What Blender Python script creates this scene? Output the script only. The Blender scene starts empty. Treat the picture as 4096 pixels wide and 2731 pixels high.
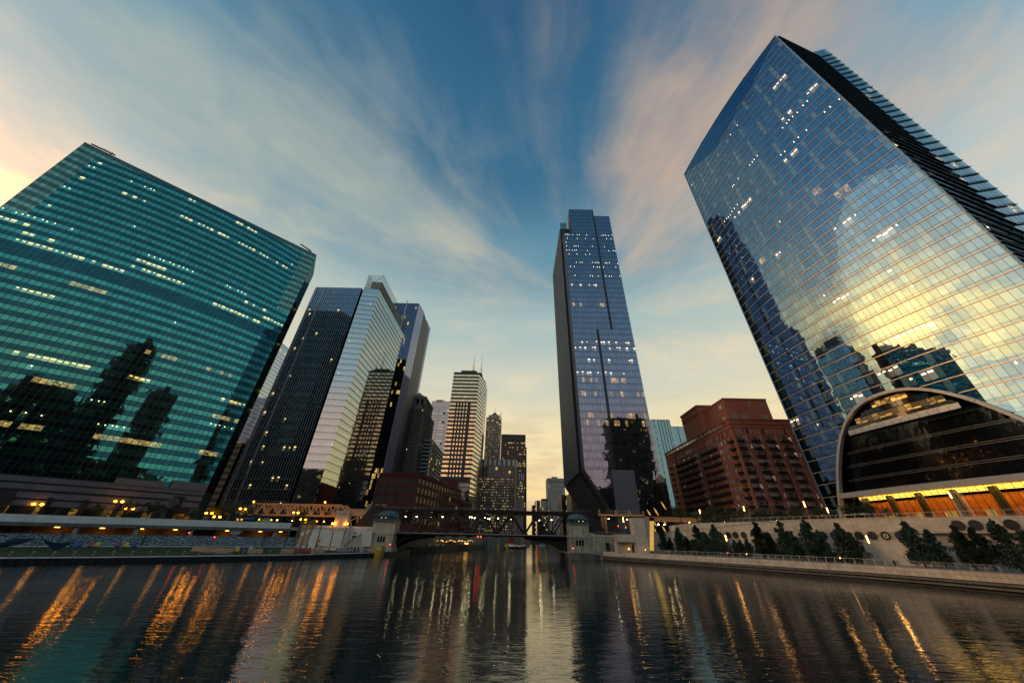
import bpy, bmesh, math, random
from mathutils import Vector, Matrix
random.seed(7)
scene = bpy.context.scene
C = scene.collection
R = math.radians
# ---------------------------------------------------------------- camera
EYE = Vector((0.0, 0.0, 6.6))
PITCH, ROLL, FPX = 31.188, 1.12, 1295.0
cam = bpy.data.cameras.new('camera'); cam_o = bpy.data.objects.new('camera', cam); C.objects.link(cam_o)
cam.sensor_width = 36.0; cam.sensor_fit = 'HORIZONTAL'
cam.lens = FPX / 4096.0 * 36.0
cam.shift_x = -19.6 / 4096.0
cam.clip_start = 0.5; cam.clip_end = 9000
cam_o.location = EYE
cam_o.matrix_world = Matrix.Translation(EYE) @ Matrix.Rotation(R(90 + PITCH), 4, 'X') @ Matrix.Rotation(R(ROLL), 4, 'Z')
scene.camera = cam_o
# ---------------------------------------------------------------- world
SUN_EL, SUN_AZ = 11.0, -100.0           # azimuth measured from +Y towards +X
world = bpy.data.worlds.new('World'); scene.world = world; world.use_nodes = True
WN = world.node_tree; WN.nodes.clear()

class NT:
    """small helper to wire shader nodes"""
    def __init__(s, t): s.t = t
    def n(s, typ, **kw):
        nd = s.t.nodes.new(typ)
        for k, v in kw.items(): setattr(nd, k, v)
        return nd
    def put(s, sock, v):
        if v is None: return
        if isinstance(v, bpy.types.NodeSocket): s.t.links.new(v, sock)
        else:
            if isinstance(v, (tuple, list)) and len(v) == 3 and sock.type == 'RGBA': v = (*v, 1)
            sock.default_value = v
    def m(s, op, a, b=None, c=None, clamp=False):
        nd = s.n('ShaderNodeMath', operation=op); nd.use_clamp = clamp
        s.put(nd.inputs[0], a); s.put(nd.inputs[1], b); s.put(nd.inputs[2], c)
        return nd.outputs[0]
    def mix(s, f, a, b, blend='MIX'):
        nd = s.n('ShaderNodeMix', data_type='RGBA', blend_type=blend)
        s.put(nd.inputs[0], f); s.put(nd.inputs[6], a); s.put(nd.inputs[7], b)
        return nd.outputs[2]
    def ss(s, v, a, b, lo=0.0, hi=1.0):
        nd = s.n('ShaderNodeMapRange', interpolation_type='SMOOTHSTEP')
        for i, x in enumerate((v, a, b, lo, hi)): s.put(nd.inputs[i], x)
        return nd.outputs[0]
    def xyz(s, x, y, z):
        nd = s.n('ShaderNodeCombineXYZ')
        for i, v in enumerate((x, y, z)): s.put(nd.inputs[i], v)
        return nd.outputs[0]
    def sep(s, v):
        nd = s.n('ShaderNodeSeparateXYZ'); s.put(nd.inputs[0], v); return nd.outputs
    def noise(s, vec, scale, detail=4, rough=0.5, dist=0.0):
        nd = s.n('ShaderNodeTexNoise'); s.put(nd.inputs['Vector'], vec)
        for k, v in (('Scale', scale), ('Detail', detail), ('Roughness', rough), ('Distortion', dist)): s.put(nd.inputs[k], v)
        return nd.outputs[0]
    def ramp(s, f, stops, interp='EASE'):
        nd = s.n('ShaderNodeValToRGB'); nd.color_ramp.interpolation = interp
        el = nd.color_ramp.elements
        while len(el) < len(stops): el.new(0.5)
        for e, (p, c) in zip(el, stops): e.position = p; e.color = (*c, 1)
        s.put(nd.inputs[0], f); return nd.outputs[0]
    def link(s, a, b): s.t.links.new(a, b)

w = NT(WN)
tc = w.n('ShaderNodeTexCoord'); d = tc.outputs['Generated']
dx, dy, dz = w.sep(d)
zc = w.m('MAXIMUM', dz, 0.0)
den = w.m('ADD', zc, 0.05)
U = w.m('DIVIDE', dx, den); V = w.m('DIVIDE', dy, den)
# clear-air gradient by sine of elevation: warm towards the sunrise half of the dome, paler and cooler on the other
gwarm = w.ramp(zc, [(0.0, (0.86, 0.60, 0.26)), (0.10, (0.95, 0.70, 0.32)), (0.24, (0.90, 0.74, 0.42)), (0.40, (0.60, 0.62, 0.50)),
                   (0.54, (0.40, 0.51, 0.49)), (0.70, (0.13, 0.285, 0.38)), (0.86, (0.040, 0.145, 0.255)), (1.0, (0.018, 0.085, 0.185))])
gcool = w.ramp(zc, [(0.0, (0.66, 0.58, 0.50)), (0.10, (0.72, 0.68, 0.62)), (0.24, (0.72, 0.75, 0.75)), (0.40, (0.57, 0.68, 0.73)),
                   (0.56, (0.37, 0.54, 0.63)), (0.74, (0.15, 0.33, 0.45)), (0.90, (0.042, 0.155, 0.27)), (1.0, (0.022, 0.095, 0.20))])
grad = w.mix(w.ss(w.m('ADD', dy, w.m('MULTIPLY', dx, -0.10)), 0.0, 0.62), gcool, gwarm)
# streaks of high cloud fanning out from one point of the sky
px = w.m('SUBTRACT', U, 0.35); py = w.m('SUBTRACT', V, 1.25)
rr = w.m('SQRT', w.m('ADD', w.m('ADD', w.m('MULTIPLY', px, px), w.m('MULTIPLY', py, py)), 0.02))
ct = w.m('DIVIDE', px, rr); st = w.m('DIVIDE', py, rr)
fan = w.xyz(w.m('MULTIPLY', ct, 3.0), w.m('MULTIPLY', st, 3.0), w.m('MULTIPLY', w.m('LOGARITHM', w.m('ADD', rr, 0.3), 2.718), 1.1))
warp = w.noise(w.xyz(U, V, 0.3), 1.6, 4, 0.55)
fan2 = w.n('ShaderNodeVectorMath', operation='ADD'); w.link(fan, fan2.inputs[0])
w.link(w.xyz(w.m('MULTIPLY', warp, 0.9), w.m('MULTIPLY', warp, -0.7), w.m('MULTIPLY', warp, 1.4)), fan2.inputs[1])
n_big = w.noise(fan2.outputs[0], 0.8, 5, 0.48)
n_fine = w.noise(fan2.outputs[0], 3.2, 5, 0.58)
n_puff = w.noise(w.xyz(U, w.m('MULTIPLY', V, 0.8), 1.7), 1.9, 6, 0.58, 0.5)
def lobe(deg, k):
    c = w.m('ADD', w.m('MULTIPLY', ct, math.cos(R(deg))), w.m('MULTIPLY', st, math.sin(R(deg))))
    return w.m('EXPONENT', w.m('MULTIPLY', w.m('SUBTRACT', c, 1.0), k))
l_left, l_right, l_gap = lobe(-148, 13), lobe(-62, 8), lobe(-118, 16)
fanw = w.ss(rr, 0.15, 0.75)
cov = w.m('ADD', w.m('MULTIPLY', n_big, 0.78), w.m('ADD', w.m('MULTIPLY', w.m('MULTIPLY', n_fine, fanw), 0.24), w.m('MULTIPLY', w.m('SUBTRACT', 1.0, fanw), 0.115)))
cov = w.m('ADD', cov, w.m('MULTIPLY', n_puff, 0.62))
cov = w.m('ADD', cov, w.m('MULTIPLY', w.m('MULTIPLY', l_left, w.ss(dy, 0.02, 0.25)), 0.17))
cov = w.m('ADD', cov, w.m('MULTIPLY', w.m('MULTIPLY', l_right, w.ss(dy, 0.0, 0.2)), 0.27))
cov = w.m('SUBTRACT', cov, w.m('MULTIPLY', l_gap, 0.11))
cov = w.m('SUBTRACT', cov, w.m('MULTIPLY', w.ss(dy, 0.30, -0.05), 0.13))
dens = w.ss(cov, 0.72, 1.34)
# cloud colour: creamy where the sun side is, peach on the other side, both warmer low down
side = w.ss(dx, -0.35, 0.45)
ccol = w.mix(side, (0.45, 0.48, 0.40), (0.58, 0.42, 0.31))
ccol = w.mix(w.ss(zc, 0.84, 0.30), ccol, (0.98, 0.76, 0.47))
sky = w.mix(w.m('MULTIPLY', dens, 0.86), grad, ccol)
# low, flat bars of cloud near the horizon
bars = w.noise(w.xyz(w.m('MULTIPLY', dx, 2.2), w.m('MULTIPLY', dy, 2.2), w.m('MULTIPLY', dz, 15.0)), 1.5, 6, 0.6, 0.3)
bmask = w.m('MULTIPLY', w.ss(bars, 0.47, 0.68), w.ss(zc, 0.46, 0.16))
sky = w.mix(w.m('MULTIPLY', bmask, 0.42), sky, (0.42, 0.31, 0.24))
# glow of the sun still under the roofs, towards -X, and lit cloud edges round it
hl_ = w.m('SQRT', w.m('ADD', w.m('ADD', w.m('MULTIPLY', dx, dx), w.m('MULTIPLY', dy, dy)), 1e-4))
azc = w.m('DIVIDE', w.m('ADD', w.m('MULTIPLY', dx, math.sin(R(-86))), w.m('MULTIPLY', dy, math.cos(R(-86)))), hl_)
gaz = w.m('EXPONENT', w.m('MULTIPLY', w.m('SUBTRACT', azc, 1.0), 13.0))
ge0 = w.m('DIVIDE', w.m('SUBTRACT', dz, 0.35), 0.15)
gel = w.m('EXPONENT', w.m('MULTIPLY', w.m('MULTIPLY', ge0, ge0), -1.0))
glowm = w.m('MULTIPLY', gaz, gel)
puff_edge = w.ss(n_puff, 0.36, 0.62)
sky = w.mix(w.m('MULTIPLY', glowm, w.m('ADD', 0.30, w.m('MULTIPLY', puff_edge, 0.70))), sky, (8.5, 3.5, 0.75))
# faint pink belt low down opposite, behind the viewer
belt = w.m('MULTIPLY', w.ss(dy, -0.15, -0.75), w.m('MULTIPLY', w.ss(zc, 0.40, 0.24), w.ss(zc, 0.03, 0.14)))
sky = w.mix(w.m('MULTIPLY', belt, 0.6), sky, (1.25, 0.72, 0.55))
nish = w.n('ShaderNodeTexSky', sky_type='NISHITA'); nish.sun_disc = False
nish.sun_elevation = R(4.0); nish.sun_rotation = R(SUN_AZ); nish.altitude = 180; nish.dust_density = 2.0
sc10 = w.n('ShaderNodeVectorMath', operation='SCALE'); w.link(sky, sc10.inputs[0]); sc10.inputs['Scale'].default_value = 11.5
tot = w.mix(0.12, sc10.outputs[0], nish.outputs[0])
bg = w.n('ShaderNodeBackground'); w.link(tot, bg.inputs[0]); bg.inputs[1].default_value = 0.1
wo = w.n('ShaderNodeOutputWorld'); w.link(bg.outputs[0], wo.inputs[0])
# ---------------------------------------------------------------- sun (barely up, behind the towers on the left)
sl = bpy.data.lights.new('sun', 'SUN'); sl.energy = 0.40; sl.angle = R(55); sl.color = (1.0, 0.72, 0.42)
so = bpy.data.objects.new('sun', sl); C.objects.link(so)
sd = Vector((math.sin(R(SUN_AZ)) * math.cos(R(SUN_EL)), math.cos(R(SUN_AZ)) * math.cos(R(SUN_EL)), math.sin(R(SUN_EL))))
so.rotation_euler = sd.to_track_quat('Z', 'Y').to_euler(); so.location = (-300, 0, 300)
scene.view_settings.view_transform = 'Standard'; scene.view_settings.look = 'None'
scene.view_settings.exposure = 0.0; scene.view_settings.gamma = 1.0; scene.view_settings.use_curve_mapping = False
scene.render.engine = 'CYCLES'
cy = scene.cycles
cy.use_denoising = True; cy.max_bounces = 6; cy.glossy_bounces = 4; cy.transparent_max_bounces = 8; cy.diffuse_bounces = 2; cy.transmission_bounces = 4
cy.sample_clamp_indirect = 4.0; cy.caustics_reflective = False; cy.caustics_refractive = False
# ---------------------------------------------------------------- object helpers
def tag(o, label=None, cat=None, group=None, kind=None):
    if label: o['label'] = label
    if cat: o['category'] = cat
    if group: o['group'] = group
    if kind: o['kind'] = kind
    return o
def thing(name, label, cat, loc=(0, 0, 0), rotz=0.0, group=None):
    o = bpy.data.objects.new(name, None); C.objects.link(o)
    o.location = loc; o.rotation_euler = (0, 0, rotz); o.empty_display_size = 0.5
    return tag(o, label, cat, group)
def kids(o): return [c for c in ALLKIDS.get(o.name, [])]
ALLKIDS = {}
def adopt(o, parent):
    if parent is not None:
        o.parent = parent; ALLKIDS.setdefault(parent.name, []).append(o)
    return o
def copy_tree(o, loc=None, rotz=None, parent=None, scale=None):
    c = o.copy(); C.objects.link(c)
    if parent is not None: adopt(c, parent)
    if loc is not None: c.location = loc
    if rotz is not None: c.rotation_euler = (0, 0, rotz)
    if scale is not None: c.scale = scale
    for ch in list(ALLKIDS.get(o.name, [])): copy_tree(ch, parent=c)
    return c
UP = Vector((0, 0, 1))
class MB:
    """collects faces, then links them as one mesh object"""
    def __init__(s): s.v = []; s.f = []; s.mi = []; s.uv = []; s.r = []; s.sm = []
    def poly(s, pts, mi=0, uv=None, r=None, smooth=False):
        b = len(s.v); s.v.extend([tuple(p) for p in pts]); n = len(pts)
        s.f.append(tuple(range(b, b + n))); s.mi.append(mi); s.sm.append(smooth)
        s.uv.extend(uv if uv else [(0, 0), (1, 0), (1, 1), (0, 1)][:n] if n <= 4 else [(0, 0)] * n)
        s.r.append(random.random() if r is None else r)
    def box(s, x0, y0, z0, x1, y1, z1, mi=0):
        s.obox(((x0 + x1) / 2, (y0 + y1) / 2, (z0 + z1) / 2), (abs(x1 - x0) / 2, 0, 0), (0, abs(y1 - y0) / 2, 0), (0, 0, abs(z1 - z0) / 2), mi)
    def obox(s, c, a, b, h, mi=0):
        c, a, b, h = Vector(c), Vector(a), Vector(b), Vector(h)
        P = {(i, j, k): c + a * i + b * j + h * k for i in (-1, 1) for j in (-1, 1) for k in (-1, 1)}
        r = random.random()
        for q in (((-1,-1,-1),(-1,1,-1),(1,1,-1),(1,-1,-1)), ((-1,-1,1),(1,-1,1),(1,1,1),(-1,1,1)), ((-1,-1,-1),(1,-1,-1),(1,-1,1),(-1,-1,1)),
                  ((1,-1,-1),(1,1,-1),(1,1,1),(1,-1,1)), ((1,1,-1),(-1,1,-1),(-1,1,1),(1,1,1)), ((-1,1,-1),(-1,-1,-1),(-1,-1,1),(-1,1,1))):
            s.poly([P[k] for k in q], mi, r=r)
    def bar(s, p, q, w, h, mi=0, up=UP):
        """rectangular bar from p to q, w sideways, h along up"""
        p, q = Vector(p), Vector(q); t = (q - p)
        if t.length < 1e-6: return
        tn = t.normalized(); side = tn.cross(Vector(up))
        if side.length < 1e-4: side = tn.cross(Vector((0, 1, 0)))
        side.normalize(); u2 = side.cross(tn).normalized()
        s.obox((p + q) / 2, t / 2, side * w / 2, u2 * h / 2, mi)
    def prism(s, pts, z0, z1, mi=0, mtop=None, bottom=True):
        n = len(pts); mtop = mi if mtop is None else mtop
        for i in range(n):
            a, b = pts[i], pts[(i + 1) % n]
            s.poly([(a[0], a[1], z0), (b[0], b[1], z0), (b[0], b[1], z1), (a[0], a[1], z1)], mi)
        s.poly([(p[0], p[1], z1) for p in pts], mtop)
        if bottom: s.poly([(p[0], p[1], z0) for p in reversed(pts)], mi)
    def tube(s, p, q, r0, r1=None, n=8, mi=0, caps=True, smooth=True):
        p, q = Vector(p), Vector(q); r1 = r0 if r1 is None else r1
        t = (q - p).normalized(); a = t.orthogonal().normalized(); b = t.cross(a)
        ring = lambda c, r: [c + (a * math.cos(2 * math.pi * i / n) + b * math.sin(2 * math.pi * i / n)) * r for i in range(n)]
        A, B = ring(p, r0), ring(q, r1); rr = random.random()
        for i in range(n): s.poly([A[i], A[(i + 1) % n], B[(i + 1) % n], B[i]], mi, r=rr, smooth=smooth)
        if caps:
            s.poly(list(reversed(A)), mi, r=rr); s.poly(B, mi, r=rr)
    def lathe(s, c, prof, n=12, mi=0, smooth=True):
        c = Vector(c); rings = [[c + Vector((r * math.cos(2 * math.pi * i / n), r * math.sin(2 * math.pi * i / n), z)) for i in range(n)] for r, z in prof]
        for A, B in zip(rings, rings[1:]):
            for i in range(n): s.poly([A[i], A[(i + 1) % n], B[(i + 1) % n], B[i]], mi, smooth=smooth)
        s.poly(list(reversed(rings[0])), mi); s.poly(rings[-1], mi)
    def ball(s, c, r, mi=0, n=8, m=6):
        s.lathe(c, [(max(r * math.sin(math.pi * k / m), r * .02), -r * math.cos(math.pi * k / m)) for k in range(m + 1)], n, mi)
    def mesh(s, name, mats):
        me = bpy.data.meshes.new(name); me.from_pydata(s.v, [], s.f)
        for m in mats: me.materials.append(m)
        me.polygons.foreach_set('material_index', s.mi); me.polygons.foreach_set('use_smooth', s.sm)
        uv = me.uv_layers.new(name='UVMap'); flat = [c for p in s.uv for c in p]; uv.data.foreach_set('uv', flat)
        at = me.attributes.new('rnd', 'FLOAT', 'FACE'); at.data.foreach_set('value', s.r)
        me.update(); return me
    def build(s, name, mats, parent=None, kind=None, label=None, cat=None, group=None):
        """vertices are in the parent's own space"""
        if not isinstance(mats, (list, tuple)): mats = [mats]
        o = bpy.data.objects.new(name, s.mesh(name, mats)); C.objects.link(o); adopt(o, parent)
        return tag(o, label, cat, group, kind)
def rel(parent, pts):
    l = parent.location; return [Vector(p) - l for p in pts]
_fp, _sp, _cr, _sr = math.cos(R(PITCH)), math.sin(R(PITCH)), math.cos(R(ROLL)), math.sin(R(ROLL))
def seen_at(X):
    """where a point falls in the 4096 px wide frame; used to rank pieces by the size they show at"""
    x, y, z = Vector(X) - EYE; f = y * _fp + z * _sp
    if f < 1: return None
    xr, yr = x / f * FPX, (-y * _sp + z * _fp) / f * FPX
    return 2067.6 + _cr * xr + _sr * yr, 1365.5 - (-_sr * xr + _cr * yr)
# ---------------------------------------------------------------- materials
MATS = {}
def newmat(name):
    m = bpy.data.materials.new(name); m.use_nodes = True; m.node_tree.nodes.clear(); MATS[name] = m
    return m, NT(m.node_tree)
def finish(t, sh):
    o = t.n('ShaderNodeOutputMaterial'); t.link(sh, o.inputs[0])
def princ(t, **kw):
    p = t.n('ShaderNodeBsdfPrincipled')
    for k, v in kw.items(): t.put(p.inputs[k.replace('_', ' ')], v)
    return p
def rnd_of(t):
    a = t.n('ShaderNodeAttribute', attribute_name='rnd'); o = t.n('ShaderNodeObjectInfo')
    return t.m('FRACT', t.m('ADD', a.outputs['Fac'], o.outputs['Random']))
def pos(t): return t.n('ShaderNodeNewGeometry').outputs['Position']
def matte(name, col, rough=0.7, var=0.18, scale=0.6, metal=0.0, bump=0.0, bscale=6.0, piece=0.0, streak=0.0, spec=0.4):
    """painted or mineral surface: two scales of grain, per-piece tone, optional rain streaks"""
    m, t = newmat(name); P = pos(t)
    n1 = t.noise(P, scale, 5, 0.6); n2 = t.noise(P, scale * 9, 3, 0.6)
    f = t.m('ADD', t.m('MULTIPLY', n1, 0.7), t.m('MULTIPLY', n2, 0.3))
    k = t.ss(f, 0.3, 0.7, 1 - var, 1 + var)
    if piece: k = t.m('MULTIPLY', k, t.m('ADD', 1 - piece, t.m('MULTIPLY', rnd_of(t), 2 * piece)))
    if streak:
        x, y, z = t.sep(P); sn = t.noise(t.xyz(t.m('MULTIPLY', x, 1.6), t.m('MULTIPLY', y, 1.6), t.m('MULTIPLY', z, 0.12)), 1.3, 5, 0.65)
        k = t.m('MULTIPLY', k, t.ss(sn, 0.42, 0.7, 1.0, 1 - streak))
    sc = t.n('ShaderNodeVectorMath', operation='SCALE'); sc.inputs[0].default_value = col; t.put(sc.inputs['Scale'], k)
    p = princ(t, Base_Color=sc.outputs[0], Roughness=rough, Metallic=metal, Specular_IOR_Level=spec)
    if bump:
        b = t.n('ShaderNodeBump'); b.inputs['Strength'].default_value = bump; b.inputs['Distance'].default_value = 0.05
        t.link(t.noise(P, bscale, 4, 0.6), b.inputs['Height']); t.link(b.outputs[0], p.inputs['Normal'])
    finish(t, p.outputs[0]); return m
def glow(name, col, strength, sample=False):
    m, t = newmat(name); e = t.n('ShaderNodeEmission'); e.inputs[0].default_value = (*col, 1); e.inputs[1].default_value = strength
    finish(t, e.outputs[0]); m.cycles.emission_sampling = 'FRONT_BACK' if sample else 'NONE'; return m
def glass(name, tint, metal=0.9, rough=0.03, vary=0.25, wob=0.0, wscale=0.5, lit=None, lit_col=(1.0, 0.72, 0.30), lit_s=2.0, dark=(0.01, 0.015, 0.02), spec=0.5, fior=1.6):
    """coated curtain-wall glass; lit: None / 'bars' / 'dots' / 'full' / 'low' = what shows of the lamps inside"""
    m, t = newmat(name); r = rnd_of(t)
    k = t.m('ADD', 1 - vary, t.m('MULTIPLY', r, 2 * vary))
    sc = t.n('ShaderNodeVectorMath', operation='SCALE'); sc.inputs[0].default_value = tint; t.put(sc.inputs['Scale'], k)
    g = t.n('ShaderNodeBsdfGlossy'); t.link(sc.outputs[0], g.inputs[0]); g.inputs['Roughness'].default_value = rough
    d = princ(t, Base_Color=dark, Roughness=0.12, IOR=1.5, Specular_IOR_Level=spec)
    fr = t.n('ShaderNodeFresnel'); fr.inputs[0].default_value = fior
    mx = t.n('ShaderNodeMixShader'); t.put(mx.inputs[0], t.m('ADD', metal, t.m('MULTIPLY', fr.outputs[0], 1 - metal), clamp=True))
    t.link(d.outputs[0], mx.inputs[1]); t.link(g.outputs[0], mx.inputs[2])
    if wob:
        b = t.n('ShaderNodeBump'); b.inputs['Strength'].default_value = 1.0; b.inputs['Distance'].default_value = wob
        t.link(t.noise(pos(t), wscale, 2, 0.5), b.inputs['Height']); t.link(b.outputs[0], g.inputs['Normal']); t.link(b.outputs[0], fr.inputs['Normal'])
    out = mx.outputs[0]
    if lit:
        uvn = t.n('ShaderNodeUVMap', uv_map='UVMap'); u, v, _ = t.sep(uvn.outputs[0])
        r2 = t.m('FRACT', t.m('MULTIPLY', r, 17.3)); r3 = t.m('FRACT', t.m('MULTIPLY', r, 41.7))
        if lit == 'bars':
            c = t.m('ADD', 0.55, t.m('MULTIPLY', r2, 0.25)); hb = t.m('LESS_THAN', t.m('ABSOLUTE', t.m('SUBTRACT', v, c)), 0.075)
            wd = t.m('ADD', 0.18, t.m('MULTIPLY', r3, 0.3)); ub = t.m('LESS_THAN', t.m('ABSOLUTE', t.m('SUBTRACT', u, 0.5)), wd)
            mask = t.m('ADD', t.m('MULTIPLY', hb, ub), t.m('MULTIPLY', r3, 0.10))
        elif lit == 'dots':
            c = t.m('ADD', 0.62, t.m('MULTIPLY', r2, 0.2)); cu = t.m('ADD', 0.25, t.m('MULTIPLY', r3, 0.5))
            dd = t.m('ADD', t.m('POWER', t.m('SUBTRACT', u, cu), 2), t.m('POWER', t.m('SUBTRACT', v, c), 2)); mask = t.m('LESS_THAN', dd, 0.013)
        elif lit == 'low':
            mask = t.m('MULTIPLY', t.m('LESS_THAN', v, t.m('ADD', 0.3, t.m('MULTIPLY', r2, 0.4))), t.m('ADD', 0.25, t.m('MULTIPLY', r3, 0.75)))
        else:
            st = t.noise(t.xyz(t.m('MULTIPLY', u, 0.8), t.m('MULTIPLY', v, 5.0), t.m('MULTIPLY', r, 30)), 1.6, 3, 0.6)
            mask = t.m('MULTIPLY', t.ss(st, 0.38, 0.66), t.m('ADD', 0.35, t.m('MULTIPLY', r2, 0.65)))
        e = t.n('ShaderNodeEmission'); e.inputs[0].default_value = (*lit_col, 1); t.put(e.inputs[1], t.m('MULTIPLY', mask, lit_s))
        ad = t.n('ShaderNodeAddShader'); t.link(out, ad.inputs[0]); t.link(e.outputs[0], ad.inputs[1]); out = ad.outputs[0]
        m.cycles.emission_sampling = 'NONE'
    finish(t, out); return m
# ---------------------------------------------------------------- curtain walls
def unit_pane(name, mat):
    b = MB(); b.obox((0.5, 0.5, -0.5), (0.5, 0, 0), (0, 0.5, 0), (0, 0, 0.5))
    # front face (towards +Z) keeps a 0..1 layout for the lamps seen inside
    me = b.mesh(name, [mat]); me.attributes['rnd'].data.foreach_set('value', [0.0] * 6); return me
def facade(root, cols, rows, mats, kind, gap=(0.07, 0.06), out=0.06, tilt=0.0025, nobj=0, name='pane', rest='small_pane', skip=None, closed=False):
    """a grid of separate glass panes over a wall; cols = points along the wall, left to right seen from outside; rows = levels.
    The nobj panes that show largest are objects of their own, the others one mesh."""
    L = root.location; cells = []
    for i in range(len(cols) - 1):
        a, b = Vector((*cols[i], 0)), Vector((*cols[i + 1], 0)); e = b - a; W = e.length; e.normalize(); n = Vector((e.y, -e.x, 0))
        for j in range(len(rows) - 1):
            if skip and skip(i, j): continue
            k = kind(i, j)
            if k is None: continue
            z0, z1 = rows[j], rows[j + 1]; h = z1 - z0 - 2 * gap[1]; wd = W - 2 * gap[0]
            if h < .05 or wd < .05: continue
            o = a + e * gap[0] + UP * (z0 + gap[1]) + n * out
            tx, tz = random.gauss(0, tilt), random.gauss(0, tilt)
            u = (e + n * tx) * wd; v = (UP + n * tz) * h
            cells.append((o, u, v, n, k, i, j))
    big = set()
    if nobj:
        rank = []
        for q, (o, u, v, n, k, i, j) in enumerate(cells):
            p = [seen_at(x) for x in (o, o + u, o + u + v, o + v)]
            if None in p: continue
            cx, cyy = sum(x[0] for x in p) / 4, sum(x[1] for x in p) / 4
            if not (0 < cx < 4096 and 0 < cyy < 2731) or n.dot(EYE - o) < 0: continue
            ar = abs(sum(p[s][0] * p[(s + 1) % 4][1] - p[(s + 1) % 4][0] * p[s][1] for s in range(4))) / 2
            rank.append((-ar, q))
        rank.sort(); big = {q for _, q in rank[:nobj]}
    keys = list(mats); units = {}
    mb = MB()
    for q, (o, u, v, n, k, i, j) in enumerate(cells):
        if q in big:
            if k not in units: units[k] = unit_pane(name, mats[k])
            ob = bpy.data.objects.new(name, units[k]); C.objects.link(ob); adopt(ob, root)
            nn = u.cross(v).normalized() * 0.05; lo = o - L
            ob.matrix_basis = Matrix(((u.x, v.x, nn.x, lo.x), (u.y, v.y, nn.y, lo.y), (u.z, v.z, nn.z, lo.z), (0, 0, 0, 1)))
        else:
            o = o - L; mb.poly([o, o + u, o + u + v, o + v], keys.index(k))
    if mb.f: mb.build(rest, [mats[k] for k in keys], root, kind='stuff')
def lin(a, b, n): return [a + (b - a) * i / n for i in range(n + 1)]
def linp(p, q, n): return [(p[0] + (q[0] - p[0]) * i / n, p[1] + (q[1] - p[1]) * i / n) for i in range(n + 1)]
ORD = ['first', 'second', 'third', 'fourth', 'fifth', 'sixth', 'seventh', 'eighth', 'ninth', 'tenth', 'eleventh', 'twelfth', 'thirteenth', 'fourteenth',
       'fifteenth', 'sixteenth', 'seventeenth', 'eighteenth', 'nineteenth', 'twentieth', 'twenty-first', 'twenty-second', 'twenty-third', 'twenty-fourth',
       'twenty-fifth', 'twenty-sixth', 'twenty-seventh', 'twenty-eighth', 'twenty-ninth', 'thirtieth'] + ['thirty-' + q for q in ('first', 'second', 'third', 'fourth', 'fifth', 'sixth', 'seventh', 'eighth', 'ninth')] + ['fortieth'] + ['forty-' + q for q in ('first', 'second', 'third', 'fourth', 'fifth', 'sixth', 'seventh', 'eighth', 'ninth')]
# ---------------------------------------------------------------- shared materials
CONC = matte('concrete', (0.36, 0.35, 0.32), 0.8, 0.2, 0.5, bump=0.15, streak=0.3)
CREAM = matte('cream_concrete', (0.64, 0.57, 0.46), 0.75, 0.12, 0.4, streak=0.22)
DARK = matte('dark_metal', (0.02, 0.022, 0.025), 0.5, 0.2)
BLACK = matte('black_steel', (0.008, 0.008, 0.009), 0.6, 0.2)
STEEL = matte('grey_steel', (0.18, 0.20, 0.21), 0.45, 0.15, metal=0.4)
GALV = matte('galvanised', (0.34, 0.37, 0.38), 0.4, 0.15, metal=0.6)
ASPH = matte('asphalt', (0.05, 0.05, 0.052), 0.9, 0.25, 0.3, bump=0.2)
PAVE = matte('pavement', (0.30, 0.29, 0.27), 0.85, 0.15, 0.5)
TILE = matte('cream_tile', (0.70, 0.61, 0.48), 0.55, 0.10, 0.3, piece=0.10, streak=0.14)
JOINT = matte('tile_joint', (0.10, 0.09, 0.08), 0.9, 0.1)
SHEET = matte('sheet_piling', (0.012, 0.012, 0.014), 0.7, 0.4, 0.8)
WET = matte('wet_concrete', (0.15, 0.14, 0.12), 0.55, 0.35, 0.35, streak=0.5)
WOOD = matte('timber', (0.50, 0.30, 0.16), 0.7, 0.18, 2.5, piece=0.15)
STONE = matte('limestone', (0.54, 0.46, 0.34), 0.85, 0.2, 0.5, bump=0.2, streak=0.35)
MOSSY = matte('stained_limestone', (0.42, 0.41, 0.31), 0.85, 0.3, 0.35, bump=0.25, streak=0.65)
COPPER = matte('green_copper', (0.07, 0.14, 0.14), 0.55, 0.25, 1.0)
MAROON = matte('maroon_paint', (0.026, 0.011, 0.012), 0.55, 0.25, 0.8)
ORANGE = matte('orange_steel', (0.74, 0.36, 0.15), 0.6, 0.15, 0.7, streak=0.2)
GRASSM = matte('grass_ground', (0.018, 0.045, 0.014), 0.95, 0.35, 1.2, bump=0.4, bscale=20)
WHITEP = matte('white_paint', (0.62, 0.62, 0.58), 0.6, 0.08)
BARK = matte('bark', (0.05, 0.04, 0.03), 0.9, 0.3, 3)
DIM = matte('dim_window', (0.015, 0.018, 0.022), 0.15, 0.2)
SOD = glow('sodium_lamp', (1.0, 0.31, 0.012), 36.0, True)
WLAMP = glow('white_lamp', (1.0, 0.84, 0.42), 40.0, True)
TUBE = glow('tube_lamp', (1.0, 0.46, 0.09), 22.0, True)
REDL = glow('red_lamp', (1.0, 0.05, 0.02), 14.0, True)
AMBER = glow('amber_glow', (1.0, 0.50, 0.08), 5.0)
YELW = glow('warm_window', (1.0, 0.66, 0.22), 1.1)
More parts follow.
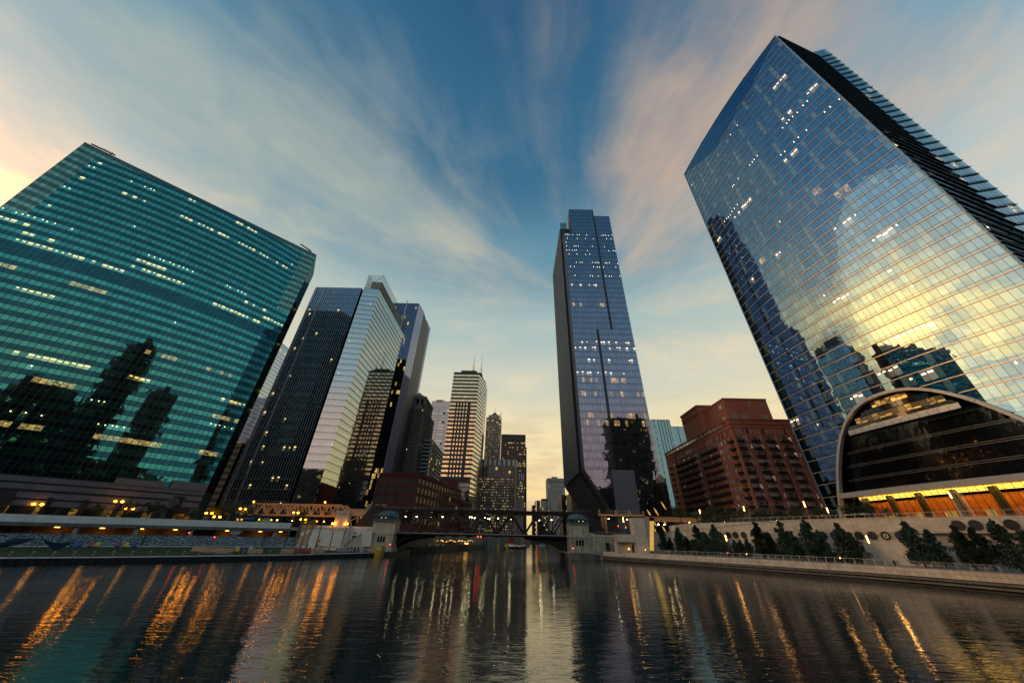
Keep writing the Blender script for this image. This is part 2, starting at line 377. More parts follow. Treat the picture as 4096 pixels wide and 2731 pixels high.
# ---------------------------------------------------------------- water
m, t = newmat('river_water'); P = pos(t); x, y, z = t.sep(P)
dist = t.n('ShaderNodeVectorMath', operation='LENGTH'); t.link(P, dist.inputs[0])
h1 = t.noise(t.xyz(t.m('MULTIPLY', x, 0.34), y, 0.0), 0.9, 3, 0.55, 0.5)
h2 = t.noise(t.xyz(t.m('MULTIPLY', x, 0.40), y, 3.0), 2.6, 3, 0.6, 0.4)
h3 = t.noise(t.xyz(t.m('MULTIPLY', x, 0.8), y, 8.0), 0.06, 2, 0.5)
amp = t.ss(h3, 0.35, 0.65, 0.6, 1.2)
hh = t.m('MULTIPLY', t.m('ADD', t.m('MULTIPLY', h1, 0.55), t.m('MULTIPLY', h2, 0.26)), amp)
b = t.n('ShaderNodeBump'); b.inputs['Strength'].default_value = 1.0; b.inputs['Distance'].default_value = 0.080; t.link(hh, b.inputs['Height'])
p = princ(t, Base_Color=(0.004, 0.020, 0.024), Roughness=0.035, IOR=1.7); t.link(b.outputs[0], p.inputs['Normal']); finish(t, p.outputs[0])
mb = MB(); mb.poly([(-2500, -600, 0), (2500, -600, 0), (2500, 3500, 0), (-2500, 3500, 0)])
mb.build('river', m, kind='structure')
# ---------------------------------------------------------------- land
QUAY = [(-420, 22), (-260, 40), (-180, 58), (-140, 71), (-108.7, 83.4), (-95.6, 91.1), (-81.7, 102.3), (-64.5, 118.1), (-50.2, 140.0)]
mb = MB(); mb.prism(QUAY + [(-50.5, 150), (-90, 170), (-160, 130), (-420, 110)], -3, 1.0, 0, 1); mb.build('left_quay', [SHEET, PAVE], kind='structure')
# pale stone kerb along the quay edge
def offset(poly, dd):
    out = []
    for i, p in enumerate(poly):
        a, b = poly[max(i - 1, 0)], poly[min(i + 1, len(poly) - 1)]
        e = Vector((b[0] - a[0], b[1] - a[1])).normalized(); out.append((p[0] - e.y * dd, p[1] + e.x * dd))
    return out
def ribbon(mb, A, B, z0, z1, zb, mi=0):
    """flat strip between two lines with a front face under its outer edge"""
    for i in range(len(A) - 1):
        a, b, c, dd = A[i], A[i + 1], B[i + 1], B[i]
        mb.poly([(*a, z0), (*b, z0), (*c, z1), (*dd, z1)], mi)
        mb.poly([(*a, zb), (*b, zb), (*b, z0), (*a, z0)], mi)
def along(poly, step):
    """points every step metres along a line, with the direction there"""
    out = []; acc = 0.0; nxt = 0.0
    for a, b in zip(poly, poly[1:]):
        L = math.hypot(b[0] - a[0], b[1] - a[1]); e = ((b[0] - a[0]) / L, (b[1] - a[1]) / L)
        while nxt <= acc + L: out.append((a[0] + e[0] * (nxt - acc), a[1] + e[1] * (nxt - acc), e)); nxt += step
        acc += L
    return out
Q2 = QUAY[1:]
kb = MB(); pts = along(offset(Q2, 0.03), 3.0)
for (x0, y0, e), (x1, y1, e2) in zip(pts, pts[1:]):
    dx_, dy_ = x1 - x0, y1 - y0; l = math.hypot(dx_, dy_); ex, ey = dx_ / l, dy_ / l
    kb.obox(((x0 + x1) / 2 - ey * 1.0, (y0 + y1) / 2 + ex * 1.0, 0.99), (ex * (l / 2 - 0.02), ey * (l / 2 - 0.02), 0), (-ey * 1.0, ex * 1.0, 0), (0, 0, 0.14), 0)
kb.build('kerb', matte('pale_kerb', (0.60, 0.63, 0.60), 0.7, 0.12, 0.8, piece=0.06), kind='structure')
WA, WB = Vector((-140.2, 106.0, 0)), Vector((-81.6, 147.0, 0))          # line of the shimmering wall
we = (WB - WA).normalized(); wn = Vector((we.y, -we.x, 0))
WL = [tuple((WA + we * s)[:2]) for s in (-140, 0, 24, 48, 71.5)]
# sloping lawn, path at its head
LQ = offset(Q2, 2.1)
mb = MB(); A_ = [LQ[i] for i in range(3, len(LQ))]; B_ = [tuple((WA + we * s + wn * 4.0)[:2]) for s in (-2, 18, 36, 52, 66)]
A_ = A_[:5]
for i in range(4): mb.poly([(*A_[i], 1.03), (*A_[i + 1], 1.03), (*B_[i + 1], 2.25), (*B_[i], 2.25)])
mb.poly([(-255, 46, 1.03), (*A_[0], 1.03), (*B_[0], 2.25), (-250, 35 + 20, 2.25)])
mb.build('lawn', GRASSM, kind='structure')
gm = MB()
for k in range(5200):
    i = random.randrange(4); u_, v_ = random.random(), random.random()
    a = Vector((*A_[i], 1.03)).lerp(Vector((*A_[i + 1], 1.03)), u_); b_ = Vector((*B_[i], 2.25)).lerp(Vector((*B_[i + 1], 2.25)), u_); q = a.lerp(b_, v_)
    an = random.random() * 6.28; s_ = random.uniform(.06, .14); e_ = Vector((math.cos(an), math.sin(an), 0)) * s_ * .4
    gm.poly([q - e_, q + e_, q + Vector((random.gauss(0, .03), random.gauss(0, .03), s_ * 1.5))])
gm.build('grass', matte('grass_blade', (0.02, 0.055, 0.015), 0.9, 0.3, 3, piece=.4), kind='stuff')
mb = MB(); ribbon(mb, [tuple((WA + we * s + wn * 4.0)[:2]) for s in (-100, 0, 30, 71)], [tuple((WA + we * s + wn * 0.3)[:2]) for s in (-100, 0, 30, 71)], 2.27, 2.42, 1.2)
mb.build('path', matte('pale_path', (0.50, 0.46, 0.38), 0.8, 0.1), kind='structure')
# street level behind the viaduct edge, far left bank, far right bank, plaza
VA, VB = WA - wn * 1.2, WB - wn * 1.2
mb = MB(); mb.prism([tuple((VA + we * -160)[:2]), tuple((VA - wn * 14 + we * -160)[:2]), tuple((VB - wn * 14 + we * 30)[:2]), tuple((VB + we * 12)[:2])], 7.6, 8.6, 0, 1)
mb.build('upper_road', [CONC, ASPH], kind='structure')
mb = MB(); q0 = VA - wn * 14
mb.prism([tuple((q0 + we * -160)[:2]), (-1500, -300), (-1500, 2500), (22, 2500), (22, 496), (6, 300), (-16, 278), (-22, 264), (-33, 225), (-41, 194), (-52, 168), (-62, 160), tuple((VB - wn * 14 + we * 8)[:2])], -3, 8.5, 0, 1)
mb.build('left_street', [WET, ASPH], kind='structure')
mb = MB(); mb.prism([(24, 172), (31, 166), (60, 160), (1500, 160), (1500, 2500), (60, 2500), (60, 560), (45, 438), (37, 322)], -3, 8.0, 0, 1)
mb.build('right_street', [WET, ASPH], kind='structure')
mb = MB(); mb.prism([(-700, -420), (700, -420), (700, -60), (-700, -60)], -3, 4.0, 0, 1); mb.build('near_bank', [WET, ASPH], kind='structure')
mb = MB(); mb.prism([(22.2, 575), (60, 575), (60, 640), (22.2, 640)], -3, 7.9, 0, 1); mb.build('far_bank', [WET, ASPH], kind='structure')
# ================================================================ GREEN CURVED TOWER
G0, G1 = (-198.7, 81.3), (-127.8, 148.2)
ge = Vector((G1[0] - G0[0], G1[1] - G0[1], 0)); GL = ge.length; ge.normalize(); gn = Vector((ge.y, -ge.x, 0))
def garc(u, s=7.0, off=0.0):
    p = Vector((*G0, 0)) + ge * (u * GL) + gn * (s * 4 * u * (1 - u) + off); return (p.x, p.y)
green = thing('office_tower', 'green glass office tower with a long curved front facing the river', 'tower', (-165, 125, 8.6))
NB = 60; ROWH = 1.888; GZ0, GZ1 = 21.0, 151.3; GROWS = [GZ0 + ROWH * j for j in range(70)]
core = MB(); lo = green.location
def shift(pts, o): return [(p[0] - o.x, p[1] - o.y) for p in pts]
arc = [garc(i / NB) for i in range(NB + 1)]
back = [(-139, 166), (-190, 168), (-208, 96)]
core.prism(shift([G0, G1] + back, lo), 0, 157 - 8.6)
core.prism(shift(arc, lo), GZ0 - 8.6 - .3, 111.64 - 8.6); core.prism(shift(arc[4:NB - 3], lo), 111.64 - 8.6, GZ1 - 8.6)
core.build('core_wall', matte('tower_core', (0.012, 0.03, 0.035), 0.4, 0.2), green)
GV = dict(a=glass('green_vision', (0.042, 0.31, 0.285), 0.76, 0.02, 0.16, 0.022, 0.35), b=glass('green_spandrel', (0.006, 0.085, 0.115), 0.76, 0.03, 0.14, 0.022, 0.35),
          s=glass('green_lit_bar', (0.085, 0.50, 0.46), 0.72, 0.02, 0.16, 0.022, 0.35, 'bars', (1.0, 0.76, 0.18), 2.6),
          t=glass('green_lit_dot', (0.085, 0.50, 0.46), 0.72, 0.02, 0.16, 0.022, 0.35, 'dots', (1.0, 0.80, 0.30), 3.6),
          g=glass('green_lit_room', (0.05, 0.30, 0.27), 0.6, 0.03, 0.16, 0.022, 0.35, 'full', (1.0, 0.72, 0.22), 1.0))
gl_rows = {67: ('s', .42), 65: ('t', .25), 61: ('s', .5), 63: ('t', .22), 57: ('t', .25), 51: ('s', .22), 47: ('t', .3), 45: ('s', .6), 43: ('s', .5), 41: ('s', .28), 35: ('g', .18), 31: ('s', .2), 27: ('t', .3), 25: ('g', .15), 19: ('s', .28), 15: ('g', .2), 13: ('t', .2), 7: ('g', .55), 5: ('g', .3), 9: ('t', .2)}
runs = {}
def gkind(i, j):
    if j % 2 == 0: return 'b'
    k = gl_rows.get(j)
    if not k: return 't' if random.random() < .008 else 'a'
    key = (j, i // 6)
    if key not in runs: runs[key] = random.random() < k[1] * .9
    return k[0] if runs[key] and random.random() < .78 else 'a'
def gmech(f): return lambda i, j: 'b' if j in (38, 39, 40) else f(i, j)
facade(green, arc, GROWS, GV, gmech(gkind), (0.085, 0.07), 0.06, 0.0035, 300, skip=lambda i, j: j >= 48 and (i < 4 or i >= NB - 4))
crow = [111.6 + ROWH * j for j in range(25)]
GD = dict(a=glass('green_end_vision', (0.16, 0.34, 0.29), 0.7, 0.03, 0.2, 0.02), b=glass('green_end_spandrel', (0.05, 0.13, 0.12), 0.7, 0.04, 0.2, 0.02))  # greener copy of the front glass paints in the ends' different reflection
chordp = [garc(i / NB, 0) for i in range(NB + 1)]
facade(green, chordp, crow[:-1] + [156.9], GD, lambda i, j: 'b' if (j + (i % 2 if False else 0)) % 2 else 'a', (0.06, 0.05), 0.06, 0.003, 0, rest='end_pane',
       skip=lambda i, j: not (i < 4 or i >= NB - 4 or j >= 21))
facade(green, [G1] + back[:1], lin(21, 156.9, 72), GV, lambda i, j: 'ab'[j % 2], (0.05, 0.05), 0.06, rest='side_pane') if False else None
ends = [linp(G1, back[0], 12), linp(back[0], back[1], 30), linp(back[1], back[2], 40)]
GBK = dict(a=glass('green_back', (.04, .16, .14), .55, .03, .2), b=glass('green_back_band', (.012, .04, .04), .5, .04, .2))
for pl in ends: facade(green, pl, lin(21, 156.9, 36), GBK, lambda i, j: 'ab'[(j + 1) % 2], (0.05, 0.05), 0.06, rest='back_pane')
# stone base: panel courses between dark bands, stepping up to the right
SP = matte('grey_granite', (0.115, 0.115, 0.13), 0.45, 0.12, 0.8, piece=0.12); 
bp = [garc(i / 44, 7.0, 0.7) for i in range(45)]
bw = MB(); bw.prism(shift([garc(i / 44, 7.0, 0.35) for i in range(45)] + [G1, G0], lo), 0, 21.0 - 8.6 - .35); bw.build('base_wall', matte('base_dark', (0.02, 0.02, 0.026), 0.6, 0.2), green)
def base_rows(i, j):
    u = (i + .5) / 44
    if j in (0, 2, 4, 6): return None
    if j in (1, 3) and u < .56 and not (.0 < u < .50 and u > .50): return None if u < .54 else 'p'
    if j in (1,) and (.86 < u < .97): return None
    return 'p'
facade(green, bp, [8.6, 12.6, 14.2, 14.7, 16.4, 17.1, 18.7, 19.2, 20.75], dict(p=SP), base_rows, (0.02, 0.02), 0.0, 0, 160, name='panel', rest='small_panel', skip=lambda i, j: j % 2 == 0)
up = MB()
for u0, u1, z1 in ((.735, .87, 22.6), (.885, 1.0, 23.6)):
    for k in range(6):
        a, b = garc(u0 + (u1 - u0) * k / 6, 7, 1.1), garc(u0 + (u1 - u0) * (k + 1) / 6, 7, 1.1)
        up.prism(shift([garc(u0 + (u1 - u0) * k / 6, 7, 0), a, b, garc(u0 + (u1 - u0) * (k + 1) / 6, 7, 0)], lo), 20.6 - 8.6, z1 - 8.6)
up.build('stepped_parapet', SP, green)
# arcade columns, lit shopfront
for u in (.30, .38, .46, .54, .62, .70, .78, .93):
    ac = MB(); c = garc(u, 7, 1.2); ac.tube((c[0] - lo.x, c[1] - lo.y, 0), (c[0] - lo.x, c[1] - lo.y, 6.5), .75, n=10); ac.build('arcade_column', BLACK, green)
shop = dict(a=glass('shopfront_dim', (0.2, 0.18, 0.1), 0.25, 0.1, 0.3, lit='full', lit_col=(1, .55, .08), lit_s=.35), b=DIM)
facade(green, [garc(i / 40, 7, .42) for i in range(41)], [8.7, 10.2, 12.4], shop, lambda i, j: 'a' if (i * 7 + j * 3) % 10 < 4 else 'b', (0.05, 0.05), 0.05, 0, 0, rest='shop_window')
# round louvred opening
vc = garc(.915, 7, .8); ve = MB()
C0 = Vector((vc[0], vc[1], 15.9)) - lo; 
for k in range(-9, 10):
    hz = k * .2; wdt = math.sqrt(max(0, 1.95 ** 2 - hz * hz))
    if wdt > .05: ve.bar(C0 - ge * wdt + UP * hz + gn * .12, C0 + ge * wdt + UP * hz + gn * .12, .12, .07)
ve.build('round_louvre', STEEL, green)
vb = MB(); vb.obox(C0 - gn * .15, ge * 3.0, gn * .12, UP * 2.4); vb.build('louvre_recess', BLACK, green)
cn = MB(); cn.bar(Vector((*garc(0, 0), 157.05)) - lo, Vector((*garc(1, 0), 157.05)) - lo, .5, .5); cn.build('parapet_rail', STEEL, green)
def crane(u, ln, ang, label):
    c = garc(u, 0, -1.5); r = thing('roof_crane', label, 'window washing crane', (c[0], c[1], 157), 0)
    m_ = MB(); m_.tube((0, 0, 0), (0, 0, 2.2), .3, .22); m_.build('mast', BLACK, r)
    m_ = MB(); e_ = Vector((math.cos(ang), math.sin(ang), .25)); m_.bar(Vector((0, 0, 2.4)) - e_ * 1.4, Vector((0, 0, 2.4)) + e_ * ln, .5, .55); m_.build('boom', BLACK, r)
    m_ = MB(); m_.bar((0, 0, 3.4), Vector((0, 0, 2.5)) + e_ * ln * .8, .07, .07); m_.bar((0, 0, 2.2), (0, 0, 3.5), .16, .16); m_.build('stay', BLACK, r)
crane(.075, 8.0, math.atan2(ge.y, ge.x) + math.pi - .35, 'long black window washing crane on the left end of the green tower roof')
crane(.955, 5.5, math.atan2(ge.y, ge.x) + math.pi, 'short window washing crane near the right end of the green tower roof')
# ================================================================ PARKING BLOCK between the towers
gar = thing('parking_garage', 'narrow grey parking garage with a lit tube on every deck behind the green tower', 'garage', (-185, 220, 8.5))
lo = gar.location; g = MB(); g.prism(shift([(-196, 204), (-167, 204), (-167, 250), (-196, 250)], lo), 0, 45); g.build('core_wall', BLACK, gar)
GB = matte('garage_band', (0.20, 0.185, 0.165), 0.8, 0.12, 0.8, streak=.2)
GT = glow('garage_tube', (1.0, 0.72, 0.5), 5.0)
for k in range(13):
    z = k * 3.55; b = MB(); b.box(-11.3, -16.5, z, 18.2, -15.9, z + 1.75); b.build('deck_band', GB, gar)
    if k < 12:
        b = MB(); b.box(10.6, -16.25, z + 2.75, 13.6, -16.05, z + 2.95); b.build('tube_light', GT, gar)
b = MB()
for x in (-11, -4, 3, 10): b.box(x - .5, -16.45, 0, x + .5, -16, 45)
b.build('pier', GB, gar)
b = MB(); b.box(18.4, -15, 0, 20.5, 25, 48); b.build('shaft_wall', matte('navy_wall', (0.012, 0.03, 0.07), .4, .2), gar)
# ================================================================ PALE BLUE TOWER behind
pale = thing('office_tower', 'pale blue glass tower seen edge-on between the green tower and the dark one', 'tower', (-280, 322, 8.5)); lo = pale.location
b = MB(); b.prism(shift([(-300, 290), (-264, 290), (-264, 352), (-300, 352)], lo), 0, 181); b.build('core_wall', DARK, pale)
PG = dict(a=glass('pale_blue', (0.50, 0.62, 0.78), .85, .03, .06), b=glass('pale_blue_band', (0.36, 0.46, 0.62), .85, .05, .06), w=YELW)
prow = []
z = 10.0
while z < 186: prow += [z, z + 2.9]; z += 4.0
facade(pale, linp((-264, 290), (-264, 352), 40), prow + [189.5], PG, lambda i, j: 'w' if (j == len(prow) - 3 and i in (16, 17, 18, 22, 23, 24)) else 'ab'[j % 2], (0.07, 0.08), .06, .001)
facade(pale, linp((-300, 290), (-264, 290), 20), prow + [189.5], PG, lambda i, j: 'ab'[j % 2], (0.07, 0.08), .06, .001)
# ================================================================ TOWER WITH LATTICE CROWN
t191 = thing('office_tower', 'dark glass tower with a paler wing under a steel lattice crown', 'tower', (-126, 218, 8.5)); lo = t191.location
b = MB(); b.prism(shift([(-150.3, 187.1), (-116.4, 187.1), (-116.4, 250), (-150.3, 250)], lo), 0, 163.8 - 8.5); b.prism(shift([(-116.5, 190.5), (-114.4, 190.5), (-114.4, 245), (-116.5, 245)], lo), 0, 162.5 - 8.5)
b.prism(shift([(-114.7, 187), (-103.5, 188.6), (-103.5, 249), (-114.7, 249)], lo), 0, 163.9 - 8.5); b.build('core_wall', matte('dark_core', (0.012, 0.016, 0.022), .4, .2), t191)
D1 = dict(a=glass('navy_vision', (0.14, 0.23, 0.33), .72, .015, .10, .03, .4), b=glass('navy_spandrel', (0.09, 0.17, 0.28), .72, .02, .10, .03, .4), l=glass('navy_lit', (0.2, .3, .4), .6, .02, .1, lit='bars', lit_col=(1, .72, .25), lit_s=2.2))
frow = []; z = 9.0
while z < 160: frow += [z, z + 1.1]; z += 3.98
facade(t191, linp((-150.3, 187.1), (-116.4, 187.1), 23), frow + [163.7], D1, lambda i, j: 'b' if j % 2 == 0 else ('l' if random.random() < (.05 if j < 30 else .012) else 'a'), (0.03, 0.04), .06, .0012, 300)
mu = MB()
for i in range(24):
    x = -150.3 + 33.9 * i / 23 - lo.x; mu.box(x - .05, -31.35, 0, x + .05, -31.0, 154.5)
for x in (-149.0, -143.2): mu.box(x - .22 - lo.x, -31.6, 0, x + .22 - lo.x, -31.0, 155)
mu.build('mullion', matte('mullion_metal', (.35, .40, .42), .4, .1, metal=.6), t191)
cr_ = MB()
for z in (12, 17.5, 22.5): cr_.box(-24.2, -31.7, z - .2, 9, -31.2, z + .2)
cr_.build('base_beam', STEEL, t191)
D2 = dict(a=glass('silver_vision', (0.47, 0.54, 0.56), .80, .02, .05, .01, .4), b=glass('silver_band', (0.38, 0.46, 0.49), .80, .03, .05, .01, .4), l=glass('silver_lit', (0.5, .6, .62), .75, .02, .05, lit='dots', lit_col=(1, .75, .3), lit_s=3))
wrow = []; z = 9.0
while z < 160: wrow += [z, z + 1.9, z + 2.95]; z += 3.98
wrow = wrow + [163.8]
wk = lambda i, j: 'l' if (j % 3 == 0 and random.random() < .012) else 'aab'[j % 3]
facade(t191, linp((-114.7, 186.9), (-103.5, 188.5), 8), wrow, D2, wk, (0.02, 0.03), .06, .0008, 150, name='wing_pane', rest='small_wing_pane')
facade(t191, linp((-103.5, 188), (-103.5, 249), 40), wrow, D2, wk, (0.02, 0.03), .06, .0008, 150, name='wing_pane', rest='small_wing_pane')
fl = MB()
for z in wrow[::3]:
    fl.bar((11.3, -31.2, z - 8.5), (22.5, -29.6, z - 8.5), .25, .14); fl.box(22.5, -30.3, z - 8.5 - .07, 22.8, 31, z - 8.5 + .07)
fl.build('floor_line', BLACK, t191)
lt = MB(); X0, X1, Y0, Y1 = -114.9 - lo.x, -103.2 - lo.x, 188 - lo.y, 248.6 - lo.y; z0, z1 = 163.9 - 8.5, 177.2 - 8.5
for z in lin(z0 + .3, z1, 8):
    for (a, c) in (((X0, Y0), (X1, Y0)), ((X1, Y0), (X1, Y1)), ((X1, Y1), (X0, Y1)), ((X0, Y1), (X0, Y0))): lt.bar((*a, z), (*c, z), .13, .13)
for i in range(9): lt.bar((X0 + (X1 - X0) * i / 8, Y0, z0), (X0 + (X1 - X0) * i / 8, Y0, z1), .13, .13); lt.bar((X0 + (X1 - X0) * i / 8, Y1, z0), (X0 + (X1 - X0) * i / 8, Y1, z1), .13, .13)
for i in range(41): lt.bar((X1, Y0 + (Y1 - Y0) * i / 40, z0), (X1, Y0 + (Y1 - Y0) * i / 40, z1), .12, .12); lt.bar((X0, Y0 + (Y1 - Y0) * i / 40, z0), (X0, Y0 + (Y1 - Y0) * i / 40, z1), .12, .12)
lt.bar((X0, Y0 + .2, z0), (X1, Y0 + .2, z1), .2, .2); lt.bar((X1, Y0 + .2, z0), (X0, Y0 + .2, z1), .2, .2)
lt.build('lattice_crown', matte('lattice', (.055, .075, .075), .5, .1, metal=.3), t191)
b = MB(); b.box(X0 + 2, Y0 + 4, z0, X1 - 2, Y1 - 4, z1 - 3.2); b.build('plant_room', matte('plant_room', (.22, .24, .23), .7, .1), t191)
# ================================================================ NAVY TOWER with lavender flank (two slabs)
nav = thing('office_tower', 'tall navy tower of two slabs with lavender flanks behind the lattice crown', 'tower', (-115, 300, 8.5)); lo = nav.location
b = MB(); b.prism(shift([(-140, 275), (-104.9, 275), (-103.4, 290), (-106, 326), (-140, 326)], lo), 0, 218 - 8.5); b.prism(shift([(-140, 330), (-111.6, 330), (-111.2, 348), (-140, 348)], lo), 0, 234 - 8.5); b.build('core_wall', DARK, nav)
NG = dict(a=glass('navy_front', (.07, .11, .19), .75, .02, .1), l=glass('navy_front_lit', (.06, .1, .18), .6, .02, .1, lit='full', lit_col=(1, .66, .15), lit_s=1.6))
LG = dict(a=glass('lavender', (.42, .44, .62), .45, .06, .05, .01, .3, dark=(.27, .27, .38)), d=matte('vent_slot', (.01, .01, .02), .7))
nk = lambda i, j: 'l' if random.random() < (.30 if j < 12 else .04) else 'a'
facade(nav, linp((-140, 275), (-104.9, 275), 23), lin(9, 217.6, 53), NG, nk, (.08, .12), .06, .001)
facade(nav, linp((-140, 330), (-111.6, 330), 18), lin(9, 233.6, 57), NG, nk, (.08, .12), .06, .001)
lk = lambda i, j: 'd' if (j % 4 == 2 and i % 2 == 1 and 1 < i < 16) else 'a'
facade(nav, linp((-104.9, 275), (-103.4, 290), 18), lin(9, 217.6, 212), LG, lk, (.03, .015), .06, .0006)
facade(nav, linp((-111.6, 330), (-111.2, 348), 18), lin(9, 233.6, 228), LG, lk, (.03, .015), .06, .0006)
b = MB(); b.box(-3, -25.6, 160, -2.2, -25.2, 213); b.build('edge_fin', GALV, nav)
# ================================================================ 150 tower on the narrow foot
piv = thing('office_tower', 'slim slate blue tower balanced on a narrow foot right of the river', 'tower', (54, 205, 8.0)); lo = piv.location
b = MB()
b.prism(shift([(35.3, 172.1), (40.9, 172.1), (40.9, 180), (35.3, 180)], lo), 28.6, 204); b.prism(shift([(40.9, 172.1), (60.6, 172.1), (60.6, 180), (40.9, 180)], lo), 28.6, 231.4); b.prism(shift([(60.6, 172.1), (73.1, 172.1), (73.1, 180), (60.6, 180)], lo), 28.6, 223.6)
b.prism(shift([(36.8, 180), (72, 180), (72, 181.8), (36.8, 181.8)], lo), 28.6, 200); b.prism(shift([(34.1, 181.8), (74, 181.8), (74, 238), (34.1, 238)], lo), 28.6, 219)
b.build('core_wall', matte('slate_core', (.012, .018, .03), .4, .2), piv)
SG = dict(a=glass('slate_vision', (.215, .255, .345), .72, .018, .10, .02, .25), b=glass('slate_spandrel', (.165, .20, .285), .72, .02, .08, .02, .25), d=glass('slate_lit_dot', (.215, .255, .345), .7, .02, .1, .02, .25, 'dots', (1, .86, .62), 4.0),
          l=glass('slate_lit_bar', (.215, .255, .345), .7, .02, .1, .02, .25, 'bars', (1, .80, .55), 2.6), g=glass('slate_lit_room', (.22, .25, .33), .5, .03, .1, .02, .25, 'full', (1, .62, .22), 1.1))
srow = []; z = 36.6
while z < 238: srow += [z, z + 1.15]; z += 4.22
lit_d = {2 * k + 1 for k in (40, 39, 37, 36, 35, 33, 32, 30)}; lit_l = {2 * k + 1: v for k, v in ((28, .3), (17, .3), (16, .35), (14, .2), (12, .25))}; lit_g = {2 * k + 1: v for k, v in ((24, .3), (11, .35), (9, .35), (6, .3), (5, .3))}
def sk(top):
    def f(i, j):
        if srow[j] > top: return None
        if j % 2 == 0: return 'b'
        r = random.random()
        if j in lit_d and r < .30: return 'd'
        if j in lit_l and r < lit_l[j]: return 'l'
        if j in lit_g and r < lit_g[j]: return 'g'
        return 'd' if r < .006 else 'a'
    return f
cols = linp((35.3, 172.05), (73.1, 172.05), 25)
def tops(i): return 211 if i < 4 else (238.4 if i < 17 else 230.6)
def slot(i, j): return (i == 16 and srow[j] > 120) or (i == 10 and 60 < srow[j] <= 120)
facade(piv, cols, srow + [238.9], SG, lambda i, j: sk(tops(i))(i, j), (.05, .045), .06, .0022, 300, skip=lambda i, j: slot(i, j) or srow[j + 1 if j + 1 < len(srow) else j] > tops(i) + 1)
LFm = matte('ribbed_metal', (.085, .105, .13), .42, .12, .3, metal=.2, piece=.15)
rib = MB()
for y in [172.3 + .62 * k for k in range(12)] + [182.1 + .62 * k for k in range(90)]:
    x0 = 35.3 if y < 181 else 34.1; top = 211 if y < 181 else 227
    rib.box(x0 - .28 - lo.x, y - .1 - lo.y, 28.6, x0 - lo.x, y + .1 - lo.y, top - 8)
for z in lin(36.6, 226, 44):
    rib.box(33.95 - lo.x, 182 - lo.y, z - 8 - .06, 34.08 - lo.x, 238 - lo.y, z - 8 + .06)
rib.build('ribbed_flank', LFm, piv)
sc_ = MB()
for k in range(14): sc_.box(34.5 - lo.x, 182.2 - lo.y + .0, 219 + k * .6, 40 - lo.x, 182.4 - lo.y, 219.2 + k * .6)
sc_.build('roof_screen', LFm, piv)
tp = MB(); P1 = lambda x, y, z: (x - lo.x, y - lo.y, z - 8)
# tapering foot: front, undersides, core
for y0, y1 in ((172.1, 180), (181.8, 238)):
    tp.poly([P1(35.3, y0, 36.55), P1(48.4, y0, 15), P1(48.4, y1, 15), P1(35.3, y1, 36.55)], 0); tp.poly([P1(73.1, y0, 36.55), P1(73.1, y1, 36.55), P1(60, y1, 15), P1(60, y0, 15)], 0)
tp.poly([P1(35.3, 172.1, 36.55), P1(73.1, 172.1, 36.55), P1(60, 172.1, 15), P1(48.4, 172.1, 15)], 0)
tp.poly([P1(34.1, 181.8, 36.55), P1(74, 181.8, 36.55), P1(60, 181.8, 15), P1(48.4, 181.8, 15)], 0)
tp.poly([P1(34.1, 238, 36.55), P1(74, 238, 36.55), P1(60, 238, 15), P1(48.4, 238, 15)], 0)
tp.prism([(48.4 - lo.x, 172.1 - lo.y), (60 - lo.x, 172.1 - lo.y), (60 - lo.x, 238 - lo.y), (48.4 - lo.x, 238 - lo.y)], 0, 28.5)
tp.build('tapered_foot', matte('foot_dark', (.02, .024, .03), .4, .2, metal=.3), piv)
ur = MB()
sl_ = Vector((48.4 - 35.3, 0, 15 - 36.55))
for k in range(58):
    y = 172.4 + k * 1.14
    if 179.6 < y < 182: continue
    a = Vector(P1(35.2, y, 36.4)); ur.bar(a + Vector((-.16, 0, -.1)), a + sl_ + Vector((-.16, 0, -.1)), .22 if k % 5 else .5, .42 if k % 5 else .15, 0)
ur.build('underside_rib', matte('rib_metal', (.13, .145, .15), .35, .15, metal=.6), piv)
# mirror panes left and right of the grey panel on the tapering front
mg = MB()
for i in range(9):
    for s_ in (0, 1):
        xa, xb = (35.3 + (48.4 - 35.3) * i / 9, 35.3 + (48.4 - 35.3) * (i + 1) / 9) if s_ == 0 else (73.1 - (73.1 - 60) * i / 9, 73.1 - (73.1 - 60) * (i + 1) / 9)
        zb = lambda x: 36.5 - (36.55 - 15) * ((x - 35.3) / 13.1 if s_ == 0 else (73.1 - x) / 13.1)
        for j in range(5):
            zt0, zt1 = 36.5 - j * 4.22, 36.5 - (j + 1) * 4.22
            la, lb = max(zt1, zb(xa)), max(zt1, zb(xb))
            if min(la, lb) >= zt0 - .1: continue
            q = [P1(xa + (.04 if s_ == 0 else -.04), 172.02 + random.gauss(0, .006), min(la + .04, zt0)), P1(xb, 172.02 + random.gauss(0, .006), lb + .04), P1(xb, 172.02 + random.gauss(0, .006), zt0 - .04), P1(xa, 172.02 + random.gauss(0, .006), zt0 - .04)]
            mg.poly(q if s_ == 0 else [q[1], q[0], q[3], q[2]])
mg.build('foot_pane', SG['a'], piv, kind='stuff')
gp = MB()
for j in range(7):
    for i in range(4):
        x0, x1 = 48.5 + 11.3 * i / 4, 48.5 + 11.3 * (i + 1) / 4; gp.obox(P1((x0 + x1) / 2, 171.7, 36.5 - 4.0 * (j + .5)), ((x1 - x0) / 2 - .015, 0, 0), (0, .2, 0), (0, 0, 1.985))
gp.build('grey_panel', matte('slate_panel', (.105, .115, .135), .45, .10, .25, piece=.05), piv)
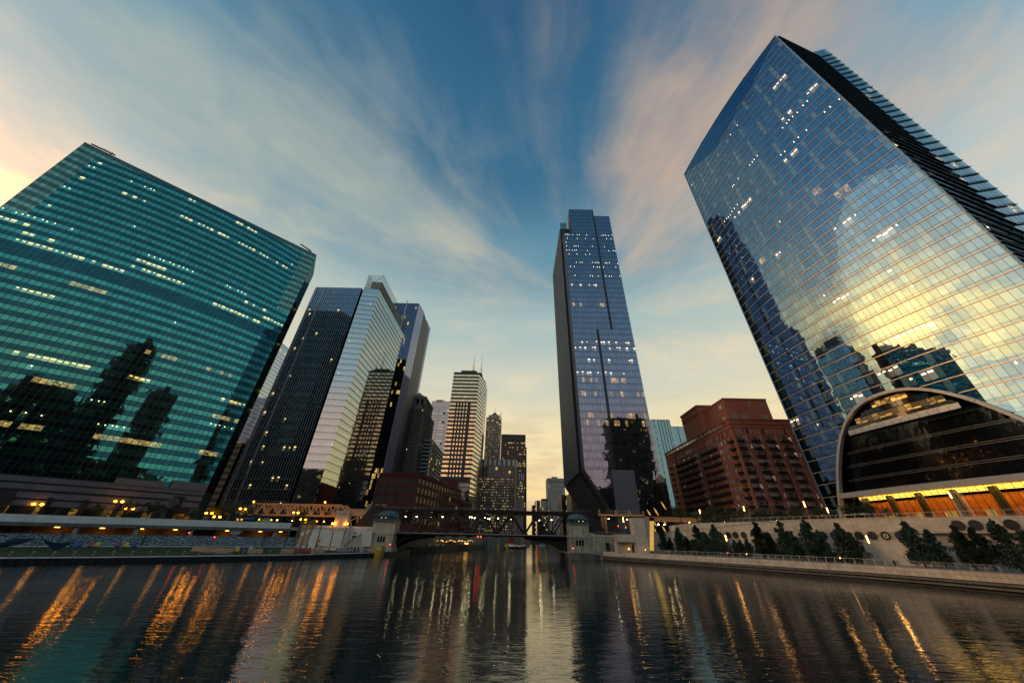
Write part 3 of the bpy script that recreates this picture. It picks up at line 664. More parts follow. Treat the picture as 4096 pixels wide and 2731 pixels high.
# glazed lobby under the right slope, hung with golden blades
lb = MB()
for i in range(9): lb.box(60.4 + i * 1.7 - lo.x, 174 - lo.y, 0, 60.5 + i * 1.7 - lo.x, 174.1 - lo.y, 26)
for z in (5, 10, 15, 20): lb.box(60 - lo.x, 174 - lo.y, z, 76 - lo.x, 174.1 - lo.y, z + .08)
lb.build('lobby_frame', DARK, piv)
lg = MB(); lg.poly([P1(60.2, 174.2, 8), P1(76, 174.2, 8), P1(76, 174.2, 33), P1(73, 174.2, 36), P1(60.2, 174.2, 15)]); lg.build('lobby_glass', glass('lobby_dark', (.10, .11, .10), .5, .03, .1), piv)
bl = MB()
for k, (x, z, l) in enumerate(((62.2, 15.5, 3.4), (63.4, 12.6, 2.6), (64.8, 17.5, 4.2), (66.3, 14.0, 4.6), (68.2, 18.4, 4.0), (69.4, 16.0, 4.6), (71.0, 14.6, 4.2), (72.3, 21.0, 4.4), (70.4, 11.2, 3.0), (66.0, 10.8, 2.2))):
    c = Vector(P1(x, 173.9, z)); dr = Vector((.48, 0, -.88)); sd_ = Vector((.88, 0, .48)); w_ = .38
    bl.poly([c - dr * l * .5, c + sd_ * w_ - dr * l * .1, c + dr * l * .5, c - sd_ * w_ + dr * l * .1]); bl.poly([c - dr * l * .5 + Vector((.1, -.12, 0)), c + sd_ * .1 - dr * l * .1 + Vector((.1, -.12, 0)), c + dr * l * .5, c - sd_ * w_ + dr * l * .1])
bl.build('golden_blade', glow('gold_blade_glow', (1.0, .55, .10), .75), piv)  # reflective blades, no lamps; their golden shine is painted in as emission
# ================================================================ BIG BLUE TOWER WITH THE ARCH
RA, RB = (113.1, 130.0), (125.9, 58.0)
re_ = Vector((RB[0] - RA[0], RB[1] - RA[1], 0)); RL = re_.length; re_.normalize(); rn = Vector((re_.y, -re_.x, 0))
def rarc(u, off=0.0, s=4.0):
    p = Vector((*RA, 0)) + re_ * (u * RL) + rn * (s * 4 * u * (1 - u) + off); return (p.x, p.y)
def interp(x, tab):
    for (a, b), (c, d_) in zip(tab, tab[1:]):
        if x <= c: return b + (d_ - b) * (x - a) / (c - a)
    return tab[-1][1]
def rtop(u): return interp(u, [(0, 223), (.1, 216.5), (.2, 211), (.3, 206), (.39, 203), (.5, 205), (.61, 207.5), (.75, 210), (.83, 213.5), (.96, 220), (1, 223)])
AZ0, AH, AU, AW = 12.4, 34.6, .485, .425
def arch_z(u):
    q = (u - AU) / AW; return AZ0 + AH * (1 - abs(q) ** 2.3) if abs(q) < 1 else -1
rp = thing('office_tower', 'tall blue glass tower with gold-tinted floor fins and an arched glass base', 'tower', (135, 95, 12)); lo = rp.location
ru = [i / 48 for i in range(49)]; rcols = [rarc(u) for u in ru]
b = MB(); N48 = [rarc(u, -.12) for u in ru]
for i in range(48):
    u = (ru[i] + ru[i + 1]) / 2; zt = rtop(u); zb = max(arch_z(u) + .2, 12.0) if arch_z(u) > 0 else 12.0
    a, c = Vector((*N48[i], 0)) - lo, Vector((*N48[i + 1], 0)) - lo; a.z = c.z = 0
    ta, tcn = rtop(ru[i]) - 12, rtop(ru[i + 1]) - 12
    b.poly([a + UP * (zb - 12), c + UP * (zb - 12), c + UP * tcn, a + UP * ta])
    ai, ci = a - rn * 6, c - rn * 6
    b.poly([a + UP * ta, c + UP * tcn, ci + UP * tcn, ai + UP * ta])
sc2 = [rarc(u, -.35, 0) for u in (0, 1)]
body = shift([sc2[0], sc2[1], (152.4, 65.7), (158, 64.2), (176, 100), (165, 150), (137, 150)], lo)
b.prism(body, 34, 195)
for (p, q, zt) in ((body[1], body[2], 209), (body[2], body[3], 216), (body[3], body[4], 216), (body[6], body[0], 211), (body[4], body[5], 211), (body[5], body[6], 211)): b.poly([(*p, 0), (*q, 0), (*q, zt), (*p, zt)])
b.build('core_wall', matte('blue_core', (.008, .02, .04), .4, .2), rp)
BG = dict(a=glass('blue_vision', (.17, .335, .51), .80, .012, .12, .025, .22), b=glass('blue_spandrel', (.135, .29, .46), .80, .015, .10, .025, .22), p=glass('blue_blind', (.22, .40, .54), .62, .03, .1, .03, .25, dark=(.20, .34, .38)),
          d=glass('blue_lit_dot', (.17, .335, .51), .74, .015, .1, .025, .22, 'dots', (1, .85, .6), 3.5), l=glass('blue_lit_bar', (.17, .335, .51), .72, .015, .1, .025, .22, 'bars', (1, .80, .5), 2.6), g=glass('blue_lit_room', (.2, .35, .5), .6, .02, .1, .04, .22, 'full', (1, .68, .34), .8))
FH = 4.15; rrow = []; z = 12.6
while z < 222: rrow += [z, z + .95]; z += FH
rlit = {2 * k + 1: v for k, v in ((44, ('d', .14)), (43, ('l', .18)), (41, ('d', .18)), (38, ('l', .25)), (37, ('d', .18)), (34, ('d', .25)), (33, ('l', .15)), (27, ('g', .38)), (25, ('g', .34)), (24, ('l', .16)), (22, ('l', .1)), (19, ('l', .14)), (16, ('l', .12)), (13, ('d', .2)), (11, ('l', .2)), (9, ('l', .2)), (8, ('l', .2)), (7, ('d', .1)))}
rruns = {}
def rk(i, j):
    if j % 2 == 0: return 'b'
    r = random.random(); k = rlit.get(j)
    if k:
        q = (j, i // 4)
        if q not in rruns: rruns[q] = random.random() < k[1] * 1.3
        if rruns[q] and r < .7 and (k[0] != 'g' or 12 < i < 40): return k[0]
    if i % 5 == 2 and r < .55: return 'p'
    return 'd' if r < .003 else 'a'
def rskip(i, j):
    zz = rrow[j + 1] if j + 1 < len(rrow) else 999
    return zz > min(rtop(ru[i]), rtop(ru[i + 1])) or rrow[j] < max(arch_z(ru[i]), arch_z(ru[i + 1]), -1) + .1
facade(rp, rcols, rrow, BG, rk, (.035, .03), .05, .0016, 300, skip=rskip)
tip = MB()   # cut panes under the sloping top edge
for i in range(48):
    for j in range(len(rrow) - 1):
        if rrow[j + 1] > min(rtop(ru[i]), rtop(ru[i + 1])) and rrow[j] < max(rtop(ru[i]), rtop(ru[i + 1])) - .05:
            a, c = Vector((*rarc(ru[i], .05), 0)) - lo, Vector((*rarc(ru[i + 1], .05), 0)) - lo; a.z = c.z = 0
            za, zc_ = min(rrow[j + 1], rtop(ru[i])), min(rrow[j + 1], rtop(ru[i + 1])); zl = rrow[j]
            if za <= zl and zc_ <= zl: continue
            tip.poly([a + UP * (zl - 12), c + UP * (zl - 12), c + UP * (max(zc_, zl + .01) - 12), a + UP * (max(za, zl + .01) - 12)], j % 2)
    if arch_z(ru[i]) > 0 or arch_z(ru[i + 1]) > 0:
        for j in range(len(rrow) - 1):
            zl0, zl1 = arch_z(ru[i]), arch_z(ru[i + 1])
            if rrow[j] < max(zl0, zl1) + .1 and rrow[j + 1] > min(zl0, zl1):
                a, c = Vector((*rarc(ru[i], .05), 0)) - lo, Vector((*rarc(ru[i + 1], .05), 0)) - lo; a.z = c.z = 0
                la, lc = min(max(rrow[j], zl0), rrow[j + 1] - .01), min(max(rrow[j], zl1), rrow[j + 1] - .01)
                tip.poly([a + UP * (la - 12), c + UP * (lc - 12), c + UP * (rrow[j + 1] - 12), a + UP * (rrow[j + 1] - 12)], 1 - j % 2)
tip.build('cut_pane', [BG['b'], BG['a']], rp, kind='stuff')
FIN = matte('glow_tinted_fin', (.72, .58, .40), .32, .06, 1, metal=.55)  # gold tint stands in for the eastern glow the fins mirror
for j in range(0, len(rrow), 2):
    zz = rrow[j]; f = MB()
    for i in range(48):
        u0, u1 = ru[i], ru[i + 1]
        if zz > min(rtop(u0), rtop(u1)) or zz < max(arch_z(u0), arch_z(u1)) + .3: continue
        a, c = Vector((*rarc(u0, .08), zz)) - lo, Vector((*rarc(u1, .08), zz)) - lo; dd = Vector((*rarc(u0, .26), zz)) - lo, Vector((*rarc(u1, .26), zz)) - lo
        for k0, k1 in (((a, -.10), (c, -.10)),):
            A0, A1, B0, B1 = a - UP * .1, c - UP * .1, dd[0] - UP * .1, dd[1] - UP * .1; h = UP * .2
            f.poly([B0, B1, B1 + h, B0 + h]); f.poly([A0, A1, B1, B0]); f.poly([A0 + h, B0 + h, B1 + h, A1 + h])
    if f.f: f.build('fin', FIN, rp)
# flat screen wall above the curved front
SCR = dict(a=glass('screen_blue', (.10, .24, .42), .78, .02, .08), b=glass('screen_band', (.07, .19, .34), .78, .02, .08))
scp = [rarc(i / 24, -.2, 0) for i in range(25)]
def scrtop(i): u = (i + .5) / 24; return 223 + 4.0 * 4 * u * (1 - u)
for i in range(24): pass
facade(rp, scp, lin(198, 226.6, 14), SCR, lambda i, j: None if lin(198, 226.6, 14)[j + 1] > scrtop(i) + .6 else 'ab'[j % 2], (.04, .04), .05, .001, rest='screen_pane')
sb = MB()
for i in range(24):
    a, c = Vector((*scp[i], 0)) - lo, Vector((*scp[i + 1], 0)) - lo; a.z = c.z = 0
    u0, u1 = i / 24, (i + 1) / 24; z0_, z1_ = 223 + 16 * u0 * (1 - u0), 223 + 16 * u1 * (1 - u1)
    sb.poly([a + UP * 180, c + UP * 180, c + UP * (z1_ - 12.1), a + UP * (z0_ - 12.1)]); sb.bar(a + UP * (z0_ - 12), c + UP * (z1_ - 12), .3, .25)
    e0, e1 = Vector((*rarc(u0, .02), rtop(u0))) - lo, Vector((*rarc(u1, .02), rtop(u1))) - lo; sb.bar(e0, e1, .3, .22)
sb.build('screen_wall', matte('screen_core', (.02, .05, .09), .35, .1), rp)
eg = MB()
for (x_, y_) in (RA, RB): eg.bar(Vector((x_, y_, 12.2)) - lo, Vector((x_, y_, 223)) - lo, .45, .45)
eg.build('corner_post', matte('corner_metal', (.16, .28, .38), .35, .1, metal=.5), rp)
# dark return wall and the slab behind it
RW = dict(a=glass('return_vision', (.16, .30, .36), .66, .02, .12, .03, .3), b=glass('return_band', (.02, .04, .06), .6, .05, .1), l=glass('return_lit', (.1, .2, .25), .5, .03, .1, lit='bars', lit_col=(1, .85, .6), lit_s=3))
SW = dict(a=glass('flank_vision', (.34, .46, .54), .72, .02, .1, .03, .3), b=glass('flank_band', (.16, .24, .32), .7, .03, .1), l=glass('flank_lit', (.3, .4, .5), .6, .03, .1, lit='full', lit_col=(1, .8, .5), lit_s=1.2), p=glass('flank_blind', (.40, .60, .62), .6, .03, .1, dark=(.22, .36, .36)))
wr = [q for q in rrow]
facade(rp, linp(RB, (152.4, 65.5), 17), [z for z in wr if z < 221], RW, lambda i, j: 'b' if j % 2 == 0 else ('l' if random.random() < .012 else 'a'), (.05, .04), .05, .001)
facade(rp, linp((152.4, 65.5), (158, 64), 5), [z for z in wr] + [227.5], SW, lambda i, j: 'b' if j % 2 == 0 else ('p' if i == 4 else ('l' if random.random() < .05 else 'a')), (.04, .04), .05, .001, 60, name='flank_pane', rest='small_flank_pane')
facade(rp, linp((158, 64), (176, 100), 20), [z for z in wr] + [227.5], SW, lambda i, j: 'b' if j % 2 == 0 else 'a', (.04, .04), .05, .001, rest='rear_pane')
facade(rp, linp((137, 150), (113.3, 130.2), 18), [z for z in wr if z < 221], SW, lambda i, j: 'b' if j % 2 == 0 else 'a', (.04, .04), .05, .001, rest='rear_pane')
rb = MB()
for z in wr[::2]:
    if z > 222: continue
    a, c = Vector((*RB, z)) - lo, Vector((152.4, 65.5, z)) - lo; nn = Vector((.28, -.96, 0)); rb.bar(a + nn * .5, c + nn * .5, .7, .14)
    rb.bar(Vector((152.4, 65.2, z)) - lo, Vector((158, 63.7, z)) - lo, .3, .12)
rb.build('ledge', matte('dark_ledge', (.03, .045, .06), .4, .2, metal=.4), rp)
# arch: a steel box swept along the curve
AR = matte('arch_steel', (.52, .53, .52), .38, .08, .5, metal=.45)
ah = MB(); M = 44; prev = None
for k in range(M + 1):
    th = math.pi * k / M; q = -math.cos(th); u = AU + AW * q; z = AZ0 - .4 + (AH + .4) * (1 - abs(q) ** 2.3)
    o = Vector((*rarc(u, .9), z)) - lo
    q2 = -math.cos(min(th + .02, math.pi)) if th < math.pi else q; 
    zc2 = AZ0 - .4 + (AH + .4) * (1 - abs(q2) ** 2.3); tdir = Vector((0, 0, 1)) if k in (0, M) else (Vector((*rarc(AU + AW * q2, .9), zc2)) - lo - o).normalized()
    if k == M: tdir = Vector((0, 0, -1))
    side = tdir.cross(rn).normalized()
    ring = [o + rn * .55 + side * .40, o + rn * .55 - side * .40, o - rn * .9 - side * .40, o - rn * .9 + side * .40]
    if prev:
        for s_ in range(4): ah.poly([prev[s_], prev[(s_ + 1) % 4], ring[(s_ + 1) % 4], ring[s_]])
    prev = ring
ah.build('arch', AR, rp)
aj = MB()
for k in range(3, M - 2, 3):
    th = math.pi * k / M; q = -math.cos(th); u = AU + AW * q; z = AZ0 - .4 + (AH + .4) * (1 - abs(q) ** 2.3); o = Vector((*rarc(u, 1.47), z)) - lo
    tz = AH * 2.3 * abs(q) ** 1.3 * (1 if q < 0 else -1) / (AW * RL); tv = (re_ + UP * tz).normalized(); sv_ = tv.cross(rn).normalized(); aj.bar(o - sv_ * .39, o + sv_ * .39, .05, .03, up=rn)
aj.build('arch_seam', DARK, rp)
# balcony, dark leaning glass, pale lip, lit lobby, all under the arch
def uspan(z, inset=.0):
    s_ = AW * max(0.0, 1 - (z - AZ0) / AH) ** (1 / 2.3) - inset; return AU - s_, AU + s_
def strip(mb, z0, o0, z1, o1, n=26, mi=0, inset=.006):
    a0, a1 = uspan(z0, inset); b0, b1 = uspan(z1, inset)
    for i in range(n):
        p = [Vector((*rarc(a0 + (a1 - a0) * i / n, o0), z0)) - lo, Vector((*rarc(a0 + (a1 - a0) * (i + 1) / n, o0), z0)) - lo, Vector((*rarc(b0 + (b1 - b0) * (i + 1) / n, o1), z1)) - lo, Vector((*rarc(b0 + (b1 - b0) * i / n, o1), z1)) - lo]
        mb.poly(p, mi)
ALU = matte('balcony_alu', (.44, .47, .48), .4, .06, .5, metal=.35, piece=.06)
a0, a1 = uspan(40.6, .012)
for i in range(13):
    f = MB(); u0, u1 = a0 + (a1 - a0) * i / 13 + .0006, a0 + (a1 - a0) * (i + 1) / 13 - .0006
    P = [Vector((*rarc(u0, 1.5), 37.7)) - lo, Vector((*rarc(u1, 1.5), 37.7)) - lo, Vector((*rarc(u1, 1.3), 39.2)) - lo, Vector((*rarc(u0, 1.3), 39.2)) - lo]; I_ = [p - rn * .18 for p in P]
    f.poly(P); f.poly([P[3], P[2], I_[2], I_[3]]); f.poly([I_[0], I_[1], P[1], P[0]]); f.build('balcony_panel', ALU, rp)
s_ = MB(); strip(s_, 37.75, -4.5, 37.7, 1.45, 20); s_.build('balcony_soffit', matte('soffit', (.035, .037, .042), .6, .1), rp)
LWM = dict(w=glass('lit_office', (.3, .25, .15), .10, .05, .1, lit='low', lit_col=(1, .50, .08), lit_s=1.3, dark=(.24, .20, .13)), x=glass('lit_office_full', (.3, .25, .15), .10, .05, .1, lit='full', lit_col=(1, .52, .12), lit_s=1.3, dark=(.12, .10, .06)), d=glass('dark_band', (.16, .20, .24), .35, .05, .1))
def under(z0, z1, off, nb, kf, nm):
    c0, c1 = uspan(z1 + .35, .01); facade(rp, [rarc(c0 + (c1 - c0) * i / nb, off) for i in range(nb + 1)], [z0, z1], LWM, lambda i, j: kf(i), (.07, .03), .03, .001, 40, name=nm, rest='small_' + nm)
under(39.25, 42.6, -.5, 13, lambda i: 'x' if i in (0, 3, 8, 11) else 'w', 'balcony_window'); under(42.7, 44.2, -.35, 12, lambda i: 'd', 'dark_panel'); under(44.3, 46.0, -.4, 7, lambda i: 'x' if i in (1, 3) else 'w', 'attic_window')
bk = MB(); strip(bk, 21.45, -4.3, 46.5, -.8, 30); bk.build('recess_wall', BLACK, rp)
gr_ = MB(); strip(gr_, 39.3, 1.25, 40.35, 1.25, 13, inset=.03); gr_.build('balcony_rail', glass('rail_glass', (.4, .4, .4), .12, .03, .1, dark=(.05, .045, .035)), rp)
DGm = glass('lobby_black', (.20, .26, .32), .03, .015, .15, .06, .3, dark=(.004, .005, .006)); zr = lin(21.4, 37.6, 4)
dgl = MB()
for j in range(4):
    for zz0, zz1 in ((zr[j], zr[j] + 2.6), (zr[j] + 2.65, zr[j + 1] - .04)):
        f0, f1 = (zz0 - 21.4) / 16.2, (zz1 - 21.4) / 16.2; A0, A1 = uspan(zz1, .008)
        for i in range(30):
            u0, u1 = A0 + (A1 - A0) * i / 30, A0 + (A1 - A0) * (i + 1) / 30; g_ = .0005; w_ = random.gauss(0, .012)
            dgl.poly([Vector((*rarc(u0 + g_, -2.9 + 1.7 * f0), zz0)) - lo, Vector((*rarc(u1 - g_, -2.9 + 1.7 * f0 + w_), zz0)) - lo, Vector((*rarc(u1 - g_, -2.9 + 1.7 * f1), zz1)) - lo, Vector((*rarc(u0 + g_, -2.9 + 1.7 * f1 + w_), zz1)) - lo])
dgl.build('leaning_pane', DGm, rp)
mm = MB()
for j in range(5):
    for dz_ in (0, .5) if j else (0,):
        zz = zr[j] - dz_; f0 = (zz - 21.4) / 16.2; A0, A1 = uspan(zz, .006)
        for i in range(24):
            u0, u1 = A0 + (A1 - A0) * i / 24, A0 + (A1 - A0) * (i + 1) / 24; mm.bar(Vector((*rarc(u0, -2.84 + 1.7 * f0), zz)) - lo, Vector((*rarc(u1, -2.84 + 1.7 * f0), zz)) - lo, .07, .07)
mm.build('glazing_bar', matte('bar_metal', (.30, .33, .34), .4, .1, metal=.4), rp)
lp_ = MB(); strip(lp_, 19.9, 1.5, 21.35, 1.6, 30); strip(lp_, 19.95, -.2, 19.9, 1.5, 30); strip(lp_, 21.35, 1.6, 21.4, -3.0, 30); lp_.build('lip_beam', matte('lip', (.40, .41, .41), .45, .06, .5, piece=.05), rp)
# lobby inside: timber wall, ceiling coves, columns, clear panes
A0, A1 = uspan(20, .02)
iw = MB(); strip(iw, 12.4, -6.5, 18.4, -6.5, 30); iw.build('lobby_wall', matte('lobby_timber', (.56, .18, .05), .35, .25, .7, piece=.05), rp)
ic = MB(); strip(ic, 19.88, -.2, 19.2, -6.5, 20); ic.build('lobby_ceiling', matte('lobby_ceiling_paint', (.45, .36, .2), .7, .05), rp)
for k in range(4):
    cv = MB(); o = -.9 - k * 1.45; z = 19.62 - k * .17
    strip(cv, z - .02, o - .22, z, o + .22, 24, inset=.05); cv.build('cove_light', glow('cove_%d' % k, (1.0, .60, .10), 10.0, True), rp)
for i in range(7):
    u = A0 + (A1 - A0) * (i + .6) / 7; c = Vector((*rarc(u, -2.2), 12.4)) - lo; c_ = MB()
    c_.obox(c + UP * 3.6, re_ * .75, rn * .4, UP * 3.6); c_.build('lobby_column', matte('lobby_pier', (.10, .095, .075), .6, .15) if i == 0 else MATS['lobby_pier'], rp)
dr = MB()
for i in range(6):
    u = A0 + (A1 - A0) * (i + .95) / 7; c = Vector((*rarc(u, -6.2), 13.6)) - lo; dr.obox(c, re_ * .9, rn * .1, UP * 1.2)
dr.build('lobby_door', glow('door_glow', (1, .62, .12), .55), rp)
fb = MB()
for i in range(36):
    u = A0 + (A1 - A0) * i / 35; fb.bar(Vector((*rarc(u, .12), 12.4)) - lo, Vector((*rarc(u, .35), 19.9)) - lo, .07, .12)
for z in (15.0, 17.6):
    for i in range(20): fb.bar(Vector((*rarc(A0 + (A1 - A0) * i / 20, .2), z)) - lo, Vector((*rarc(A0 + (A1 - A0) * (i + 1) / 20, .2), z)) - lo, .05, .06)
fb.build('lobby_frame', BLACK, rp)
CLR, t = newmat('clear_glass'); tr = t.n('ShaderNodeBsdfTransparent'); tr.inputs[0].default_value = (.82, .80, .76, 1); gs = t.n('ShaderNodeBsdfGlossy'); gs.inputs['Roughness'].default_value = .02
fr = t.n('ShaderNodeFresnel'); fr.inputs[0].default_value = 1.45; mx = t.n('ShaderNodeMixShader'); t.link(fr.outputs[0], mx.inputs[0]); t.link(tr.outputs[0], mx.inputs[1]); t.link(gs.outputs[0], mx.inputs[2]); finish(t, mx.outputs[0])
facade(rp, [rarc(A0 + (A1 - A0) * i / 35, .1) for i in range(36)], [12.5, 15.0, 17.6, 19.85], dict(a=CLR), lambda i, j: 'a', (.03, .03), 0.02, 0.001, 105, name='lobby_pane', rest='small_lobby_pane')
cp_ = MB(); c0, c1 = Vector((*rarc(.10, .4), 15.0)) - lo, Vector((*rarc(.20, .4), 15.0)) - lo; cp_.obox((c0 + c1) / 2 + rn * .9, (c1 - c0) / 2, rn * 1.0, UP * .28); cp_.build('entrance_canopy', ALU, rp)
def text(body, name, parent, loc, ex, up, size, mat, depth=.02):
    cu = bpy.data.curves.new(name + '_outline', 'FONT'); cu.body = body; cu.size = size; cu.extrude = depth; cu.resolution_u = 3; cu.align_x = 'CENTER'; cu.align_y = 'CENTER'; cu.materials.append(mat)
    fo = bpy.data.objects.new(name + '_outline', cu); me = bpy.data.meshes.new_from_object(fo); me.name = name; bpy.data.objects.remove(fo)
    o = bpy.data.objects.new(name, me); C.objects.link(o); adopt(o, parent)
    ex = Vector(ex).normalized(); up = Vector(up).normalized(); nz = ex.cross(up)
    o.matrix_basis = Matrix(((ex.x, up.x, nz.x, loc[0]), (ex.y, up.y, nz.y, loc[1]), (ex.z, up.z, nz.z, loc[2]), (0, 0, 0, 1))); return o
text('444 WEST LAKE STREET', 'lettering', rp, (c0 + c1) / 2 + rn * 1.93, re_, UP, .42, DARK)
# ================================================================ BRICK WAREHOUSE FLATS
bk_ = thing('brick_warehouse', 'red brick warehouse flats with dark balconies left of the big blue tower', 'apartment building', (125, 200, 8)); lo = bk_.location
BRK = matte('red_brick', (.38, .135, .082), .85, .16, .8, bump=.2, bscale=14, streak=.18); BRK2 = matte('red_brick_trim', (.42, .15, .092), .85, .12, .9, streak=.1)
X0, Y0, X1, Y1, ZT = 111.3, 164.8, 150, 247, 62.0
b = MB(); b.prism(shift([(X0, Y0), (X1, Y0), (X1, Y1), (X0, Y1)], lo), 0, ZT - 8)
for z in (57.0, 58.9, 61.3): b.box(X0 - .35 - lo.x, Y0 - .35 - lo.y, z - 8, X1 - lo.x, Y0 - lo.y, z - 7.6); b.box(X0 - .35 - lo.x, Y0 - lo.y, z - 8, X0 - lo.x, Y1 - lo.y, z - 7.6)
b.build('wall', BRK, bk_)
pen = MB(); pen.prism(shift([(116.8, 172), (141, 172), (141, 196), (116.8, 196)], lo), ZT - 8, 75.6 - 8); pen.box(116.5 - lo.x, 171.7 - lo.y, 67.2, 141.2 - lo.x, 196 - lo.y, 68.0); pen.build('penthouse', BRK2, bk_)
twr = MB(); twr.prism(shift([(113.6, 194), (130, 194), (130, 216), (113.6, 216)], lo), ZT - 8, 79.6 - 8); twr.box(113.2 - lo.x, 193.6 - lo.y, 70.6, 130.4 - lo.x, 216.4 - lo.y, 71.8); twr.box(113.3 - lo.x, 193.7 - lo.y, 66.0, 130.3 - lo.x, 216.3 - lo.y, 66.5)
for k in range(22): twr.box(113.3 - lo.x, 194.2 + k - lo.y, 67.2, 113.6 - lo.x, 194.75 + k - lo.y, 69.6)
for k in range(16): twr.box(113.9 + k - lo.x, 193.7 - lo.y, 67.2, 114.45 + k - lo.x, 194 - lo.y, 69.6)
twr.build('rooftop_tower', BRK2, bk_)
WFR = matte('window_frame_paint', (.42, .43, .42), .6, .1); PN = [glass('flat_window', (.62, .70, .74), .3, .03, .4, .02, .8, dark=(.40, .44, .44)), glass('flat_window_lit', (.4, .4, .36), .25, .03, .3, lit='full', lit_col=(.95, .86, .58), lit_s=.75), glass('flat_window_dark', (.3, .34, .38), .18, .03, .3)]
def win_proto(w, h, tag_):
    out = []
    for k in range(3):
        f = MB(); f.box(-w / 2, -.10, 0, -w / 2 + .09, 0, h); f.box(w / 2 - .09, -.10, 0, w / 2, 0, h); f.box(-w / 2 + .09, -.10, 0, w / 2 - .09, 0, .1); f.box(-w / 2 + .09, -.10, h - .08, w / 2 - .09, 0, h); f.box(-w / 2 + .09, -.12, h * .5 - .05, w / 2 - .09, 0, h * .5 + .05)
        if w > 2:
            for q in (-.22, .22): f.box(w * q - .04, -.11, .1, w * q + .04, 0, h - .08)
        p = MB(); p.poly([(-w / 2 + .05, -.05, .05), (w / 2 - .05, -.05, .05), (w / 2 - .05, -.05, h - .05), (-w / 2 + .05, -.05, h - .05)])
        out.append((p.mesh('window_pane', [PN[k]]), f.mesh('frame', [WFR])))
    return out
WP = {w: win_proto(w, h, w) for w, h in ((1.25, 2.0), (2.6, 2.3), (.8, 2.0), (2.9, 2.4))}
nwin = [0]
def window(parent, x, y, z, rot, w, kk=None):
    nwin[0] += 1; k = kk if kk is not None else random.choices((0, 1, 2), (.42, .13, .45))[0]; pm, fm = WP[w][k]
    o = bpy.data.objects.new('window', pm); C.objects.link(o); adopt(o, parent); o.location = (x - lo.x, y - lo.y, z - lo.z); o.rotation_euler = (0, 0, rot)
    f = bpy.data.objects.new('frame', fm); C.objects.link(f); adopt(f, o)
def balc(w):
    b = MB(); b.box(-w / 2, -1.5, 0, w / 2, 0, .14)
    for x in lin(-w / 2, w / 2, max(6, int(w / .3))): b.box(x - .03, -1.5, .14, x + .03, -1.44, 1.15)
    b.box(-w / 2, -1.52, 1.1, w / 2, -1.42, 1.2); b.box(-w / 2, -1.49, .2, w / 2, -1.47, .95)
    for s_ in (-1, 1):
        b.box(s_ * w / 2 - .03, -1.5, 1.1, s_ * w / 2 + .03, 0, 1.2); b.box(s_ * w / 2 - .03, -1.5, .2, s_ * w / 2 + .01, 0, .95)
    b.box(-w / 2 + .3, -.7, .14, -w / 2 + .9, -.2, .9); return b.mesh('balcony', [matte('balcony_black', (.013, .012, .014), .6, .2) if 'balcony_black' not in MATS else MATS['balcony_black']])
BM = {w: balc(w) for w in (3.4, 3.0, 6.4)}
def balcony(x, y, z, rot, w):
    o = bpy.data.objects.new('balcony', BM[w]); C.objects.link(o); adopt(o, bk_); o.location = (x - lo.x, y - lo.y, z - lo.z); o.rotation_euler = (0, 0, rot)
FLO = [12.6 + 3.72 * k for k in range(11)]
for fz in FLO[::-1]:
    for bx in (113.0, 120.6, 128.2, 135.8):      # front towards the viewer
        window(bk_, bx + .6, Y0 - .02, fz + .5, 0, 2.6, random.choice((0, 2, 2))); balcony(bx + .6, Y0 - .02, fz, 0, 3.4)
        for dx_ in (3.55, 5.3): window(bk_, bx + dx_, Y0 - .02, fz + .7, 0, 1.25)
    for yb, kinds in ((167.2, 'B'), (171.4, 'w'), (173.2, 'w'), (176.4, 'n'), (177.7, 'n'), (179.0, 'n'), (183.5, 'C'), (190.5, 'C'), (197.0, 'B'), (203.5, 'n'), (204.8, 'n'), (208.5, 'C'), (215.5, 'C'), (222.5, 'C'), (229.5, 'C'), (235.2, 'n'), (236.5, 'n'), (241.5, 'B')):
        if kinds == 'B': window(bk_, X0 - .02, yb, fz + .5, -math.pi / 2, 2.6, 2); balcony(X0 - .02, yb, fz, -math.pi / 2, 3.0)
        elif kinds == 'C':
            balcony(X0 - .02, yb, fz, -math.pi / 2, 6.4)
            if nwin[0] < 292: window(bk_, X0 - .02, yb - 1.2, fz + .5, -math.pi / 2, 1.25); 
        else: window(bk_, X0 - .02, yb, fz + .7, -math.pi / 2, 1.25 if kinds == 'w' else .8)
def pbox(*a):
    q = MB(); q.box(*a); q.build('pilaster', BRK2, bk_)
for x in (117.75, 125.35, 132.95, 140.5): pbox(x - .45 - lo.x, Y0 - .42 - lo.y, 4, x + .45 - lo.x, Y0 - lo.y, 48.4)
pbox(X0 - .42 - lo.x, Y0 - .42 - lo.y, 4, X0 + .6 - lo.x, Y0 - lo.y, 48.6)
for y in (169.6, 175.1, 180.2, 194.8, 200.2, 206.2, 233.4, 238.4): pbox(X0 - .4 - lo.x, y - .4 - lo.y, 4, X0 - lo.x, y + .4 - lo.y, 48.4)
ar = MB()     # arcade of narrow arched windows under the cornice
for k in range(22):
    x = 113.0 + 1.62 * k; ar.box(x - lo.x, Y0 - .3 - lo.y, 45.6, x + .5 - lo.x, Y0 - lo.y, 48.9)
for k in range(50):
    y = Y0 + 1.0 + 1.62 * k; ar.box(X0 - .3 - lo.x, y - lo.y, 45.6, X0 - lo.x, y + .5 - lo.y, 48.9)
ar.build('arcade_pier', BRK2, bk_)
apn = dict(a=PN[0], b=PN[2])
facade(bk_, [(113.5 + 1.62 * k, Y0) for k in range(22)], [53.9, 56.6], apn, lambda i, j: 'ab'[random.random() < .4], (.25, 0), .04, .002, 22, name='arched_window', rest='small_arched_window')
facade(bk_, [(X0, Y1 - 1.62 * k) for k in range(50)], [53.9, 56.6], apn, lambda i, j: 'ab'[random.random() < .4], (.25, 0), .04, .002, 30, name='arched_window', rest='small_arched_window')
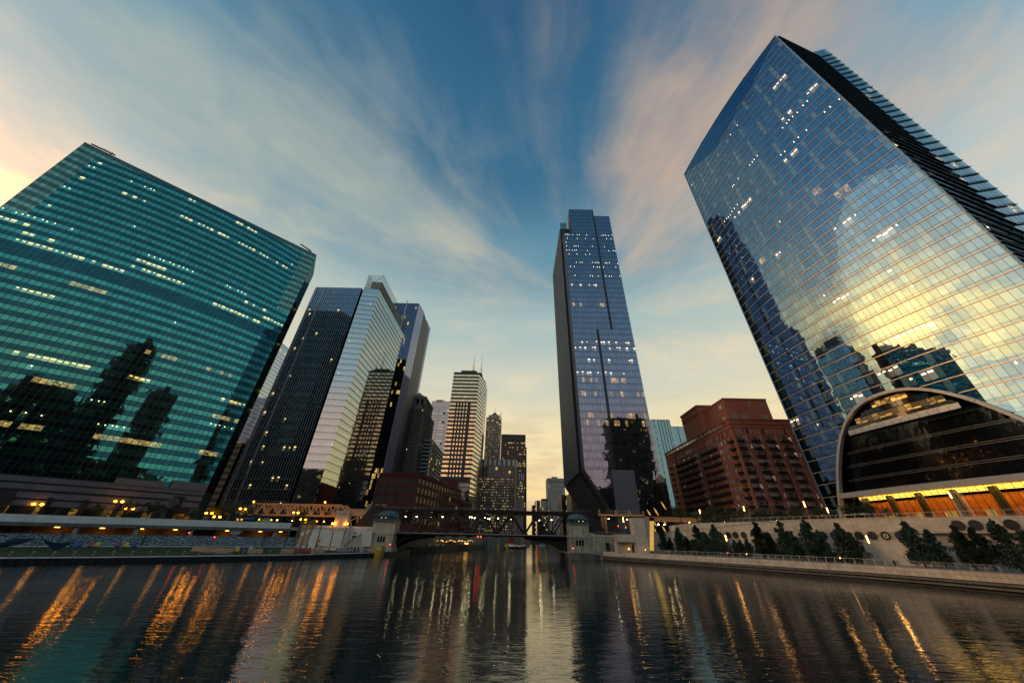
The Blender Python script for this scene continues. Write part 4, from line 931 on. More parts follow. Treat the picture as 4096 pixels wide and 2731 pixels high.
facade(bk_, [(X0, Y1 - 1.62 * k) for k in range(50)], [59.4, 60.9], apn, lambda i, j: 'ab'[random.random() < .3], (.35, 0), .04, .002, rest='attic_window')
for x, z, w in ((131.0, 71.6, 1.25), (137.6, 71.6, 1.25), (120.3, 64.2, 2.9), (126.2, 64.2, 2.9), (137.2, 64.2, 2.9)): window(bk_, x, 171.96, z, 0, w, 0)
window(bk_, 116.76, 176.5, 70.8, -math.pi / 2, 2.6, 0); window(bk_, 116.76, 176, 64.0, -math.pi / 2, 2.9, 0)
# ================================================================ RED LOFT BUILDING by the river
lf = thing('loft_building', 'low dark red brick loft building with wide windows behind the left half of the bridge', 'loft building', (-60, 225, 8)); lo = lf.location
F0, F1, F2, F3 = (-78, 201), (-54.6, 198.5), (-40.6, 273), (-70, 276)
DRK = matte('dark_red_brick', (.105, .030, .024), .85, .18, .8, streak=.2)
b = MB(); b.prism(shift([F0, F1, F2, F3], lo), 0, 29.4); b.build('wall', DRK, lf)
co = MB()
for p, q in ((F0, F1), (F1, F2)):
    e_ = Vector((q[0] - p[0], q[1] - p[1], 0)).normalized(); n_ = Vector((e_.y, -e_.x, 0)); A_, B_2 = Vector((*p, 0)) - lo, Vector((*q, 0)) - lo; A_.z = B_2.z = 0
    for z, o in ((29.2, .7), (28.4, .45), (22.6, .25)): co.bar(A_ + n_ * o / 2 + UP * z, B_2 + n_ * o / 2 + UP * z, o, .5)
    L_ = (B_2 - A_).length; k = 0
    while k * .9 < L_: co.obox(A_ + e_ * k * .9 + n_ * .3 + UP * 27.8, e_ * .18, n_ * .3, UP * .35); k += 1
co.build('cornice', DRK, lf)
LP = dict(a=glass('loft_window', (.10, .12, .14), .02, .06, .4, spec=.1, fior=1.2), l=glass('loft_window_lit', (.16, .18, .2), .02, .06, .3, lit='full', lit_col=(1, .7, .25), lit_s=.4, spec=.1, fior=1.2))
pr = MB()
for p, q, nb in ((F0, F1, 4), (F1, F2, 15)):
    pts_ = linp(p, q, nb); e_ = Vector((q[0] - p[0], q[1] - p[1], 0)).normalized(); n_ = Vector((e_.y, -e_.x, 0))
    facade(lf, pts_, [12.0, 15.2, 17.0, 20.4, 22.2, 25.4, 27.2, 30.2, 32.0, 34.8], LP, lambda i, j: None if j % 2 else ('l' if random.random() < .08 else 'a'), (.75 if nb == 4 else 1.0, .1), .12, .002, 120, name='window', rest='small_window')
    for i in range(nb + 1):
        c = Vector((*pts_[i], 0)) - lo; c.z = 13.5; pr.obox(c + n_ * .2, e_ * .55, n_ * .25, UP * 13.5)
    for z in (15.7, 20.9, 25.9, 30.7): A_, B_2 = Vector((*p, z + .2 - 8)) - lo, Vector((*q, z + .2 - 8)) - lo; A_.z = B_2.z = z + .2 - 8; pr.bar(A_ + n_ * .1, B_2 + n_ * .1, .3, .35)
pr.build('brick_pier', DRK, lf)
b = MB(); b.box(10, 34, 29.4, 18, 44, 34.5); b.build('roof_hut', DRK, lf)
pb = thing('brick_block', 'small pinkish brick block at the river end of the red loft', 'building', (-34, 282, 8)); b = MB(); b.box(-6, -4, 0, 2, 20, 22); b.build('wall', matte('pink_brick', (.17, .075, .065), .85, .15), pb)
b = MB()
for i in range(4):
    for j in range(5): b.box(-5.4 + i * 1.9, -4.08, 2 + j * 4, -4.2 + i * 1.9, -4.02, 4.4 + j * 4)
b.build('window', DIM, pb, kind='stuff')
# ================================================================ TOWERS UP THE RIVER
def block(root, x0, y0, x1, y1, z0, z1, mat, name='core_wall'):
    lo = root.location; b = MB(); b.prism([(x0 - lo.x, y0 - lo.y), (x1 - lo.x, y0 - lo.y), (x1 - lo.x, y1 - lo.y), (x0 - lo.x, y1 - lo.y)], z0 - lo.z, z1 - lo.z); return b.build(name, mat, root)
def gridwall(root, p, q, z0, z1, nb, nf, pier, span, depth, mat, panes, kf, name='wall_grid', pr_depth=None, every=1):
    """proud piers and spandrels over a skin of window panes"""
    lo = root.location; pts = linp(p, q, nb); rows = lin(z0, z1, nf); e = Vector((q[0] - p[0], q[1] - p[1], 0)).normalized(); n = Vector((e.y, -e.x, 0)); fh = rows[1] - rows[0]
    facade(root, pts, rows, panes, kf, (.02, .02), .03, .002, rest='window_pane')
    b = MB(); pd = depth if pr_depth is None else pr_depth
    if pier:
        for i in range(0, nb + 1, every):
            c = Vector((*pts[i], (z0 + z1) / 2)) - lo; b.obox(c + n * pd / 2, e * pier / 2, n * pd / 2, UP * (z1 - z0) / 2)
    if span:
        for j in range(nf + 1):
            A, B = Vector((*p, rows[j])) - lo, Vector((*q, rows[j])) - lo; b.bar(A + n * depth / 2, B + n * depth / 2, depth, fh * span)
    b.build(name, mat, root, kind='stuff')
LIT = dict(a=glass('far_window', (.16, .18, .20), .12, .05, .4, spec=.25, fior=1.4), l=glow('far_lit', (1.0, .66, .26), .62), m=glow('far_lit_dim', (.9, .66, .40), .22))
def litk(p, pm=0.0): return lambda i, j: 'l' if random.random() < p else ('m' if random.random() < pm else 'a')
# black tower with warm windows
bt = thing('office_tower', 'black tower with bands of orange-tinted windows and twin antennas', 'tower', (-55, 355, 8)); lo = bt.location
BT = matte('black_cladding', (.014, .015, .018), .35, .15)
BE = [(-70, 330), (-41.5, 330), (-36.2, 356), (-36.2, 383), (-70, 383)]
b = MB(); b.prism(shift(BE, lo), 0, 156.6); b.build('core_wall', BT, bt)
WG = dict(a=glass('warm_mirror', (.74, .60, .36), .85, .03, .14), l=glass('warm_mirror_lit', (.95, .74, .46), .7, .03, .1, lit='full', lit_col=(1, .60, .16), lit_s=.8), k=BT)  # warm tint paints in the low sky mirrored by the front windows
fz = []; z = 30.0
while z < 161: fz += [z, z + 2.1]; z += 4.18
def bk2(i, j):
    if j % 2: return None
    top = fz[j] > 128
    if not top and 4 <= i < 14 and (i % 2 == 0 or i in (4, 13)) : return None
    if fz[j] < 52: return None
    return 'l' if random.random() < (.25 if fz[j] < 90 else .05) else 'a'
facade(bt, linp(BE[0], BE[1], 18), fz, WG, bk2, (.06, .03), .05, .0015, 300, name='window')
SG2 = dict(a=glass('cool_mirror', (.75, .74, .68), .85, .03, .1))
for p, q, n_ in ((BE[1], BE[2], 12), (BE[2], BE[3], 12)): facade(bt, linp(p, q, n_), fz, SG2, lambda i, j: None if j % 2 else (None if (i * 5 + j) % 37 == 0 else 'a'), (.04, .03), .05, .0015, 0)
facade(bt, linp(BE[0], BE[1], 18), lin(9, 50, 10), dict(a=glass('black_glass', (.2, .24, .28), .4, .03, .2)), lambda i, j: 'a', (.05, .4), .05, .001, rest='low_window')
ph = MB(); ph.box(-7.5, -22, 156.6, 10, 10, 160.3); ph.box(10.5, -20, 156.6, 16, 12, 158.5); ph.build('roof_house', BT, bt)
def antenna(x, y, z0, z1):
    a = MB(); a.tube((x, y, z0), (x, y, z0 + (z1 - z0) * .45), .55, .35, 6); a.tube((x, y, z0 + (z1 - z0) * .45), (x, y, z1), .3, .12, 6); a.tube((x - 1.6, y, z0), (x - 1.6, y, z0 + (z1 - z0) * .42), .15, .1, 5); a.tube((x + 1.3, y, z0), (x + 1.3, y, z0 + (z1 - z0) * .36), .15, .1, 5); a.bar((x - 1.8, y, z0 + 4), (x + 1.6, y, z0 + 4), .2, .2)
    a.build('antenna', STEEL, bt)
antenna(5.2, -15, 160.3, 187.5); antenna(13.6, -10, 158.5, 187.2)
# grey stone tower with open crown
st_ = thing('stone_tower', 'grey stone tower with an open pillared crown behind the red loft', 'tower', (-112, 355, 8)); lo = st_.location
GST = matte('grey_stone', (.17, .16, .15), .85, .15, .4, streak=.2)
block(st_, -128, 330, -96.8, 380, 8, 122, GST); block(st_, -125, 336, -98.5, 372, 122, 128, GST); block(st_, -122, 342, -102, 366, 128, 133, DARK, 'crown_core')
gridwall(st_, (-128, 330), (-96.8, 330), 30, 121.4, 14, 25, 1.25, .52, .4, GST, LIT, litk(.05)); gridwall(st_, (-96.8, 330), (-96.8, 380), 30, 121.4, 17, 25, 1.3, .52, .4, GST, LIT, litk(.05))
cw = MB()
for i in range(6): x = -125 + 26 * i / 5; cw.box(x - 1.1 - lo.x, 336.2 - lo.y, 114, x + 1.1 - lo.x, 338 - lo.y, 126)
for i in range(7): y = 337 + 34 * i / 6; cw.box(-100.3 - lo.x, y - 1 - lo.y, 114, -98.5 - lo.x, y + 1 - lo.y, 126)
cw.box(-125.6 - lo.x, 335.6 - lo.y, 126, -98 - lo.x, 372.4 - lo.y, 129.4); cw.build('crown_pillar', GST, st_)
py_ = MB(); py_.poly([P - lo for P in (Vector((-124, 338, 137.4)), Vector((-100, 338, 137.4)), Vector((-112, 354, 149)))]); py_.poly([P - lo for P in (Vector((-100, 338, 137.4)), Vector((-100, 370, 137.4)), Vector((-112, 354, 149)))]); py_.poly([P - lo for P in (Vector((-100, 370, 137.4)), Vector((-124, 370, 137.4)), Vector((-112, 354, 149)))]); py_.poly([P - lo for P in (Vector((-124, 370, 137.4)), Vector((-124, 338, 137.4)), Vector((-112, 354, 149)))])
py_.build('pyramid_roof', matte('roof_grey', (.16, .16, .16), .5, .15, metal=.2), st_)
# white framed tower
wt = thing('office_tower', 'white framed office tower half hidden by the black tower', 'tower', (-118, 545, 8)); WF = matte('white_frame', (.62, .60, .54), .7, .06)
block(wt, -141, 520, -88, 570, 8, 192, DARK); block(wt, -141, 519.6, -88, 570, 192, 201, WF, 'crown_band')
gridwall(wt, (-141, 520), (-88, 520), 40, 192, 4, 31, 2.0, .34, .5, WF, dict(a=glass('white_tower_window', (.45, .50, .55), .6, .04, .2), l=LIT['l']), litk(.05), pr_depth=.9)
b = MB(); b.lathe((-10, -20, 193), [(9, 0), (8, 2), (4, 3.5), (.5, 4)], 14); b.build('roof_dome', WF, wt)
# striped river block
sp = thing('office_block', 'striped teal glass block between the stone tower and the black tower', 'office block', (-98, 395, 8)); block(sp, -112, 350, -88, 440, 8, 93.5, DARK)
gridwall(sp, (-88, 350), (-88, 440), 20, 93.4, 30, 19, 0, .42, .3, matte('teal_band', (.22, .30, .31), .5, .1), dict(a=glass('stripe_window', (.14, .2, .22), .6, .03, .2), l=LIT['l']), litk(.02)); gridwall(sp, (-112, 350), (-88, 350), 20, 93.4, 10, 19, 0, .42, .3, MATS['teal_band'], dict(a=MATS['stripe_window']), lambda i, j: 'a')
# slim stone tower with a pointed cap
tt = thing('stone_tower', 'slim stone tower with a pointed cap far up the river', 'tower', (-40, 615, 8)); TS = matte('buff_stone', (.25, .22, .18), .85, .12, .4)
block(tt, -54, 600, -27, 630, 8, 201, TS); block(tt, -51, 602, -30, 627, 201, 206, TS, 'upper_stage')
gridwall(tt, (-54, 600), (-27, 600), 70, 185, 14, 34, 1.1, .45, .4, TS, LIT, litk(.10, .25)); gridwall(tt, (-54, 600), (-27, 600), 186, 200, 6, 4, 1.6, .3, .6, TS, LIT, litk(.2), name='crown_grid')
b = MB(); lo = tt.location; ap = Vector((-40, 614, 216)) - lo; cs = [Vector(c) - lo for c in ((-47, 604, 206), (-33, 604, 206), (-33, 624, 206), (-47, 624, 206))]
for i in range(4): b.poly([cs[i], cs[(i + 1) % 4], ap])
b.tube(ap - UP * 2, ap + UP * 11, .35, .1, 5); b.tube(Vector((-27.6, 600, 200)) - lo, Vector((-27.6, 600, 211)) - lo, .6, .5, 5); b.build('pointed_cap', matte('cap_dark', (.05, .05, .05), .6, .1), tt)
# dark brown slab
db = thing('office_tower', 'dark brown slab tower with scattered yellow windows beside the slim stone tower', 'tower', (-2, 545, 8)); BR = matte('brown_cladding', (.035, .026, .022), .5, .12)
block(db, -21.5, 520, 16.5, 570, 8, 147.6, BR); block(db, 16.5, 524, 18.6, 570, 8, 129, BR, 'side_shaft')
gridwall(db, (-21.5, 520), (16.5, 520), 20, 136, 26, 34, .55, .42, .4, BR, LIT, lambda i, j: 'a' if i < 7 and j % 2 else ('l' if random.random() < (.5 if j in (23, 24, 33, 14) else .12) else 'a')); gridwall(db, (-21.5, 520), (16.5, 520), 138, 147, 7, 1, .8, .06, .5, BR, dict(a=DARK), lambda i, j: 'a', name='crown_grid')
# stone block with striped crown
op = thing('stone_block', 'broad grey stone block with a striped crown and many lit windows above the bridge', 'office block', (-17, 450, 8)); OS = matte('opera_stone', (.24, .21, .17), .85, .12, .4)
OPC = [(-40, 420), (.3, 420), (3.2, 424), (3.2, 470), (-40, 470)]; lo = op.location
b = MB(); b.prism(shift(OPC, lo), 0, 80.4); b.build('core_wall', OS, op)
gridwall(op, (-40, 420), (.3, 420), 10, 68, 30, 20, .72, .5, .35, OS, LIT, lambda i, j: ('l' if random.random() < .2 else 'm' if random.random() < .4 else 'a') if (i // 5) % 2 == 0 or j > 17 else ('m' if random.random() < .18 else 'a'))
gridwall(op, (-40, 420), (.3, 420), 69, 80.5, 10, 3, 1.5, .16, .5, OS, LIT, litk(.14, .15), name='upper_grid')
sb_ = dict(a=matte('slate_stripe', (.09, .11, .15), .5, .1), b=matte('pale_stripe', (.52, .47, .40), .7, .1))
for p, q, n_ in (((-40, 420), (.3, 420), 14), ((.3, 420), (3.2, 424), 2), ((3.2, 424), (3.2, 470), 16)): facade(op, linp(p, q, n_), [82.2, 89.2], sb_, lambda i, j: 'ab'[i % 2], (0, 0), .3, 0, 0, rest='crown_stripe')
gridwall(op, (3.2, 424), (3.2, 470), 10, 80, 14, 24, 1.6, .5, .4, OS, LIT, litk(.1, .2))
ow = thing('stone_block', 'narrow stone wing with a striped top right of the broad stone block', 'office block', (8, 470, 8)); block(ow, 4.4, 446, 12.6, 500, 8, 77, OS); facade(ow, linp((4.4, 446), (12.6, 446), 6), [70, 77], sb_, lambda i, j: 'ab'[i % 2], (0, 0), .3, 0, 0, rest='crown_stripe')
gridwall(ow, (4.4, 446), (12.6, 446), 10, 68, 6, 18, .7, .45, .35, OS, LIT, litk(.25, .2)); block(ow, 3.4, 440, 12.0, 446, 8, 48, OS, 'low_wing')
hm = thing('hoist_mast', 'red lattice hoist mast standing against the broad stone block', 'hoist', (-.4, 415, 8)); b = MB()
for sx in (-1.2, 1.2):
    for sy in (-1.2, 1.2): b.bar((sx, sy, 0), (sx, sy, 70), .25, .25)
for k in range(32):
    z = 2.1 * k; b.bar((-1.2, -1.2, z), (1.2, -1.2, z + 2.1), .16, .16); b.bar((1.2, -1.2, z), (1.2, 1.2, z + 2.1), .16, .16); b.bar((-1.2, -1.2, z), (1.2, -1.2, z), .16, .16)
b.build('mast', matte('mast_red', (.12, .035, .03), .6, .1), hm)
# small group on the right-hand skyline
f1 = thing('office_block', 'dark green glass block with a yellow edge low on the skyline', 'office block', (46, 655, 8)); GGL = dict(a=glass('green_dark', (.12, .18, .17), .6, .04, .3), l=LIT['l']); block(f1, 38.9, 640, 62, 670, 8, 64, DARK); block(f1, 33, 641, 38.9, 670, 8, 56.5, DARK, 'low_wing'); block(f1, 50, 645, 60, 660, 64, 67.5, DARK, 'roof_house')
facade(f1, linp((38.9, 640), (62, 640), 12), lin(10, 63.6, 15), GGL, lambda i, j: 'l' if i == 0 or random.random() < .06 else 'a', (.12, .35), .05, .002); facade(f1, linp((33, 641), (38.9, 641), 4), lin(10, 56, 13), GGL, lambda i, j: 'l' if i == 3 and j % 2 else 'a', (.12, .35), .05, .002)
f2 = thing('office_tower', 'white grid tower low on the skyline left of the slim blue tower', 'tower', (75, 655, 8)); block(f2, 60.5, 640, 92, 670, 8, 101, DARK); block(f2, 70, 645, 80, 655, 101, 104.5, DARK, 'roof_house'); gridwall(f2, (60.5, 640), (92, 640), 10, 95, 18, 26, .62, .36, .5, WF, dict(a=LIT['a'], m=LIT['m']), litk(0, .04)); gridwall(f2, (60.5, 640), (92, 640), 95, 101, 18, 1, .62, .14, .5, WF, dict(a=DARK), lambda i, j: 'a', name='top_grid')
f3 = thing('office_block', 'small dark block with yellow windows in front of the white grid tower', 'office block', (82, 540, 8)); block(f3, 69.4, 520, 79, 560, 8, 61, DARK); facade(f3, linp((69.4, 520), (79, 520), 8), lin(10, 61, 16), GGL, lambda i, j: 'l' if j in (7, 8, 9, 12, 13) and i in (5, 6, 7) else 'a', (.05, .3), .05, .002)
f4 = thing('office_block', 'grey glass block beside the foot of the slim blue tower', 'office block', (92, 480, 8)); block(f4, 73.2, 455, 100, 500, 8, 58, DARK); facade(f4, linp((73.2, 455), (100, 455), 22), lin(10, 58, 24), dict(a=glass('grey_green_glass', (.38, .46, .47), .75, .04, .1), b=glass('grey_green_band', (.24, .31, .33), .7, .04, .1)), lambda i, j: 'ab'[j % 2], (.06, .1), .05, .002)
for nm, x0, x1, y0, zt, lab in (('office_tower', 141.5, 161, 330, 114.6, 'teal glass tower with dark vertical stripes rising behind the brick flats'), ('office_block', 161.4, 181, 331, 108, 'lower teal glass block right behind the striped teal tower')):
    f5 = thing(nm, lab, 'tower' if nm == 'office_tower' else 'office block', ((x0 + x1) / 2, y0 + 15, 8)); block(f5, x0, y0, x1, y0 + 30, 8, zt, DARK)
    TG = dict(a=glass('teal_far_' + nm, (.17, .40, .48), .8, .03, .1), b=matte('teal_stripe_' + nm, (.02, .03, .04), .5), w=WF, l=LIT['m'])
    facade(f5, linp((x0, y0), (x1, y0), 26), lin(30, zt - .4, 40), TG, (lambda i, j: ('w' if j % 3 else 'b') if i in (3, 24) else ('b' if i in (9, 13, 17, 21) else ('l' if random.random() < .01 else 'a'))) if nm == 'office_tower' else (lambda i, j: 'b' if i == 8 else ('l' if random.random() < .02 else 'a')), (.05, .05), .05, .002)
    facade(f5, linp((x0, y0 + 30), (x0, y0), 26), lin(30, zt - .4, 40), TG, lambda i, j: 'a', (.05, .05), .05, .002)
# ================================================================ NEAR BANK (behind the viewer; it stands in the towers' reflections)
def near(label, x0, y0, x1, y1, z1, wall, tiers=((0, 1),), pl=.05, n=10):
    r = thing('stone_tower', label, 'tower', ((x0 + x1) / 2, (y0 + y1) / 2, 4)); w_, d_ = x1 - x0, y1 - y0; zz = 4
    for ins, fr in tiers:
        a, b_, c, dd = x0 + w_ * ins, y0 + d_ * ins, x1 - w_ * ins, y1 - d_ * ins; zt = 4 + (z1 - 4) * fr; block(r, a, b_, c, dd, zz, zt, wall, 'wall')
        nf = max(2, int((zt - zz) / 4.5)); 
        for p, q in (((c, dd), (a, dd)), ((a, dd), (a, b_)), ((c, b_), (c, dd))): gridwall(r, p, q, zz + .5, zt - .5, n, nf, w_ * .45 / n, .45, .3, wall, LIT, litk(pl), name='wall_grid')
        zz = zt
N1 = matte('near_stone', (.20, .17, .12), .85, .12, .3); N2 = matte('near_dark', (.04, .045, .045), .5, .12)
near('stepped dark tower mirrored near the middle of the green facade', 2, -112, 42, -76, 164, N2, ((0, .90), (.16, 1)), .06)
near('dark tower mirrored low in the green facade and in the slim blue tower', 126, -116, 172, -76, 148, N2, ((0, .985), (.3, 1)), .07)
near('wide dark block mirrored low at the left of the green facade', -100, -120, -22, -78, 98, N2, ((0, .9), (.1, 1)), .04, 16)
near('lower dark block mirrored at the far left of the green facade', -190, -120, -106, -80, 74, N2, ((0, 1),), .04, 16)
near('dark stone block between two taller ones on the near bank', 58, -116, 118, -80, 60, N2, ((0, 1),), .05, 8)
near('long low stone block mirrored at the right foot of the green facade', 175, -112, 330, -70, 66, N1, ((0, 1),), .05, 24)
# ================================================================ BRIDGE
br = thing('truss_bridge', 'double deck maroon truss bridge carrying a road and a rail line across the river', 'bridge', (-13, 150, 7.7)); lo = br.location
TX = [-46.8, -35.4, -23.9, -12.6, -1.0, 10.2, 21.6]; BX = [-41.0, -29.7, -18.2, -6.7, 4.6, 15.9]
def bl_(name, f, mat=MAROON):
    b = MB(); f(b); b.build(name, mat, br)
XL, XR = -54.5, 31.0
for y in (0.0, 15.5):
    bl_('top_chord', lambda b: b.box(XL + 13, y, 7.55, XR + 13, y + .7, 8.4)); bl_('bottom_chord', lambda b: b.box(XL + 13, y, -.9, 34 + 13, y + .7, .0))
    for k in range(6):
        bl_('diagonal', lambda b: b.bar((TX[k] + 13, y + .35, 7.7), (BX[k] + 13, y + .35, -.1), .6, .55, up=(1, 0, 0)))
        bl_('diagonal', lambda b: b.bar((BX[k] + 13, y + .35, -.1), (TX[k + 1] + 13, y + .35, 7.7), .6, .55, up=(1, 0, 0)))
        bl_('vertical', lambda b: b.box(BX[k] + 13 - .2, y + .1, -.1, BX[k] + 13 + .2, y + .6, 7.7))
    def gus(b):
        for x in TX[:-1]:
            c = x + 13; b.poly([(c - 1.0, y - .04, 7.7), (c - 1.7, y - .04, 6.0), (c - .5, y - .04, 5.2), (c + .5, y - .04, 5.2), (c + 1.7, y - .04, 6.0), (c + 1.0, y - .04, 7.7)][::-1])
            b.obox((c, y + .3, 7.0), (1.25, 0, 0), (0, .36, 0), (0, 0, .7))
        for x in BX: b.obox((x + 13, y + .3, .1), (1.2, 0, 0), (0, .38, 0), (0, 0, .45))
    bl_('gusset_plate', gus)
    bl_('end_plate', lambda b: [b.poly([(22 + 13, y - .05, 8.3), (31.4 + 13, y - .05, 8.3), (36.6 + 13, y - .05, 1.4), (30.5 + 13, y - .05, 1.4), (27.5 + 13, y - .05, 4.6), (22 + 13, y - .05, 4.6)][::-1]), b.poly([(22 + 13, y + .5, 8.3), (31.4 + 13, y + .5, 8.3), (36.6 + 13, y + .5, 1.4), (30.5 + 13, y + .5, 1.4), (27.5 + 13, y + .5, 4.6), (22 + 13, y + .5, 4.6)]), b.obox((34.2 + 13, y + .25, 4.8), (2.7, 0, -3.45), (0, .3, 0), (.25, 0, .2))])
    bl_('end_plate', lambda b: [b.poly([(-64.5 + 13, y - .05, 1.2), (-56.5 + 13, y - .05, 1.2), (-50 + 13, y - .05, 5.0), (-47.3 + 13, y - .05, 5.0), (-47.3 + 13, y - .05, 8.3), (-58 + 13, y - .05, 9.6)]), b.obox((-58 + 13, y + .3, 4.6), (5.5, 0, 3.4), (0, .3, 0), (.4, 0, -.6))])
    bl_('walkway_edge', lambda b: b.box(-49 + 13, y + (-1.7 if y == 0 else 2.0), -.28, 23 + 13, y + (-1.5 if y == 0 else 2.2), -.02), GALV)
bl_('road_deck', lambda b: b.box(-52 + 13, -1.5, -.75, 36 + 13, 17.8, -.28), matte('deck_under', (.02, .017, .017), .8, .2))
bl_('track_deck', lambda b: [b.box(-56 + 13, 1.0, 7.5, 33 + 13, 15, 7.9), b.box(-54.5 + 13, -.25, 7.86, 31.5 + 13, 1.0, 7.98)], BLACK)
def railf(b):
    for z in (8.62, 8.95): b.box(-53 + 13, -.2, z, 32 + 13, -.14, z + .05)
    for k in range(60): x = -53 + 85 * k / 59 + 13; b.box(x - .03, -.2, 8.4, x + .03, -.14, 8.98)
bl_('track_fence', railf, matte('fence_grey', (.20, .22, .23), .5, .1))
def rail2(b):
    for z in (.35, .75, 1.1): b.box(-49 + 13, -1.62, z, 22 + 13, -1.57, z + .05)
    for k in range(40): x = -49 + 71 * k / 39 + 13; b.box(x - .03, -1.62, -.02, x + .03, -1.57, 1.14)
    for k in range(13): x = -47 + 5.7 * k + 13; b.box(x - .09, -1.66, -1.2, x + .09, -1.52, 1.3)
bl_('walkway_rail', rail2, DARK)
bl_('floor_beam', lambda b: [b.box(x + 13 - .25, -1, -1.3, x + 13 + .25, 17, -.75) for x in TX[:-1] + BX], BLACK)
def archg(b):     # arched girder of the lifting leaf towards the right pier, and its twin on the left
    for y in (1.0, 14.5):
        for sgn, x0 in ((1, 5.0), (-1, -33.5)):
            pv = None
            for k in range(13):
                f = k / 12; x = x0 + sgn * 16.5 * f; zb = -1.5 - .9 * f - 3.3 * f ** 2.6; cur = (x + 13, zb)
                if pv: b.poly([(pv[0], y, pv[1]), (cur[0], y, cur[1]), (cur[0], y, -.7), (pv[0], y, -.7)][::sgn]); b.obox(((pv[0] + cur[0]) / 2, y + .2, (pv[1] + cur[1]) / 2), ((cur[0] - pv[0]) / 2, 0, (cur[1] - pv[1]) / 2), (0, .35, 0), (0, 0, .16))
                pv = cur
bl_('arched_girder', archg, matte('girder_dark', (.016, .010, .010), .7, .2))
bl_('brace', lambda b: [b.bar((TX[k] + 13, .4, 7.3), (TX[k] + 13, 15.8, 7.3), .35, .5) for k in range(6)] + [b.bar((BX[k] + 13, .4, 7.3), (BX[k] + 13, 15.8, 7.3), .25, .35) for k in range(6)])
# street name board
sg = thing('street_sign', 'black street name board with gold letters on the bridge walkway rail', 'sign', (-9.8, 148.25, 8.75)); b = MB(); b.obox((0, 0, 0), (2.75, 0, 0), (0, .05, 0), (0, 0, .5)); b.build('board', BLACK, sg)
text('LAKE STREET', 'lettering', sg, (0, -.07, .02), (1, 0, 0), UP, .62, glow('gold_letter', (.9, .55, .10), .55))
for k, x in enumerate((-13.8, -12.6)):
    r = thing('navigation_light', ('left' if k == 0 else 'right') + ' one of the pair of red lights under the middle of the bridge', 'navigation light', (x, 148.6, 6.7)); b = MB(); b.box(-.25, -.1, -.3, .25, .3, .3); b.build('housing', BLACK, r); b = MB(); b.ball((0, -.2, 0), .2); b.build('lens', REDL, r)
def lampunder(x, y, z, lab, grp='lamps along the lower deck of the bridge', big=1.0):
    r = thing('bridge_lamp', lab, 'lamp', (x, y, z), group=grp); b = MB(); b.bar((0, 0, .1), (0, 0, 1.3), .06, .06); b.lathe((0, 0, .05), [(.32, 0), (.26, .18), (.08, .3)], 8); b.build('hood', DARK, r); b = MB(); b.ball((0, 0, -.05), .2 * big, n=6, m=4); b.build('bulb', WLAMP, r)
BL = [(-49.6, 153, 13.2), (-46.2, 158, 13.6), (-42.0, 160, 13.8), (-37.6, 158, 13.8), (-36.2, 162, 13.8), (-34.9, 166, 13.8), (-30.2, 157, 13.7), (-28.1, 164, 13.5), (-25.4, 159, 13.8), (-24.2, 163, 13.8), (-18.6, 155, 13.7), (-17.8, 158, 13.8), (-17.0, 162, 13.7), (-12.2, 158, 13.7), (-11.3, 162, 13.6), (-10.8, 166, 13.6), (-6.6, 159, 13.7), (-1.0, 155, 13.4), (10.9, 156, 13.3), (16.6, 160, 13.5), (22.6, 153, 13.5)]
for k, (x, y, z) in enumerate(BL): lampunder(x, y, z, 'white lamp hanging under the upper deck of the bridge, %s from its left end' % ORD[k], big=1.5 if k in (0, 10, 17, 18) else .95)
